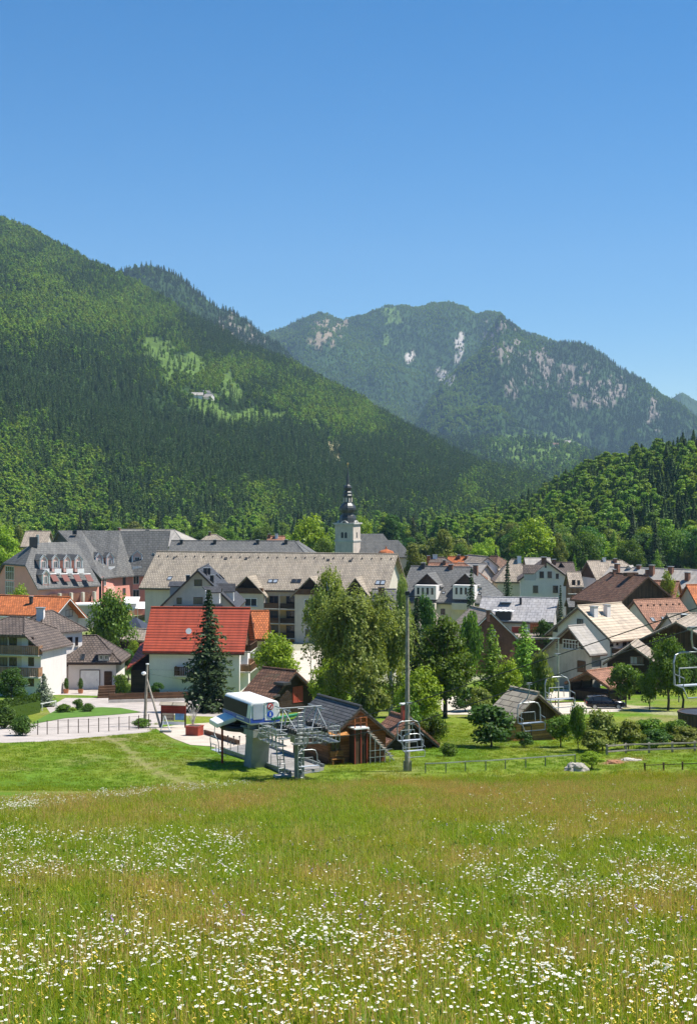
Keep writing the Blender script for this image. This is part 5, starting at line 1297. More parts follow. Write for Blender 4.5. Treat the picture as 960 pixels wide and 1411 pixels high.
for i in range(18): lc.tube([(.55, -.32, .15 + i * .28), (.55, .12, .15 + i * .28)], .022, 5)
lc.build('ladder', M['steel'], tow)
lb_ = gp(389, 1071); q = MB(); tl_ = empty('access_ladder', lb_, math.atan2(S.y, S.x)); tag(tl_, 'steel access ladder with pale foot slab left of the lift tower column', 'ladder'); hh = 10.5 - lb_.z
for dx in (-.24, .24): q.tube([(dx, 0, .1), (dx - .15, .35, hh)], .045, 6)
for i in range(8): q.tube([(-.24 - .015 * i, .04 * i, .3 + i * .3), (.24 - .015 * i, .04 * i, .3 + i * .3)], .028, 5)
q.build('rails', M['steel'], tl_); MB().box((0, 0, .06), (1.1, .7, .22)).build('foot_slab', M['pale_concrete'], tl_)
# boarding ramp
rp = tag(empty('boarding_ramp', (0, 0, 0)), 'low grey boarding platform of planks beneath the chairlift station', 'platform')
c1, c2, c3, c4 = gp(305, 1037), gp(352, 1031), gp(446, 1062), gp(400, 1071)
pts = [c1, c2, c3, c4]; zz = max(p.z for p in pts[:2]) + .12; rp.location = ((c1.x + c3.x) / 2, (c1.y + c3.y) / 2, zz - .3)
q = MB(); V = [Vector((p.x, p.y, max(p.z + .25, zz - (.0 if i < 2 else .35)))) - rp.location for i, p in enumerate(pts)]; q.slab(V, [(3, 2, 1, 0)], .7); q.build('deck', m_wood('grey_deck', (.33, .31, .28), .3, .2, .4), rp, fixn=True)
q = MB()
for a_, b_ in ((V[0], V[3]), (V[1], V[2])): q.bar(a_ + Vector((0, 0, .1)), b_ + Vector((0, 0, .1)), .15, .18)
for i in range(7):
    p_ = V[0].lerp(V[3], .15 + i * .12); q.tube([p_, p_ + Vector((0, 0, .9))], .03, 6)
q.build('kerb_rail', M['dull_steel'], rp)

# cables: two straight ropes; chairs hang from them
ROPE_A = [PY(*q) for q in ((330, 1002, 108), (452, 1000, 102), (563, 970, 93), (768, 903, 79), (960, 838, 64), (1150, 770, 50))]
ROPE_B = [PY(*q) for q in ((330, 1002, 107), (374, 1012, 100.5), (470, 1016, 96), (568, 998, 90), (729, 943, 79), (953, 867, 63.5), (1150, 795, 50))]
def on_rope(rope, px):
    for a, b in zip(rope[:-1], rope[1:]):
        k0, k1 = a.x - (px - CX) / F * a.y, b.x - (px - CX) / F * b.y
        if k0 * k1 <= 0: return a.lerp(b, k0 / (k0 - k1))
for rp_, lb in ((ROPE_A, 'upper steel hauling cable running up to the right edge'), (ROPE_B, 'lower steel hauling cable running up to the right edge')):
    r = MB(); r.tube(rp_, .026, 6); ro = r.build('haul_cable', M['cable']); tag(ro, lb, 'cable')
def chair(grip, label, rz, s=1.0, flip=1, hl=1.5):
    """two-seat chair: hanger from the rope, bail, back bars, slatted seat with footrest"""
    t = tag(empty('lift_chair', grip, rz), label, 'lift chair', 'chairlift chairs on the cables'); w = .78
    hg = MB(); hg.tube([(0, 0, .0), (0, .02, -hl * .45), (-.12 * flip, .10, -hl * .8), (-.45 * flip, .12, -hl)], .035, 7); hg.box((0, 0, .03), (.34, .14, .12)); hg.build('hanger', M['steel'], t)
    fr = MB(); zt_ = -hl; 
    loop = [(-w, .0, zt_ - 1.15), (-w, .05, zt_ - .35), (-w + .12, .10, zt_ - .08), (-w + .35, .12, zt_), (w - .35, .12, zt_), (w - .12, .10, zt_ - .08), (w, .05, zt_ - .35), (w, .0, zt_ - 1.15)]
    fr.tube(loop, .036, 7)
    for sx in (-1, 1): fr.tube([(sx * w, 0, zt_ - 1.15), (sx * w, -.5, zt_ - 1.2), (sx * (w - .02), -.55, zt_ - .85), (sx * w, .02, zt_ - .75)], .028, 6)
    fr.build('frame', M['steel'], t)
    bk = MB(); bk.tube([(-w + .3, .1, zt_ - 1.1), (-w + .32, .14, zt_ - .58), (w - .32, .14, zt_ - .58), (w - .3, .1, zt_ - 1.1)], .028, 6); bk.build('backrest', M['steel'], t)
    se = MB(); 
    for k in range(4): se.box((0, -.04 - k * .13, zt_ - 1.17 + k * .012), (2 * w - .08, .11, .045))
    se.build('seat', M['seat_pad'], t)
    fb = MB(); fb.tube([(-w, -.5, zt_ - 1.2), (-w + .1, -.62, zt_ - 1.55), (w - .1, -.62, zt_ - 1.55), (w, -.5, zt_ - 1.2)], .025, 6); fb.build('footrest', M['steel'], t)
    t.scale = (s, s, s); return t
rzc = math.atan2(S.y, S.x)
chair(on_rope(ROPE_A, 563), 'lift chair hanging in front of the tall pole, the upper of the two there', rzc, 1.02, -1, 1.1)
chair(on_rope(ROPE_A, 768), 'lift chair with bluish seat hanging over the parking place', rzc, 1.0, -1, 1.2)
chair(on_rope(ROPE_B, 568), 'lift chair lowest at the foot of the tall pole', rzc, .85, 1, .75)
chair(on_rope(ROPE_B, 729), 'lift chair hanging before the golden log shed', rzc, .92, 1, 1.1)
chair(on_rope(ROPE_B, 953), 'large lift chair cut off by the right edge', rzc, 1.2, -1, .85)
chair(PY(424, 1012, 98), 'lift chair beside the grey column of the station', rzc, .9, 1, 1.2)
chair(PY(296, 996, 110.5), 'dark lift chair under the white side wing of the station', rzc + R(95), .95, 1, 1.1)

# tall bare pole
b = gp(561, 1063); b.z -= .4; tp = PY(561, 818, b.y)
pole = tag(empty('pole', b), 'very tall bare weathered pole rising in front of the birches', 'pole')
q = MB(); q.tube([(0, 0, 0), (0, 0, (tp.z - b.z) * .5), (0, 0, tp.z - b.z)], [.20, .155, .11], 10); q.build('shaft', M['pole_wood'], pole)
q = MB(); q.box((0, 0, tp.z - b.z + .02), (.32, .32, .28)); q.box((.45, 0, tp.z - b.z - .2), (.9, .06, .06)); q.build('top_fitting', M['frame_dark'], pole)
q = MB()
for sx in (-1, 1): q.box((sx * .25, -.08, .55), (.09, .14, 1.2))
q.build('base_stub', M['dull_steel'], pole)
def lamp_post(px, base, top, label, arm=0.0, r=.05, Y=None, cat='lamp post', name='lamp_post'):
    b = gp(px, base) if Y is None else Vector(((px - CX) * Y / F, Y, gz(Y))); h = CZ - (top - HOR) * b.y / F - b.z
    t = tag(empty(name, b), label, cat); q = MB(); q.tube([(0, 0, -.3), (0, 0, h)], [r * 1.3, r], 8); q.build('post', M['cap_metal'], t)
    q = MB(); q.box((arm / 2, 0, h + .03), (abs(arm) + .3, .14, .08)); q.box((arm, 0, h - .03), (.5, .22, .1)); q.build('lamp_head', M['frame_white'], t)
    return t
lamp_post(428, 935, 892, 'thin pale street lamp beside the pale parking court', .9, .06, Y=205)
lamp_post(769, 947, 880, 'white lamp post in front of the stained annexe', -.8, .07, Y=165)
for px, base, top, lb in ((808, 962, 950, 'short grey post left behind the black car'), (838, 962, 951, 'short grey post right behind the black car'), (903, 964, 957, 'short grey post on the shaded lawn edge'), (935, 968, 960, 'short pale post near the tub on the lawn edge')):
    b = gp(px, base); h = CZ - (top - HOR) * b.y / F - b.z; t = tag(empty('post', b), lb, 'post'); MB().tube([(0, 0, -.2), (0, 0, h)], .08, 8).build('shaft', M['pole_wood'], t); MB().box((0, 0, h + .03), (.22, .22, .06)).build('cap', M['cap_metal'], t)
# leaning utility pole with stay
b = gp(199, 1001); tp = PY(203, 916, b.y); t = tag(empty('utility_pole', b), 'wooden utility pole with slanting brace and white lamp beside the path', 'utility pole')
q = MB(); q.tube([(0, 0, -.4), tp - b], [.17, .11], 9); q.build('shaft', M['pole_wood'], t)
f2 = gp(222, 1003); q = MB(); q.tube([f2 - b - Vector((0, 0, .2)), (tp - b) * .78], [.12, .09], 8); q.build('brace', M['pole_wood'], t)
q = MB(); q.lathe([(.05, -.2), (.26, -.05), (.22, .12), (.05, .2)], 12, tuple((tp - b) * .86 + Vector((-.3, -.1, 0)))); q.build('lamp', M['frame_white'], t)
MB().lathe([(.16, 0), (.16, .12)], 9, tuple(tp - b)).build('cap', M['frame_white'], t)
tp2 = PY(330, 952, 190)
for i in range(2):
    w = MB(); a_ = tp - Vector((0, 0, .5 + .4 * i)); e_ = PY(312, 915 + 22 * i, 196); m_ = a_.lerp(e_, .5) - Vector((0, 0, .5)); w.tube([a_ - b, m_ - b, e_ - b], .015, 5); w.build('overhead_wire', M['cable'], t)

# ------------------------------------------------------------------ car
def rounded(parent, name, mat, V, fs, lv=1): pass
def car(px, py, label):
    b = gp(px, py); b.z += .03; t = tag(empty('estate_car', b, R(2)), label, 'car')
    # body shell: side outlines lofted across the width; x forward (right in the picture)
    st = [(-2.3, .45, .78, .80), (-2.22, .32, 1.0, .86), (-1.2, .28, 1.0, .90), (.2, .28, .98, .90), (1.2, .28, .94, .88), (1.9, .30, .84, .84), (2.28, .36, .70, .70), (2.36, .45, .6, .62)]
    mb = MB(); V = []; n = len(st)
    for x, z0, z1, hw in st:
        V += [(x, -hw * .97, z0), (x, -hw, (z0 + z1) / 2), (x, -hw * .93, z1), (x, hw * .93, z1), (x, hw, (z0 + z1) / 2), (x, hw * .97, z0)]
    fs = [tuple(range(6))[::-1], tuple(range(6 * n - 6, 6 * n))]
    for i in range(n - 1):
        for k in range(6): a, c_ = 6 * i + k, 6 * i + (k + 1) % 6; fs.append((a, c_, c_ + 6, a + 6))
    mb.add(V, fs); paint = m_plain('black_car_paint', (.012, .012, .015), .18, .3, .05); body = mb.build('body', paint, t, True)
    cb = MB(); st = [(-2.16, 1.0, .80, 1.0, .78), (-1.85, 1.0, .82, 1.38, .62), (-.6, .99, .83, 1.47, .64), (.15, .98, .83, 1.42, .63), (1.05, .95, .82, .96, .80)]
    V = []
    for x, z0, h0, z1, h1 in st: V += [(x, -h0, z0), (x, -h1, z1), (x, h1, z1), (x, h0, z0)]
    fs = [(0, 1, 2, 3), (19, 18, 17, 16)]
    for i in range(4):
        for k in range(3): a = 4 * i + k; fs.append((a, a + 1, a + 5, a + 4))
    cb.add(V, fs); cb.build('greenhouse', M['glass'], t)
    rf = MB(); V2 = [(-2.0, -.6, 1.37), (-.6, -.61, 1.475), (.2, -.6, 1.425), (.2, .6, 1.425), (-.6, .61, 1.475), (-2.0, .6, 1.37)]; rf.slab([(x, y, z + .04) for x, y, z in V2], [(0, 1, 4, 5), (1, 2, 3, 4)], .05); rf.build('roof', paint, t)
    pi = MB()
    for sy in (-1, 1):
        for x0, x1 in ((-.55, -.5), (-1.5, -1.55), (.2, 1.02)): pi.bar((x1 if x0 > 0 else x0, sy * .83, .98), (x0 if x0 > 0 else x1 * .98, sy * .645, 1.43), .07, .05)
        pi.tube([(-1.8, sy * .52, 1.50), (.1, sy * .52, 1.53)], .025, 6)
    pi.build('pillars', paint, t)
    for sx in (-1.38, 1.42):
        for sy in (-1, 1):
            w = MB(); w.tube([(sx, sy * .70, .31), (sx, sy * .92, .31)], .325, 18); wo = w.build('wheel', M['black'], t)
            h = MB(); h.tube([(sx, sy * .90, .31), (sx, sy * .935, .31)], .21, 14); h.build('rim', M['cap_metal'], wo)
    for sy in (-1, 1):
        MB().box((2.22, sy * .58, .66), (.12, .3, .13)).build('headlight', M['glass_light'], t)
        MB().box((-2.28, sy * .66, .78), (.06, .24, .22)).build('tail_light', M['sign_red'], t)
        MB().box((.72, sy * .98, 1.0), (.16, .14, .13)).build('wing_mirror', paint, t)
    MB().box((2.36, 0, .5), (.03, .5, .11)).build('number_plate', M['frame_white'], t)
    return t
car(833, 976.5, 'black estate car parked on the gravel before the carport')
def car_far(px, py, Y): pass

# ------------------------------------------------------------------ fences
def rail_fence(pts, h, label, post=.05, rails=((1.0, .05),), matp='dull_steel', matr='cap_metal', step=None, name='fence', cat='fence', square=True, names=('post', 'rail')):
    P0 = gp(*pts[0]); t = tag(empty(name, P0), label, cat); W = [gp(*p) for p in pts]; allp = []
    for a_, b_ in zip(W[:-1], W[1:]):
        n = max(1, round((b_ - a_).length / step)) if step else 1
        for i in range(n): 
            q = a_.lerp(b_, i / n); q.z = gz(q.y); allp.append(q)
    allp.append(W[-1])
    for q in allp:
        m = MB(); v = q - P0
        if square: m.box(v + Vector((0, 0, h / 2 - .1)), (post * 2, post * 2, h + .2))
        else: m.tube([v - Vector((0, 0, .2)), v + Vector((0, 0, h))], post, 7)
        m.build(names[0], M[matp], t)
    for f, th in rails:
        m = MB()
        for a_, b_ in zip(allp[:-1], allp[1:]): m.bar(a_ - P0 + Vector((0, -post - th * .4, h * f - th / 2)), b_ - P0 + Vector((0, -post - th * .4, h * f - th / 2)), th * .7, th)
        m.build(names[1], M[matr], t)
    return t
rail_fence([(586, 1066), (614, 1065), (641, 1063), (669, 1062), (696, 1060), (724, 1058), (751, 1056), (792, 1053)], .74, 'low fence with one pale rail crossing the mown grass', .035, ((1.0, .07),))
rail_fence([(836, 1041), (862, 1039), (894, 1038), (926, 1037), (957, 1036), (990, 1035)], .85, 'brown wooden fence with two rails at the right', .08, ((.95, .11), (.42, .11)), 'pole_wood', 'pole_wood')
rail_fence([(888, 1063), (914, 1062), (940, 1061), (975, 1060)], .58, 'short dark posts with a single rope rail at the right lawn edge', .055, ((.8, .05),), 'w_barn', 'w_barn')
rail_fence([(52, 1013), (65, 1012.5), (80, 1012), (94, 1011), (108, 1010.5), (122, 1010), (136, 1009), (150, 1008), (164, 1007), (178, 1006), (191, 1005), (205, 1003)], 1.35, 'thin post and wire fence along the pale path', .035, ((.95, .018), (.5, .018)), 'w_barn', 'cable', names=('post', 'wire'))
rail_fence([(14, 986), (36, 983), (58, 980), (77, 976)], .9, 'white pipe rail in front of the thuja hedge', .04, ((1.0, .07),), 'frame_white', 'frame_white', square=False)
# brown board fence with kerb wall before the red house
a_, b_ = gp(150, 969), gp(262, 966); t = tag(empty('fence', a_), 'low brown board fence on a kerb wall in front of the red roofed house', 'fence')
MB().bar(Vector((0, 0, .12)), b_ - a_ + Vector((0, 0, .12)), .3, .5).build('kerb_wall', M['pale_concrete'], t)
MB().bar(Vector((0, 0, .8)), b_ - a_ + Vector((0, 0, .8)), .08, .78).build('board_panel', M['w_brown'], t)
pf = MB()
for i in range(8): q = (b_ - a_) * (i / 7); pf.box(q + Vector((0, .1, .75)), (.12, .1, 1.0))
pf.build('posts', M['w_brown'], t)
# picket fence behind the parking place
rail_fence([(690, 975), (712, 974), (740, 973), (765, 972), (790, 971)], 1.0, 'dark picket fence bordering the gravel parking place', .05, ((.9, .12), (.4, .12)), 'w_barn', 'w_barn')

# ------------------------------------------------------------------ small things
b = gp(239, 1003); t = tag(empty('notice_board', b, R(-12)), 'roofed notice board with brown top and coloured map panels', 'notice board'); k = b.y / F
for sx in (-1, 1): MB().box((sx * 17 * k, 0, 1.0), (.14, .14, 2.4)).build('post', M['w_dark'], t)
MB().box((0, -.02, 32 * k - .45), (36 * k, .12, .85)).build('header', M['w_red'], t)
MB().box((-7.5 * k, -.04, 32 * k - 1.25), (17 * k, .08, .72)).build('yellow_panel', M['t_cream'], t)
MB().box((9 * k, -.04, 32 * k - 1.2), (13 * k, .08, .66)).build('blue_map_panel', m_plain('blue_map', (.10, .24, .42), .5, 0, .5, 2.5), t)
MB().box((0, -.04, 32 * k - 1.85), (32 * k, .06, .3)).build('white_strip', M['frame_white'], t)
pm = MB()
for i in range(5): pm.box((-13 * k + i * 2.8 * k, -.09, 32 * k - 1.42), (.12, .02, .12))
pm.build('pictograms', M['frame_dark'], t)
rf = MB(); rf.slab([(-19 * k, -.45, 32 * k + .0), (19 * k, -.45, 32 * k + .0), (19 * k, 0, 32 * k + .25), (-19 * k, 0, 32 * k + .25), (-19 * k, .45, 32 * k), (19 * k, .45, 32 * k)], [(0, 1, 2, 3), (3, 2, 5, 4)], .06); rf.build('shingle_roof', M['t_shed'], t)
b = gp(268, 1014); k = b.y / F; t = tag(empty('planter', b, R(-20)), 'square red wooden planter box on the concrete terrace', 'planter')
MB().box((0, 0, .45), (19 * k, 1.2, .85)).build('box', M['red_paint'], t, bevel=.02); MB().box((0, 0, .9), (20 * k, 1.35, .07)).build('rim', M['red_paint'], t); MB().box((0, 0, .945), (16 * k, .9, .02)).build('soil', M['bark'], t)
b = gp(228, 1010); t = tag(empty('hand_cart', b), 'small white folding frame leaning below the notice board', 'frame')
q = MB(); q.tube([(-.5, 0, 0), (-.1, .2, 1.6)], .05, 6); q.tube([(.5, 0, 0), (-.1, .2, 1.6)], .05, 6); q.tube([(-.3, .1, .8), (.2, .1, .8)], .04, 6); q.build('frame', M['frame_white'], t)
MB().box((0, .1, .1), (1.1, .5, .2)).build('foot', M['dull_steel'], t)
tb = tag(empty('tree_branch_stand', gp(266, 1000)), 'bare white twig bush beside the notice board', 'dry bush'); 
q = MB(); rr = random.Random(4)
for i in range(16):
    a = rr.uniform(0, 6.28); h = rr.uniform(1.2, 2.4); s_ = rr.uniform(.2, 1.0); q.tube([(0, 0, 0), (s_ * .4 * math.cos(a), s_ * .4 * math.sin(a), h * .6), (s_ * math.cos(a), s_ * math.sin(a), h)], [.04, .025, .012], 5)
q.build('twigs', M['birch_bark'], tb); tb.name = 'dry_bush'
# rim wall of the terrace
for (pa, pb, lb) in (((282, 1012), (328, 1027), 'low brown timber kerb at the terrace edge'),):
    a_, b_ = gp(*pa), gp(*pb); t = tag(empty('kerb', a_), lb, 'kerb'); MB().bar(Vector((0, 0, .2)), b_ - a_ + Vector((0, 0, .2)), .2, .45).build('beam', M['w_brown'], t)
# stakes beside the station
for i, (px, py) in enumerate(((314, 1027), (322, 1028), (330, 1028), (339, 1027))):
    b = gp(px, py); t = tag(empty('stake', b), 'thin dark stake beside the boarding platform', 'stake', 'stakes beside the boarding platform'); MB().tube([(0, 0, -.1), (0, 0, .75)], .03, 6).build('shaft', M['frame_dark'], t); MB().box((0, 0, .78), (.14, .06, .12)).build('head', M['frame_dark'], t)
# round wooden tub
b = gp(970, 1004); k = b.y / F; t = tag(empty('wooden_tub', b), 'large round dark stave tub cut by the right edge', 'tub'); rr_ = 36 * k
q = MB(); q.lathe([(rr_ * .96, 0), (rr_, 25 * k), (rr_ * .95, 25 * k), (rr_ * .92, .6)], 40, (0, 0, -.1)); q.build('staves', M['w_tub'], t)
MB().lathe([(rr_ + .03, 22 * k), (rr_ + .05, 22 * k + .12), (rr_ - .05, 22 * k + .12)], 40, (0, 0, -.1)).build('hoop', M['frame_dark'], t)
MB().lathe([(rr_ * .93, 20 * k), (.02, 20 * k + .01)], 40, (0, 0, -.1)).build('cover', M['navy'], t)
# rock and bare earth
def boulder(px, py, sx, sy, sz, label, seed, col):
    b = gp(px, py); bm = bmesh.new(); bmesh.ops.create_icosphere(bm, subdivisions=4, radius=1)
    for v in bm.verts:
        n = mnoise.fractal(v.co * 1.3 + Vector((seed, 0, 0)), .8, 2, 5); v.co *= 1 + .34 * n; v.co.x *= sx; v.co.y *= sy; v.co.z *= sz
    me = bpy.data.meshes.new('rock'); bm.to_mesh(me); bm.free(); me.materials.append(col); o = bpy.data.objects.new('rock', me); COL.objects.link(o); o.location = b; tag(o, label, 'rock'); return o
rk = m_plaster('limestone', (.52, .47, .40), .35)
boulder(793, 1062, .85, .6, .62, 'pale limestone boulder at the meadow edge', 2, rk); 
boulder(846, 1052, .7, .5, .22, 'flat reddish stone on bare earth behind the boulder', 5, m_plaster('red_stone', (.34, .17, .09), .3))
boulder(868, 1048, .8, .5, .16, 'flat low stone lying between grass and wooden fence', 9, rk)
for i, (px, py) in enumerate(((620, 1003), (636, 1003))):
    pass
b = gp(706, 930); 
# potted plants at the white house door
for px, py, lb in ((91, 953, 'potted conifer left of the white front door'), (111, 950, 'potted yellowish conifer beside the garage wall')):
    Y = 196; b = Vector(((px - CX) * Y / F, Y, gz(Y))); t = tag(empty('potted_plant', b), lb, 'potted plant'); MB().lathe([(.28, 0), (.4, .6), (.34, .6), (.3, .5)], 12).build('pot', M['terracotta'], t)
    nm, crown, trunk, H0, r0 = PROTO['ball']; o = bpy.data.objects.new('foliage', crown); COL.objects.link(o); o.parent = t; o.location = (0, 0, .55); o.scale = (.36, .36, .75)
# wooden steps
b = gp(146, 962); t = tag(empty('garden_steps', b, R(20)), 'brown wooden garden steps beside the garage wing', 'steps')
for i in range(5): MB().box((i * .1, i * .35, .12 + i * .28), (2.2, .4, .26 + i * .02)).build('step', M['w_brown'], t)
# clutter behind the pale shed
tz = 5.2; ta = P(690, 880, tz); tb2 = P(762, 880, tz); t = tag(empty('terrace_building', ((ta.x + tb2.x) / 2, ta.y + 3.2, 0)), 'low flat roofed dark building below the pale shingle shed', 'building'); wl = tb2.x - ta.x
MB().bb((-wl / 2, -3, -1), (wl / 2, 3, tz - .15)).build('wall', M['w_brown'], t); MB().bb((-wl / 2 - .3, -3.3, tz - .15), (wl / 2 + .3, 3.2, tz + .12)).build('flat_roof', M['t_beige'], t); MB().bb((-1.2, -3.05, 1.4), (1.2, -3.0, 3.6)).build('door', M['frame_dark'], t)
for px, py, c_, nm, lb, w_, h_ in ((712, 872, 'red_paint', 'crate', 'reddish crate on the flat dark building before the pale shed', 1.6, .9), (739, 872, 't_orange', 'cabinet', 'orange brown cabinet on the flat dark building before the pale shed', 2.0, 1.5), (724, 873, 'seat_pad', 'garden_chair', 'pale garden chair between the reddish crate and orange cabinet', .7, .5)):
    q = P(px, py, tz + .12); t = tag(empty(nm, q), lb, nm.replace('_', ' '))
    MB().box((0, 0, h_ / 2), (w_, .9, h_)).build('body' if nm != 'garden_chair' else 'seat', M[c_], t, bevel=.03); MB().box((0, -.02 if nm != 'garden_chair' else .4, h_ + (.04 if nm != 'garden_chair' else .35)), (w_ + .1, 1.0 if nm != 'garden_chair' else .08, .08 if nm != 'garden_chair' else .7)).build('lid' if nm != 'garden_chair' else 'backrest', M['w_brown' if nm != 'garden_chair' else 'seat_pad'], t)
# ------------------------------------------------------------------ ground sheet
def to_px(x, y, z): return CX + x / y * F, HOR + (CZ - z) / y * F
xs = np.concatenate([-np.geomspace(60, 7000, 22)[::-1], np.arange(-56, 56.1, .8), np.geomspace(60, 7000, 22)])
XX, YY = np.meshgrid(xs, ROWS); ZZ = np.interp(YY, ROWS, CZ - _dr)
Yc = np.maximum(YY, 4.0); gpx, gpy = to_px(XX, Yc, ZZ)
def soft(d, w): return np.clip(.5 + d / w, 0, 1)[..., None]
def seg_dist(px, py, pts):
    best = np.full(px.shape, 1e9)
    for (x1, y1), (x2, y2) in zip(pts[:-1], pts[1:]):
        dx, dy = x2 - x1, y2 - y1; t = np.clip(((px - x1) * dx + (py - y1) * dy) / (dx * dx + dy * dy), 0, 1)
        best = np.minimum(best, np.hypot(px - x1 - t * dx, (py - y1 - t * dy) * 1.6))
    return best
edge_x = [-200, 0, 100, 200, 300, 400, 480, 560, 650, 760, 850, 960, 1100]; edge_y = [1112, 1110, 1105, 1097, 1089, 1084, 1080, 1076, 1074, 1073, 1071, 1069, 1068]
lawn = np.array([.120, .215, .018]); lawn2 = np.array([.190, .235, .028]); mead = np.array([.165, .195, .042]); dry = np.array([.26, .235, .10]); sand = np.array([.52, .44, .32]); soilc = np.array([.34, .2, .12])
n1 = fbm(XX / 7, YY / 9, 4); n2 = fbm(XX / 2.1 + 40, YY / 2.6, 3)
colr = lawn + (lawn2 - lawn) * np.clip((n1 - .36) * 4, 0, 1)[..., None]; n3 = fbm(XX / 4 + 9, YY / 5 + 3, 4); dm_ = np.clip((n3 - .56) * 6, 0, .6)[..., None]; colr = colr * (1 - dm_) + np.array([.24, .235, .075]) * dm_
colr = colr * (.82 + .36 * n2)[..., None]
m = soft(gpy + (n2 - .5) * 10 - np.interp(gpx, edge_x, edge_y), 8); m = np.where((YY < 130)[..., None], m, 0); colr = colr * (1 - m) + mead * m
for pts, w, c_, k in (([(140, 1012), (170, 1030), (190, 1048), (215, 1064), (250, 1078), (300, 1088)], 6, dry, .8), ([(182, 1030), (215, 1050), (260, 1070)], 4, dry, .4),
                      ([(20, 1008), (100, 1022), (170, 1018), (200, 1022), (228, 1027)], 6, dry, .75), ([(860, 975), (905, 982), (960, 985)], 4, sand, .5), ([(855, 973), (900, 976)], 3, sand, .8), ([(870, 990), (945, 993)], 4, dry, .7),
                      ([(836, 1051), (880, 1046)], 5, soilc, .9), ([(600, 1072), (700, 1070)], 3, dry, .3), ([(850, 975), (770, 982)], 7, sand, .9)):
    d = seg_dist(gpx, gpy, pts); mm = soft(w - d + (n2 - .5) * w, w) * k; mm = np.where(((YY > 80) & (YY < 215))[..., None], mm, 0); colr = colr * (1 - mm) + c_ * mm
vill = np.clip((YY - 205) / 10, 0, 1)[..., None] * np.clip((n1 - .45) * 6, 0, .7)[..., None]; vill = np.where((YY < 420)[..., None], vill, 0); colr = colr * (1 - vill) + np.array([.42, .39, .34]) * vill
far_ = np.clip((YY - 420) / 60, 0, 1)[..., None]; colr = colr * (1 - far_) + np.array([.035, .07, .018]) * far_
nr, nc = XX.shape; idx = np.arange(nr * nc).reshape(nr, nc)
fc = np.stack([idx[:-1, :-1], idx[:-1, 1:], idx[1:, 1:], idx[1:, :-1]], -1).reshape(-1, 4)
def m_terrain(name, fine, strength=.35, bump=0.0, bscale=1.0):
    m, nt, out = new_mat(name); at = N(nt, 'ShaderNodeVertexColor', layer_name='zone'); ge = N(nt, 'ShaderNodeNewGeometry')
    nz = N(nt, 'ShaderNodeTexNoise', {'Vector': ge.outputs['Position'], 'Scale': fine, 'Detail': 7.0, 'Roughness': .7})
    c = mul(nt, at.outputs[0], ramp(nt, nz.outputs[0], [(.3, (1 - strength,) * 3), (.7, (1 + strength * .6,) * 3)]))
    b = N(nt, 'ShaderNodeBsdfPrincipled', {'Base Color': c, 'Roughness': .95, 'Specular IOR Level': .1})
    if bump:
        nb = N(nt, 'ShaderNodeTexNoise', {'Vector': ge.outputs['Position'], 'Scale': bscale, 'Detail': 8.0, 'Roughness': .65})
        bp = N(nt, 'ShaderNodeBump', {'Height': nb.outputs[0], 'Strength': 1.0, 'Distance': bump}); nt.links.new(bp.outputs[0], b.inputs['Normal'])
    nt.links.new(b.outputs[0], out.inputs[0]); return m
col4 = np.concatenate([np.clip(colr, 0, 1), np.ones(colr.shape[:2] + (1,))], -1).reshape(-1, 4)
g = np_mesh('ground', np.stack([XX, YY, ZZ], -1).reshape(-1, 3), fc, m_terrain('turf', 2.6, .5, .12, 6.0), attrs={'zone': ('FLOAT_COLOR', col4)}); g['kind'] = 'structure'

def drape(name, poly, mat, off=.004, ypx=None):
    pts = [gp(*p) for p in poly]; bm = bmesh.new(); bm.faces.new([bm.verts.new((p.x, p.y, 0)) for p in pts])
    y0, y1 = min(p.y for p in pts), max(p.y for p in pts)
    for r in ROWS:
        if y0 < r < y1: bmesh.ops.bisect_plane(bm, geom=list(bm.verts) + list(bm.edges) + list(bm.faces), plane_co=(0, float(r), 0), plane_no=(0, 1, 0))
    for v in bm.verts: v.co.z = gz(v.co.y) + off
    bmesh.ops.triangulate(bm, faces=bm.faces)
    for f in bm.faces:
        f.normal_update()
        if f.normal.z < 0: f.normal_flip()
    me = bpy.data.meshes.new(name); bm.to_mesh(me); bm.free(); me.materials.append(mat); uv_metric(me)
    o = bpy.data.objects.new(name, me); COL.objects.link(o); o['kind'] = 'structure'; return o
def m_pave(name, c, sc=.5):
    m, nt, out = new_mat(name); ge = N(nt, 'ShaderNodeNewGeometry')
    a = N(nt, 'ShaderNodeTexNoise', {'Vector': ge.outputs['Position'], 'Scale': sc, 'Detail': 8.0, 'Roughness': .7}); b_ = N(nt, 'ShaderNodeTexNoise', {'Vector': ge.outputs['Position'], 'Scale': 14.0, 'Detail': 3.0})
    c1 = mul(nt, ramp(nt, a.outputs[0], [(.32, sh(c, .72)), (.62, sh(c, 1.05))]), ramp(nt, b_.outputs[0], [(.3, (.86,) * 3), (.7, (1.06,) * 3)]))
    bs = N(nt, 'ShaderNodeBsdfPrincipled', {'Base Color': c1, 'Roughness': .9, 'Specular IOR Level': .2}); nt.links.new(bs.outputs[0], out.inputs[0]); return m
PV = m_pave('pinkish_paving', (.47, .415, .37)); PT = m_pave('terrace_concrete', (.56, .48, .39)); PG = m_pave('pale_gravel', (.60, .53, .43), .9)
drape('path', [(-60, 1026), (60, 1022), (150, 1014), (205, 1009), (222, 1001), (226, 985), (345, 990), (345, 962), (90, 962), (64, 975), (74, 990), (40, 998), (-60, 1003)], PV)
drape('terrace', [(214, 1004), (240, 1000), (345, 992), (380, 1010), (440, 1040), (330, 1040), (290, 1029), (262, 1027), (238, 1018)], PT, .03)
drape('lawn_patch', [(42, 999), (90, 990), (150, 986), (196, 982), (166, 976), (140, 975), (80, 978), (60, 988)], m_pave('mown_lawn', (.10, .20, .025), 1.2), .04)
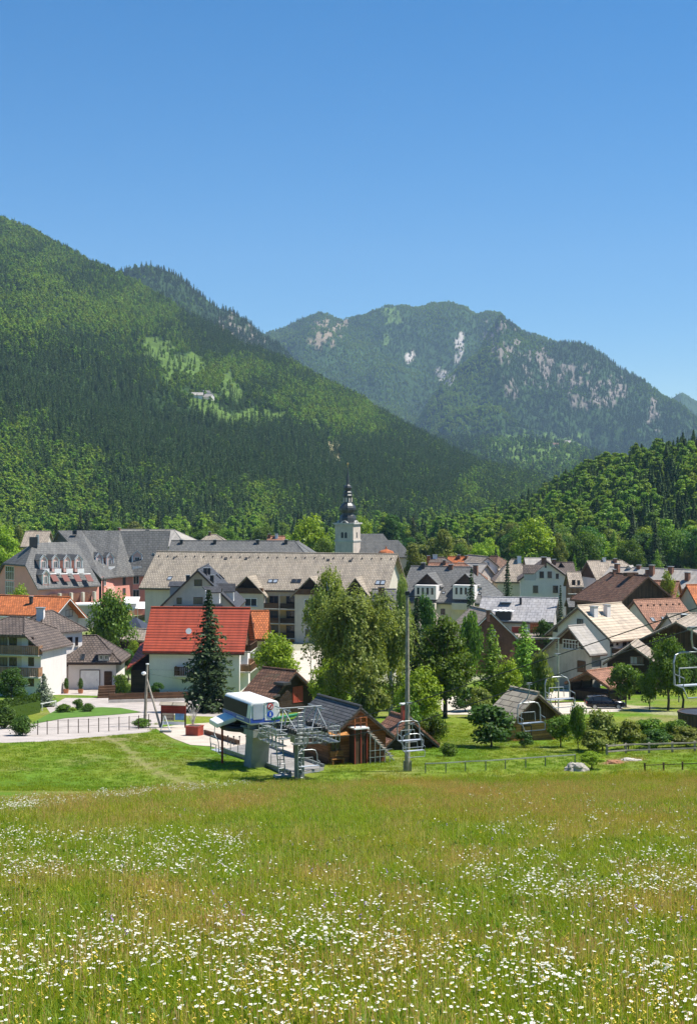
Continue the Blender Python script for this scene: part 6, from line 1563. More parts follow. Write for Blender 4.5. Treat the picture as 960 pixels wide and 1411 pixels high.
drape('gravel_court', [(690, 975), (770, 968), (815, 968), (862, 972), (852, 981), (770, 984), (700, 982)], PG, .02)
drape('gravel_court', [(700, 955), (770, 950), (815, 951), (830, 958), (770, 966), (700, 966)], PG, .02)
drape('gravel_court', [(600, 962), (650, 958), (662, 985), (612, 985)], PG, .02)
drape('parking_court', [(404, 897), (446, 897), (450, 940), (424, 965), (404, 940)], PG, .03)
drape('yard', [(-40, 958), (100, 958), (160, 960), (160, 930), (-40, 930)], PV, .02)
drape('yard', [(740, 945), (900, 945), (900, 930), (740, 930)], PG, .02)

# ------------------------------------------------------------------ mountains
def mountain(name, ridge, foot, nv, step, relief, lam, power, colf, seed, back=.35, seeds=None):
    r = np.array(ridge, float); u = np.arange(r[0, 0], r[-1, 0] + .1, step)
    pyr = np.interp(u, r[:, 0], r[:, 1]); Yr = np.interp(u, r[:, 0], r[:, 2]); f = np.array(foot, float); Yf = np.interp(u, f[:, 0], f[:, 1])
    pyr = pyr + (fbm(u / 26 + seed, u * 0 + seed, 4) - .5) * 9
    zr = CZ - (pyr - HOR) * Yr / F
    v = np.concatenate([np.linspace(0, 1, nv), 1 + np.linspace(.06, 1, 8) * back])
    Vv, Uu = np.meshgrid(v, u, indexing='ij'); vv = np.minimum(Vv, 1)
    Y = Yf[None] + (Yr - Yf)[None] * Vv; X = (Uu - CX) / F * Y
    prof = vv ** power; z = zr[None] * prof
    env = np.sin(np.pi * np.clip(vv, 0, 1)) ** .8
    z = z + relief * env * (ridged(X / lam + seed * 3.1, Y / lam * .8 + seed, 5) - .55) * (zr / max(zr.max(), 1))[None]
    z = np.where(Vv > 1, zr[None] * (1 - ((Vv - 1) / back) ** 1.3 * .8), z)
    z[0] = -2
    px, py = to_px(X, Y, z)
    c = colf(px, py, X, Y, Vv)
    n_r, n_c = X.shape; ix = np.arange(n_r * n_c).reshape(n_r, n_c); fcs = np.stack([ix[:-1, :-1], ix[:-1, 1:], ix[1:, 1:], ix[1:, :-1]], -1).reshape(-1, 4)
    c4 = np.concatenate([c, np.ones(c.shape[:2] + (1,))], -1).reshape(-1, 4)
    o = np_mesh(name, np.stack([X, Y, z], -1).reshape(-1, 3), fcs, MT, smooth=True, attrs={'zone': ('FLOAT_COLOR', c4)}); o['kind'] = 'structure'
    return dict(X=X, Y=Y, Z=z, px=px, py=py, nv=nv)
MT = m_terrain('mountain_ground', .02, .4, 6.0, .03)
floor_c = np.array([.030, .062, .016]); alp = np.array([.098, .162, .030]); rockc = np.array([.33, .285, .235])
def jit(px, py, s=14, a=9):
    return px + (fbm(px / s, py / s, 3) - .5) * 2 * a, py + (fbm(px / s + 50, py / s + 20, 3) - .5) * 2 * a
CLEAR1 = [[(200, 470), (232, 467), (240, 480), (264, 484), (274, 500), (262, 510), (240, 507), (226, 500), (222, 493), (203, 493)], [(220, 505), (234, 500), (238, 517), (227, 525)],
          [(302, 514), (318, 511), (330, 530), (322, 547), (305, 536)], [(294, 560), (318, 571), (335, 562), (364, 560), (362, 581), (330, 584), (308, 579)], [(340, 562), (396, 566), (398, 573), (362, 574)],
          [(258, 540), (300, 543), (300, 556), (322, 568), (300, 572), (272, 556)], [(428, 575), (440, 580), (444, 592), (430, 588)]]
def grow(polys, k=1.25, dy=5):
    o = []
    for p in polys:
        cx_ = sum(q[0] for q in p) / len(p); cy_ = sum(q[1] for q in p) / len(p); o.append([(cx_ + (x - cx_) * k, cy_ + dy + (y - cy_) * k) for x, y in p])
    return o
CLEAR1 = grow(CLEAR1)
SCAR1 = [[(446, 608), (476, 610), (476, 650), (455, 640)], [(262, 628), (292, 636), (290, 646), (266, 642)], [(217, 700), (230, 700), (230, 708), (218, 708)]]
CLEAR2 = [[(672, 602), (720, 598), (806, 602), (816, 622), (778, 642), (735, 642), (690, 628)], [(585, 606), (604, 606), (604, 622), (590, 622)]]
ROCK2 = [[(628, 458), (640, 458), (634, 497), (624, 497), (626, 480)], [(601, 505), (623, 500), (626, 524), (612, 534), (604, 518)], [(558, 486), (574, 487), (572, 500), (560, 500)], [(452, 440), (472, 440), (468, 452), (455, 452)], [(425, 455), (437, 452), (436, 472), (425, 476)]]
CLIFF2 = [[(668, 440), (700, 436), (716, 470), (700, 500), (672, 500)], [(716, 486), (745, 478), (785, 520), (770, 540), (725, 530)], [(826, 516), (862, 520), (866, 548), (836, 550)], [(892, 545), (915, 555), (916, 600), (895, 590)], [(740, 495), (820, 505), (850, 560), (790, 560)], [(690, 520), (716, 520), (712, 548), (694, 545)]]
BARE2 = [[(432, 440), (478, 437), (470, 470), (440, 480), (424, 470)]]
ALP2 = [[(526, 424), (552, 424), (550, 446), (530, 450)], [(526, 462), (536, 462), (536, 474), (526, 474)]]
def anyin(px, py, polys):
    r = np.zeros(px.shape, bool)
    for p in polys: r |= inpoly(px, py, p)
    return r
def cf_L1(px, py, X, Y, V):
    a, b = jit(px, py); c = np.broadcast_to(floor_c, px.shape + (3,)).copy()
    c[anyin(a, b, CLEAR1)] = alp * .95; c[anyin(a, b, SCAR1)] = [.30, .27, .14]; return c
def cf_far(px, py, X, Y, V):
    a, b = jit(px, py, 10, 7); c = np.broadcast_to(floor_c * 1.15, px.shape + (3,)).copy(); k = fbm(px / 5, py / 11, 3)
    cl = anyin(a, b, CLIFF2) & (k > .54); c[cl] = rockc * .62; c[anyin(a, b, ROCK2) & (k > .42)] = [.44, .40, .35]; c[anyin(a, b, ALP2)] = alp; c[anyin(a, b, BARE2) & (k > .40)] = [.27, .215, .145]; c[anyin(a, b, CLEAR2)] = alp * 1.1
    return c
def cf_L2(px, py, X, Y, V):
    c = np.broadcast_to(floor_c, px.shape + (3,)).copy(); k = fbm(px / 6, py / 12, 3); c[(px > 300) & (px < 365) & (k > .5)] = rockc * .7; return c
L1 = mountain('mountain', [(-420, 120, 3500), (-260, 192, 3400), (-100, 254, 3200), (0, 300, 3050), (60, 329, 2980), (120, 359, 2900), (165, 381, 2850), (230, 415, 2780), (330, 469, 2650), (400, 500, 2550), (470, 537, 2450), (540, 575, 2380), (600, 611, 2300), (660, 641, 2250), (735, 662, 2200), (800, 690, 2150), (860, 720, 2100)],
              [(-420, 820), (0, 900), (300, 980), (500, 1150), (700, 1400), (860, 1700)], 120, 4, 170, 620, 1.15, cf_L1, 3)
L2 = mountain('mountain', [(60, 405, 4300), (120, 384, 4300), (165, 375, 4250), (205, 366, 4200), (250, 384, 4200), (285, 412, 4200), (305, 426, 4200), (320, 431, 4200), (340, 440, 4200), (352, 452, 4200), (372, 470, 4200), (430, 520, 4200), (520, 590, 4200)], [(60, 3000), (520, 3000)], 60, 4, 260, 600, 1.0, cf_L2, 7)
FA = mountain('mountain', [(250, 520, 7200), (340, 472, 7200), (372, 460, 7200), (400, 448, 7200), (425, 438, 7200), (450, 434, 7200), (472, 443, 7200), (500, 438, 7200), (530, 426, 7200), (570, 428, 7200), (610, 420, 7200), (640, 425, 7200), (655, 436, 7200), (690, 434, 7200), (720, 458, 7200), (800, 480, 7200), (900, 560, 7200)], [(250, 5000), (900, 5200)], 100, 3, 820, 1300, 1.05, cf_far, 12)
FB = mountain('mountain', [(520, 640, 5600), (560, 604, 5650), (590, 566, 5700), (625, 530, 5800), (655, 496, 5900), (675, 462, 6000), (690, 437, 6050), (705, 447, 6050), (722, 461, 6000), (745, 470, 6000), (762, 472, 6000), (785, 470, 6000), (802, 473, 6000), (825, 486, 6000), (850, 502, 6000), (880, 522, 6000), (905, 538, 6000), (935, 558, 6000), (965, 582, 6000), (1040, 620, 6000), (1140, 640, 6000)], [(520, 4300), (1140, 4300)], 100, 3, 760, 1000, .95, cf_far, 21)
FC = mountain('mountain', [(430, 660, 4000), (500, 610, 4000), (560, 602, 4000), (620, 604, 4000), (700, 604, 3950), (760, 608, 3900), (830, 628, 3800), (900, 660, 3700), (1000, 690, 3600)], [(430, 2500), (1000, 2300)], 46, 5, 60, 400, 1.0, cf_far, 5)
FD = mountain('mountain', [(880, 590, 9000), (920, 552, 9000), (940, 543, 9000), (952, 548, 9000), (975, 556, 9000), (1060, 560, 9000), (1200, 590, 9000)], [(880, 7600), (1200, 7600)], 30, 5, 260, 900, 1.0, cf_far, 31)
RH = mountain('hill', [(575, 748, 1150), (640, 738, 1080), (700, 714, 1020), (760, 688, 960), (830, 658, 900), (900, 640, 860), (960, 622, 830), (1100, 580, 800), (1250, 540, 800)], [(575, 760), (640, 660), (760, 570), (960, 520), (1250, 500)], 60, 6, 10, 120, .9, cf_L1, 9)

# ------------------------------------------------------------------ scattered plants (only what nobody could count)
def scatter(name, label, cat, pts, scl, kind, tone, protos, rotv=None):
    n = len(pts); me = bpy.data.meshes.new(name); me.vertices.add(n); me.vertices.foreach_set('co', np.asarray(pts, np.float32).ravel())
    rot = np.zeros((n, 3), np.float32); rot[:, 2] = rng.random(n) * 6.283
    if rotv is not None: rot[:, :2] = rotv
    for an, ty, arr, key in (('scl', 'FLOAT', np.asarray(scl, np.float32), 'value'), ('tone', 'FLOAT', np.asarray(tone, np.float32), 'value'), ('kindid', 'INT', np.asarray(kind, np.int32), 'value'), ('rot', 'FLOAT_VECTOR', rot, 'vector')):
        a = me.attributes.new(an, ty, 'POINT'); a.data.foreach_set(key, arr.ravel())
    o = bpy.data.objects.new(name, me); COL.objects.link(o); tag(o, label, cat, None, 'stuff')
    col = bpy.data.collections.new(name + '_plants')
    for i, (pname, ob) in enumerate(protos): ob.name = '%s_%02d_%s' % (name, i, pname); col.objects.link(ob)
    ng = bpy.data.node_groups.new(name + '_scatter', 'GeometryNodeTree')
    ng.interface.new_socket('Geometry', in_out='INPUT', socket_type='NodeSocketGeometry'); ng.interface.new_socket('Geometry', in_out='OUTPUT', socket_type='NodeSocketGeometry')
    gi, go = ng.nodes.new('NodeGroupInput'), ng.nodes.new('NodeGroupOutput'); ci = ng.nodes.new('GeometryNodeCollectionInfo')
    ci.inputs['Collection'].default_value = col; ci.inputs['Separate Children'].default_value = True; ci.inputs['Reset Children'].default_value = True
    ip = ng.nodes.new('GeometryNodeInstanceOnPoints'); ip.inputs['Pick Instance'].default_value = True
    def na(nm, ty): k = ng.nodes.new('GeometryNodeInputNamedAttribute'); k.data_type = ty; k.inputs['Name'].default_value = nm; return next(s_ for s_ in k.outputs if s_.enabled and s_.name == 'Attribute')
    L = ng.links.new; L(gi.outputs[0], ip.inputs['Points']); L(ci.outputs[0], ip.inputs['Instance']); L(na('kindid', 'INT'), ip.inputs['Instance Index']); L(na('scl', 'FLOAT'), ip.inputs['Scale']); L(na('rot', 'FLOAT_VECTOR'), ip.inputs['Rotation']); L(ip.outputs[0], go.inputs[0])
    md = o.modifiers.new('scatter', 'NODES'); md.node_group = ng
    return o
def pm(verts, mat, name='p'): return np_mesh(name, verts, quads(len(verts) // 4), mat, link=False)
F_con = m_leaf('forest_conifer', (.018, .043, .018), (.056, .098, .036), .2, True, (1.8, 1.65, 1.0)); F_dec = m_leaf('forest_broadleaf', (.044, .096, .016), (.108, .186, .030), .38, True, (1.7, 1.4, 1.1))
def forest_protos(q=1.0):
    k = lambda v: max(8, int(v * q))
    P_ = [('conifer', pm(crown_spruce(41, 17, 3.6, .5, k(22), 10, .75 / q ** .4, .8, .3, 2.2, 1.0), F_con)), ('conifer', pm(crown_spruce(42, 18, 3.1, .5, k(22), 9, .75 / q ** .4, .75, .35, 2.2, 1.0), F_con)),
          ('broadleaf', pm(crown_round(43, 14, 4.8, .5, 22, int(1500 * q), .62 / q ** .45, .4), F_dec)), ('broadleaf', pm(crown_round(44, 17, 4.2, .5, 24, int(1500 * q), .62 / q ** .45, .42), F_dec)), ('broadleaf', pm(crown_round(45, 12, 5.2, .3, 20, int(1500 * q), .62 / q ** .45, .38), F_dec))]
    return P_
def tone_field(px, py):
    """how broadleaved / bright the wood is at a photo position on the left mountain"""
    t = .30 + (fbm(px / 60, py / 40, 3) - .5) * 1.1 + (fbm(px / 17 + 9, py / 13, 2) - .5) * .5
    def blob(cx, cy, rx, ry, a): return a * np.exp(-(((px - cx) / rx) ** 2 + ((py - cy) / ry) ** 2))
    t = t + blob(60, 420, 110, 45, .4) + blob(280, 520, 90, 45, .5) + blob(420, 540, 60, 30, .25) + blob(30, 690, 70, 50, .35) + blob(500, 580, 70, 40, .45) + blob(180, 420, 60, 40, .3)
    t = t - blob(170, 590, 110, 45, .55) - blob(330, 650, 110, 45, .5) - blob(60, 360, 90, 25, .25) - blob(90, 520, 110, 35, .4) - blob(470, 660, 70, 40, .3) - blob(240, 440, 40, 16, .3)
    return t
def mount_pts(D, n, keep, seed):
    rg = np.random.default_rng(seed); nv = D['nv']; i = rg.random(n) * (nv + 1.5); j = rg.random(n) * (D['X'].shape[1] - 1.001); i0 = i.astype(int); j0 = j.astype(int); fi, fj = i - i0, j - j0
    def s(A): return (A[i0, j0] * (1 - fi) + A[np.minimum(i0 + 1, A.shape[0] - 1), j0] * fi) * (1 - fj) + (A[i0, j0 + 1] * (1 - fi) + A[np.minimum(i0 + 1, A.shape[0] - 1), j0 + 1] * fi) * fj
    x, y, z = s(D['X']), s(D['Y']), s(D['Z']); px, py = to_px(x, y, z); k = keep(px, py, rg) & (px > -130) & (px < 1100)
    return np.stack([x, y, z], 1)[k], px[k], py[k], rg
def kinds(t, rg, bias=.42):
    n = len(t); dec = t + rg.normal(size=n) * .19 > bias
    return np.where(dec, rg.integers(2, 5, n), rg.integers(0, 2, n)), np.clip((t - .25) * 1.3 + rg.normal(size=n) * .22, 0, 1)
def keep1(px, py, rg):
    a, b = jit(px, py); c = anyin(a, b, CLEAR1); k = ~c | (rg.random(px.shape) < .13)
    loose = (px > 215) & (px < 340) & (py > 490) & (py < 575); return k & ~(anyin(a, b, SCAR1) & (rg.random(px.shape) < .8)) & ~(loose & (rg.random(px.shape) < .30))
p, px, py, rg_ = mount_pts(L1, 95000, keep1, 101); kd, tn = kinds(tone_field(px, py) - .09 - .18 * np.clip((px - 430) / 200, 0, 1) + (ridged(p[:, 0] / 620 + 9.3, p[:, 1] / 620 * .8 + 3, 5) - .55) * .7, rg_); sc = rg_.uniform(.36, .78, len(p)) * (.8 + .45 * fbm(px / 24, py / 20, 2));  # crest trees lighter, gully trees darker: relief shading put into kind and tone
op = ((px > 200) & (px < 340) & (py > 470) & (py < 580)); sc = np.where(op, sc * .85, sc)
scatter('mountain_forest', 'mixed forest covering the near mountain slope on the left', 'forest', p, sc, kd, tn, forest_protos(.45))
def keep2(px, py, rg):
    a, b = jit(px, py, 10, 7); r = (anyin(a, b, ROCK2) & (fbm(px / 5, py / 11, 3) > .40)) | (anyin(a, b, CLIFF2) & (fbm(px / 5, py / 11, 3) > .55)) | anyin(a, b, ALP2) | (anyin(a, b, BARE2) & (fbm(px / 5, py / 11, 3) > .42)) | (anyin(a, b, CLEAR2) & (fbm(px / 6, py / 5, 2) < .55))
    return ~r | (rg.random(px.shape) < .38)
PP = []; KK = []; TT = []; SS = []
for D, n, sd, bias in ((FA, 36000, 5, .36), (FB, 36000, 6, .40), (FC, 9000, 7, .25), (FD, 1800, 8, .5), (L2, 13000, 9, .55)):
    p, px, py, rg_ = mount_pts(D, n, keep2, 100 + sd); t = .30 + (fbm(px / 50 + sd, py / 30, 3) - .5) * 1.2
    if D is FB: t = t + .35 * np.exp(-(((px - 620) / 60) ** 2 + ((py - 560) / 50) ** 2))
    if D is FA: t = t + (ridged(p[:, 0] / 1300 + 37.2, p[:, 1] / 1300 * .8 + 12, 5) - .55) * 1.7  # slope shading worked into tree kind and tone: paler crests, darker gullies
    if D is FB: t = t + (ridged(p[:, 0] / 1000 + 65.1, p[:, 1] / 1000 * .8 + 21, 5) - .55) * 1.7  # spur likewise: relief light and shade carried by tree kind and tone
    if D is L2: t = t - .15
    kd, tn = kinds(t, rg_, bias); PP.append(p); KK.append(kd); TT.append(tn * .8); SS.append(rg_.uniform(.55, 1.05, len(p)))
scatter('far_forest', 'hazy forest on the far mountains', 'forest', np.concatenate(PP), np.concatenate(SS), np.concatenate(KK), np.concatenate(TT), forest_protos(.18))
# the wooded hill on the right and the far valley floor
def keepR(px, py, rg): return py < 830
p, px, py, rg_ = mount_pts(RH, 3400, keepR, 201); t = .44 + (fbm(px / 40, py / 30, 3) - .5) * 1.5; kd, tn = kinds(t, rg_, .42)
FP = forest_protos(2.2)
scatter('hill_forest', 'dense mixed wood covering the low hill on the right', 'forest', p, rg_.uniform(.5, .95, len(p)) * np.where(kd < 2, .92, 1.12), kd, np.clip(tn, 0, 1), FP)
rg_ = np.random.default_rng(301); n = 2600; yy = rg_.uniform(640, 2300, n); pxx = rg_.uniform(-130, 860, n); p = np.stack([(pxx - CX) * yy / F, yy, np.zeros(n)], 1)
t = .55 + (fbm(pxx / 40, yy / 200, 3) - .5); kd, tn = kinds(t, rg_, .45)
scatter('valley_wood', 'broadleaved wood filling the valley floor behind the village', 'wood', p, rg_.uniform(.5, .95, n), kd, tn, forest_protos(1.2))
# trees of the forest edge that can be told apart
edge = {'spruce': 'dark conifer of the forest edge behind the roofs', 'round2': 'deep green broadleaf of the forest edge behind the roofs', 'lime': 'light green broadleaf of the forest edge behind the roofs', 'round': 'mid green broadleaf of the forest edge behind the roofs', 'olive': 'olive green tree of the forest edge behind the roofs', 'larch': 'feathery light conifer of the forest edge behind the roofs'}
re = random.Random(77); nE = 0
for i in range(88):
    px = 560 + 440 * (i + re.random()) / 88; Yt = re.uniform(455, 600) if px > 640 else re.uniform(480, 620); key = re.choices(list(edge), [4, 4, 2, 4, 2, 1] if px > 700 else [1, 3, 3, 4, 4, 1])[0]
    hgt = re.uniform(11, 19) * (1.15 if key == 'spruce' else .9) * (.75 if px < 700 else 1); base = HOR + drop(Yt) * F / Yt; k = F / Yt
    plant(key, px, base, base - hgt * k, hgt * k * (.38 if key == 'spruce' else .40 if key == 'larch' else re.uniform(.62, .85)), edge[key], 'tree', 'trees along the forest edge on the right', Y=Yt)
edge2 = {'spruce': 'dark conifer standing in the valley wood behind the hotels', 'round': 'mid green tree standing in the valley wood behind the hotels', 'olive': 'olive green tree standing in the valley wood behind the hotels', 'lime': 'light green tree standing in the valley wood behind the hotels'}
for i in range(34):
    px = -20 + 450 * (i + re.random()) / 34; Yt = re.uniform(520, 760); key = re.choices(list(edge2), [5 if px < 120 else 2, 4, 2, 2])[0]; hgt = re.uniform(9, 17) * (1.25 if key == 'spruce' else .85); base = HOR + drop(Yt) * F / Yt; k = F / Yt
    plant(key, px, base, base - hgt * k, hgt * k * (.36 if key == 'spruce' else .8), edge2[key], 'tree', 'trees in the valley wood behind the hotels', Y=Yt)
# far farms
def on_mount(D, px, py):
    d = np.hypot(D['px'][:D['nv']] - px, D['py'][:D['nv']] - py); i = np.unravel_index(np.argmin(d), d.shape); return Vector((D['X'][i], D['Y'][i], D['Z'][i]))
def farm(D, px, py, L, W, H_, rz, label, roof='t_lit', wall='white'):
    q = on_mount(D, px, py); t = tag(empty('farmhouse', q, R(rz)), label, 'farmhouse', 'farms on the mountain slopes')
    MB().prism([(-W / 2, -6), (W / 2, -6), (W / 2, H_), (0, H_ + W * .38), (-W / 2, H_)], 'x', -L / 2, L / 2).build('wall', M[wall], t)
    MB().slab([(-L / 2 - .6, -W / 2 - .8, H_ - .2), (L / 2 + .6, -W / 2 - .8, H_ - .2), (L / 2 + .6, 0, H_ + W * .38 + .5), (-L / 2 - .6, 0, H_ + W * .38 + .5), (L / 2 + .6, W / 2 + .8, H_ - .2), (-L / 2 - .6, W / 2 + .8, H_ - .2)], [(0, 1, 2, 3), (3, 2, 4, 5)], .3).build('roof', M[roof], t)
farm(L1, 270, 549, 13, 8, 3, 8, 'long white roofed farmhouse in the clearing on the left slope', 't_lit'); farm(L1, 289, 550, 11, 8, 3, -30, 'pale barn right of the long farmhouse in the clearing', 't_lit')
farm(L1, 283, 544, 9, 7, 4, 40, 'small grey building behind the two farm roofs in the clearing', 't_grey'); farm(FC, 778, 614, 22, 14, 8, 0, 'white roofed farmhouse on the far meadow bench', 't_lit'); farm(FC, 765, 617, 16, 12, 7, 20, 'dark farm building left of the far white roof', 't_barn'); farm(FC, 596, 616, 18, 12, 7, 10, 'pale house on the far slope above the church', 't_lit')

# ------------------------------------------------------------------ meadow
G_m = m_leaf('meadow_grass', (.066, .116, .010), (.215, .275, .024), .45, True, (1.5, 1.05, 1.3), 1.85); G_s = m_leaf('seed_heads', (.25, .20, .105), (.42, .36, .21), .3, True, (1.1, .95, .95)); G_h = m_leaf('meadow_herbs', (.035, .085, .012), (.10, .19, .03), .35, True, (1.6, 1.0, 1.2), 1.7); G_l = m_leaf('lawn_grass', (.06, .125, .012), (.15, .235, .03), .35, True, (1.7, 1.1, 1.2))
PET = m_plain('daisy_petals', (.76, .735, .64), .6, 0, .06); YEL = m_plain('yellow_petals', (.62, .46, .05), .6, 0, .12); CRM = m_plain('umbel_cream', (.72, .70, .58), .7, 0, .1); VIO = m_plain('violet_petals', (.30, .18, .42), .7)
def tuft(seed, n, rad, h, w, lean=.35, seedhead=0, base=None):
    rg = np.random.default_rng(seed); V = []
    for i in range(n):
        a = rg.random() * 6.283; r = rad * rg.random() ** .5; x, y = r * math.cos(a), r * math.sin(a); hh = h * rg.uniform(.55, 1.15); d = rg.random() * 6.283; ln = lean * hh * rg.random(); f = rg.random() * 3.1416; fx, fy = math.cos(f) * w / 2, math.sin(f) * w / 2
        dx, dy = math.cos(d) * ln, math.sin(d) * ln
        p0 = np.array([x, y, -.03]); p1 = np.array([x + dx * .35, y + dy * .35, hh * .6]); p2 = np.array([x + dx, y + dy, hh]); o = np.array([fx, fy, 0])
        V += [p0 - o, p0 + o, p1 + o * .8, p1 - o * .8, p1 - o * .8, p1 + o * .8, p2 + o * .12, p2 - o * .12]
    return np.array(V)
def heads(seed, n, rad, h, size):
    rg = np.random.default_rng(seed); V = []
    for i in range(n):
        a = rg.random() * 6.283; r = rad * rg.random() ** .5; x, y = r * math.cos(a), r * math.sin(a); hh = h * rg.uniform(.75, 1.2); f = rg.random() * 3.14; fx, fy = math.cos(f), math.sin(f); o = np.array([fx, fy, 0]); p = np.array([x, y, 0.]); lx, ly = rg.normal(size=2) * .05 * h
        t0, t1 = np.array([x + lx, y + ly, hh - size * 4]), np.array([x + lx * 1.4, y + ly * 1.4, hh])
        V += [p - o * .0015, p + o * .0015, t0 + o * .0015, t0 - o * .0015]; m = (t0 + t1) / 2; V += [t0, m + o * size * .45, t1, m - o * size * .45]
        o2 = np.array([-fy, fx, 0]); V += [t0, m + o2 * size * .45, t1, m - o2 * size * .45]
    return np.array(V)
def flower(seed, n, rad, h, pr, kind):
    rg = np.random.default_rng(seed); mb = MB()
    for i in range(n):
        a = rg.random() * 6.283; r = rad * rg.random() ** .5; x, y = r * math.cos(a), r * math.sin(a); hh = h * rg.uniform(.8, 1.15); tx, ty = rg.normal(size=2) * .22; q = Vector((x + tx * .1, y + ty * .1, hh)); nn = Vector((tx + .12, ty - .18, 1)).normalized(); u = nn.orthogonal().normalized(); w = nn.cross(u); s = pr * rg.uniform(.75, 1.25)
        mb.add([(x - .002, y, 0), (x + .002, y, 0), q + u * .002, q - u * .002], [(0, 1, 2, 3)], 0)
        if kind == 'daisy':
            m = 12; ring = [q + (u * math.cos(k * 6.283 / m) + w * math.sin(k * 6.283 / m)) * s * (1.0 if k % 2 else .72) + nn * (s * .08 * (k % 2)) for k in range(m)]; mb.add([q] + ring, [(0, 1 + k, 1 + (k + 1) % m) for k in range(m)], 1)
            ring = [q + nn * s * .14 + (u * math.cos(k * 6.283 / 7) + w * math.sin(k * 6.283 / 7)) * s * .28 for k in range(7)]; mb.add([q + nn * s * .3] + ring, [(0, 1 + k, 1 + (k + 1) % 7) for k in range(7)], 2)
        elif kind == 'umbel':
            for k in range(9):
                a2 = k * 2.4; rr = s * (k / 9) ** .5; c = q + (u * math.cos(a2) + w * math.sin(a2)) * rr + nn * (s * .25 * (1 - (rr / s) ** 2)); b = s * .34
                ring = [c + (u * math.cos(j * 1.2566) + w * math.sin(j * 1.2566)) * b for j in range(5)]; mb.add([c + nn * b * .6] + ring, [(0, 1 + j, 1 + (j + 1) % 5) for j in range(5)], 1)
        else:
            for k in range(5):
                a2 = k * 1.2566; c = q + (u * math.cos(a2) + w * math.sin(a2)) * s * .5 - Vector((0, 0, s * .5 * k)); b = s * .55; mb.add([c + u * b, c + w * b + nn * b * .4, c - u * b, c - w * b + nn * b * .4], [(0, 1, 2, 3)], 1)
    me = bpy.data.meshes.new('f'); me.from_pydata(mb.v, [], mb.f)
    for m in ((G_m, PET, YEL), (G_m, CRM, YEL), (G_m, YEL, YEL), (G_m, VIO, VIO))[{'daisy': 0, 'umbel': 1, 'yellow': 2, 'violet': 3}[kind]]: me.materials.append(m)
    me.polygons.foreach_set('material_index', mb.m); return bpy.data.objects.new('f', me)
_Yt = np.arange(4, 220, .1); _pyt = HOR + (drop(_Yt) - .27) / _Yt * F
def px2g(px, py):
    Y = np.interp(-np.asarray(py), -_pyt, _Yt); return np.stack([(px - CX) * Y / F, Y, np.interp(Y, ROWS, CZ - _dr)], 1)
def patch(px, py):                                    # 0 green .. 1 brownish
    t = fbm(px / 110, py / 20, 4) * 2.1 - .84; t = t + .14 * np.exp(-((py - 1095) / 18) ** 2) + .22 * np.exp(-((py - 1245) / 30) ** 2) + .12 * np.exp(-((py - 1130) / 14) ** 2) - .25 * np.exp(-((py - 1205) / 18) ** 2)
    return np.clip(t, 0, 1)
rg_ = np.random.default_rng(55); PT_, SC_, TN_ = [], [], []
for y0, y1, dens in ((7, 14, 120), (14, 24, 75), (24, 42, 30), (42, 70, 15), (70, 112, 9)):
    n = int(dens * (.31 * (y1 ** 2 - y0 ** 2) + 9 * (y1 - y0))); Y = rg_.uniform(y0, y1, n * 2); Y = Y[rg_.random(n * 2) * (.31 * y1 + 4.5) < .31 * Y + 4.5][:n]; n = len(Y); X = rg_.uniform(-1, 1, n) * (.31 * Y + 4.5); z = np.interp(Y, ROWS, CZ - _dr); px, py = to_px(X, Y, z); k = py + rg_.normal(size=n) * 2.5 > np.interp(px, edge_x, edge_y)
    PT_.append(np.stack([X, Y, z], 1)[k]); SC_.append((rg_.uniform(.7, 1.25, n) * (1 + max(0, y0 - 20) * .006))[k]); TN_.append((patch(px, py) + rg_.normal(size=n) * .12)[k])
p, s, t = np.concatenate(PT_), np.concatenate(SC_), np.clip(np.concatenate(TN_), 0, 1)
far = p[:, 1] > 38; kd = np.where(far, rg_.integers(3, 5, len(p)), rg_.integers(0, 3, len(p))); kd = np.where(rg_.random(len(p)) < .13, rg_.integers(5, 7, len(p)), kd)
scatter('meadow_grass', 'tall uncut grass of the flower meadow in the foreground', 'grass', p, s, kd, t, [('tuft', pm(tuft(60 + i, 46, .16, .19, .0050, .9), G_m)) for i in range(3)] + [('tuft', pm(tuft(64 + i, 60, .33, .23, .010, .9), G_m)) for i in range(2)] + [('weed', pm(crown_round(66 + i, .15, .2, .0, 9, 130, .018, .5), G_h)) for i in range(2)])
k = rg_.random(len(p)) < np.clip(.03 + t * .38, 0, .45); q = p[k] + np.stack([rg_.normal(size=k.sum()) * .1, rg_.normal(size=k.sum()) * .1, np.zeros(k.sum())], 1)
scatter('seeding_grass', 'brownish seed heads standing in the meadow', 'grass', q, s[k], np.where(q[:, 1] > 38, rg_.integers(2, 4, len(q)), rg_.integers(0, 2, len(q))), t[k], [('stalks', pm(heads(70 + i, 10, .2, .30, .009), G_s)) for i in range(2)] + [('stalks', pm(heads(72 + i, 16, .38, .34, .014), G_s)) for i in range(2)])
def sow(regions):
    A = []
    for (x0, x1, y0, y1, n, slope) in regions:
        px = rg_.uniform(x0, x1, n * 3); py = rg_.uniform(y0, y1, n * 3) + slope * (px - x0); w = fbm(px / 46, py / 14, 3) * .75 + fbm(px / 14, py / 6, 2) * .35; o = np.argsort(-(w + rg_.random(n * 3) * .55))[:n]; A.append(np.stack([px[o], py[o]], 1))
    a = np.concatenate(A); return px2g(a[:, 0], a[:, 1])
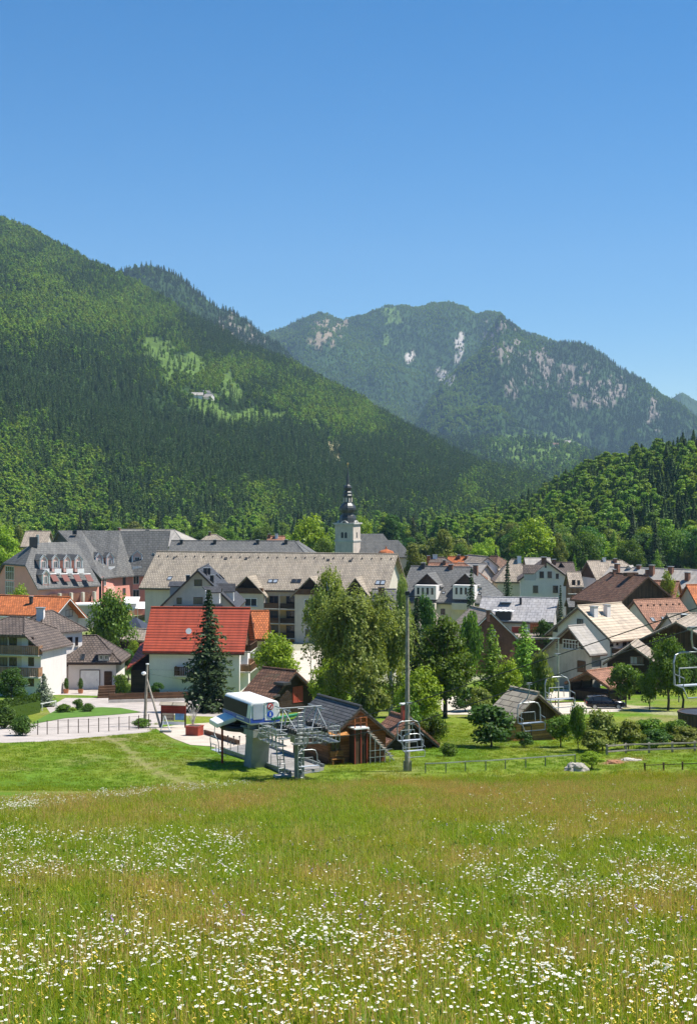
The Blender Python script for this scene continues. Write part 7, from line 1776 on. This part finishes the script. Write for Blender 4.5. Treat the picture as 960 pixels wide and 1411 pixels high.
def sowing(name, label, regions, protos, s0=.8, s1=1.25, far_k=.016):
    g_ = sow(regions); px, py = to_px(g_[:, 0], g_[:, 1], g_[:, 2]); k = py > np.interp(px, edge_x, edge_y) - 2; g_ = g_[k]; n = len(g_)
    sc = rg_.uniform(s0, s1, n) * (1 + np.maximum(0, g_[:, 1] - 18) * far_k); scatter(name, label, 'wildflowers', g_, sc, rg_.integers(0, len(protos), n), np.zeros(n), protos)
sowing('white_daisies', 'white ox-eye daisies flowering across the meadow', [(-700, -40, 1250, 1425, 420, 0), (1000, 1660, 1250, 1425, 420, 0), (-300, -40, 1140, 1250, 150, 0), (1000, 1260, 1140, 1250, 150, 0), (-40, 1000, 1252, 1345, 300, 0), (-40, 620, 1250, 1330, 190, 0), (300, 1000, 1325, 1395, 150, 0), (-40, 1000, 1355, 1425, 110, 0), (-40, 340, 1142, 1205, 330, 0), (660, 1000, 1172, 1240, 200, 0), (200, 700, 1190, 1260, 90, 0), (-40, 1000, 1090, 1260, 180, 0)],
       [('daisy', flower(80 + i, 4, .22, .27, .0118, 'daisy')) for i in range(4)], .8, 1.25, .010)
sowing('white_umbels', 'cream white umbels and yarrow heads in the meadow', [(-40, 1000, 1260, 1360, 200, 0), (-40, 350, 1108, 1124, 900, -.105), (560, 1000, 1165, 1235, 240, 0), (-40, 340, 1146, 1200, 200, 0), (640, 1000, 1085, 1160, 200, 0)],
       [('umbel', flower(86 + i, 2, .16, .30, .018, 'umbel')) for i in range(3)], .75, 1.2, .008)
sowing('yellow_flowers', 'yellow vetchling and buttercups dotted through the meadow', [(-700, -40, 1250, 1430, 250, 0), (1000, 1660, 1250, 1430, 250, 0), (-40, 1000, 1290, 1430, 420, 0), (-40, 1000, 1090, 1290, 320, 0), (-40, 400, 1085, 1135, 120, 0)], [('yellow', flower(90 + i, 3, .18, .24, .0105, 'yellow')) for i in range(3)], .8, 1.3, .008)
sowing('violet_flowers', 'few violet scabious heads in the meadow', [(-40, 1000, 1120, 1300, 60, 0)], [('violet', flower(95, 2, .1, .34, .014, 'violet'))])
n = 15000; Y = np.sqrt(rg_.uniform(84 ** 2, 150 ** 2, n)); X = rg_.uniform(-.30, .30, n) * Y; z = np.interp(Y, ROWS, CZ - _dr); px, py = to_px(X, Y, z)
bad = inpoly(px, py, [(205, 1000), (345, 988), (445, 1040), (445, 1070), (400, 1075), (305, 1040), (260, 1030), (225, 1018)]) | inpoly(px, py, [(-60, 1027), (60, 1023), (150, 1015), (205, 1010), (226, 985), (-60, 1000)]) | (seg_dist(px, py, [(140, 1012), (170, 1030), (190, 1048), (215, 1064), (250, 1078), (300, 1088)]) < 5)
k = (py < np.interp(px, edge_x, edge_y) + 3) & ~bad; p = np.stack([X, Y, z], 1)[k]
scatter('lawn_grass', 'short green grass on the lower slope', 'grass', p, rg_.uniform(.5, 1.2, len(p)), rg_.integers(0, 2, len(p)), np.clip(fbm(px[k] / 60, py[k] / 14, 3) * 1.6 - .4 + rg_.normal(size=len(p)) * .1, 0, 1), [('tuft', pm(tuft(97 + i, 40, .42, .13, .018, .6), G_l)) for i in range(2)])

# ------------------------------------------------------------------ haze, sky, sun, camera
hz = MB(); hz.bb((-9000, -120, -4), (9000, 9900, 1650)); ho = hz.build('haze', None or M['white']); ho.data.materials.clear()
hm = bpy.data.materials.new('air'); hm.use_nodes = True; nt = hm.node_tree
for n_ in list(nt.nodes): nt.nodes.remove(n_)
out = nt.nodes.new('ShaderNodeOutputMaterial'); pv = nt.nodes.new('ShaderNodeVolumePrincipled'); pv.inputs['Color'].default_value = (.50, .73, 1.0, 1); pv.inputs['Density'].default_value = HAZE = 5.4e-5; pv.inputs['Density Attribute'].default_value = ''; pv.inputs['Color Attribute'].default_value = ''; pv.inputs['Temperature Attribute'].default_value = ''
nt.links.new(pv.outputs[0], out.inputs['Volume']); ho.data.materials.append(hm); ho['kind'] = 'stuff'; tag(ho, 'thin bluish summer haze between the meadow and the far mountains', 'haze')
sv = Vector((.50, .05, .865)).normalized(); el = math.asin(sv.z); az = math.atan2(sv.x, sv.y)
w = bpy.data.worlds.new('World'); scene.world = w; w.use_nodes = True; nt = w.node_tree; bg = nt.nodes['Background']
sk = nt.nodes.new('ShaderNodeTexSky'); sk.sky_type = 'NISHITA'; sk.sun_disc = False; sk.sun_elevation = el; sk.sun_rotation = az; sk.altitude = 1500; sk.air_density = 1.0; sk.dust_density = .25; sk.ozone_density = 2.0
hs = nt.nodes.new('ShaderNodeHueSaturation'); hs.inputs['Saturation'].default_value = 1.45; nt.links.new(sk.outputs[0], hs.inputs['Color']); nt.links.new(hs.outputs[0], bg.inputs[0]); bg.inputs[1].default_value = .08
sl = bpy.data.lights.new('Sun', 'SUN'); sl.energy = 4.7; sl.angle = R(.53); sl.color = (1, .955, .88); so_ = bpy.data.objects.new('Sun', sl); COL.objects.link(so_); so_.rotation_euler = sv.to_track_quat('Z', 'Y').to_euler(); so_.location = (0, 0, 200)
cam = bpy.data.cameras.new('Camera'); co = bpy.data.objects.new('Camera', cam); COL.objects.link(co); co.location = (0, 0, CZ); co.rotation_euler = (R(90), 0, 0)
cam.sensor_fit = 'HORIZONTAL'; cam.sensor_width = 24; cam.lens = 50; cam.shift_y = -25.5 / 960; cam.clip_start = .1; cam.clip_end = 30000; scene.camera = co
scene.render.engine = 'CYCLES'; cy = scene.cycles; cy.use_denoising = True; cy.max_bounces = 6; cy.diffuse_bounces = 3; cy.glossy_bounces = 2; cy.transmission_bounces = 3; cy.volume_bounces = 0; cy.transparent_max_bounces = 4; cy.use_adaptive_sampling = True; cy.adaptive_threshold = .02; cy.sample_clamp_indirect = 6; cy.caustics_reflective = False; cy.caustics_refractive = False
try: cy.denoiser = 'OPENIMAGEDENOISE'; cy.denoising_prefilter = 'ACCURATE'
except Exception: pass
vs = scene.view_settings; vs.view_transform = 'Standard'; vs.look = 'None'; vs.gamma = 1; vs.use_curve_mapping = False; vs.exposure = 0.85
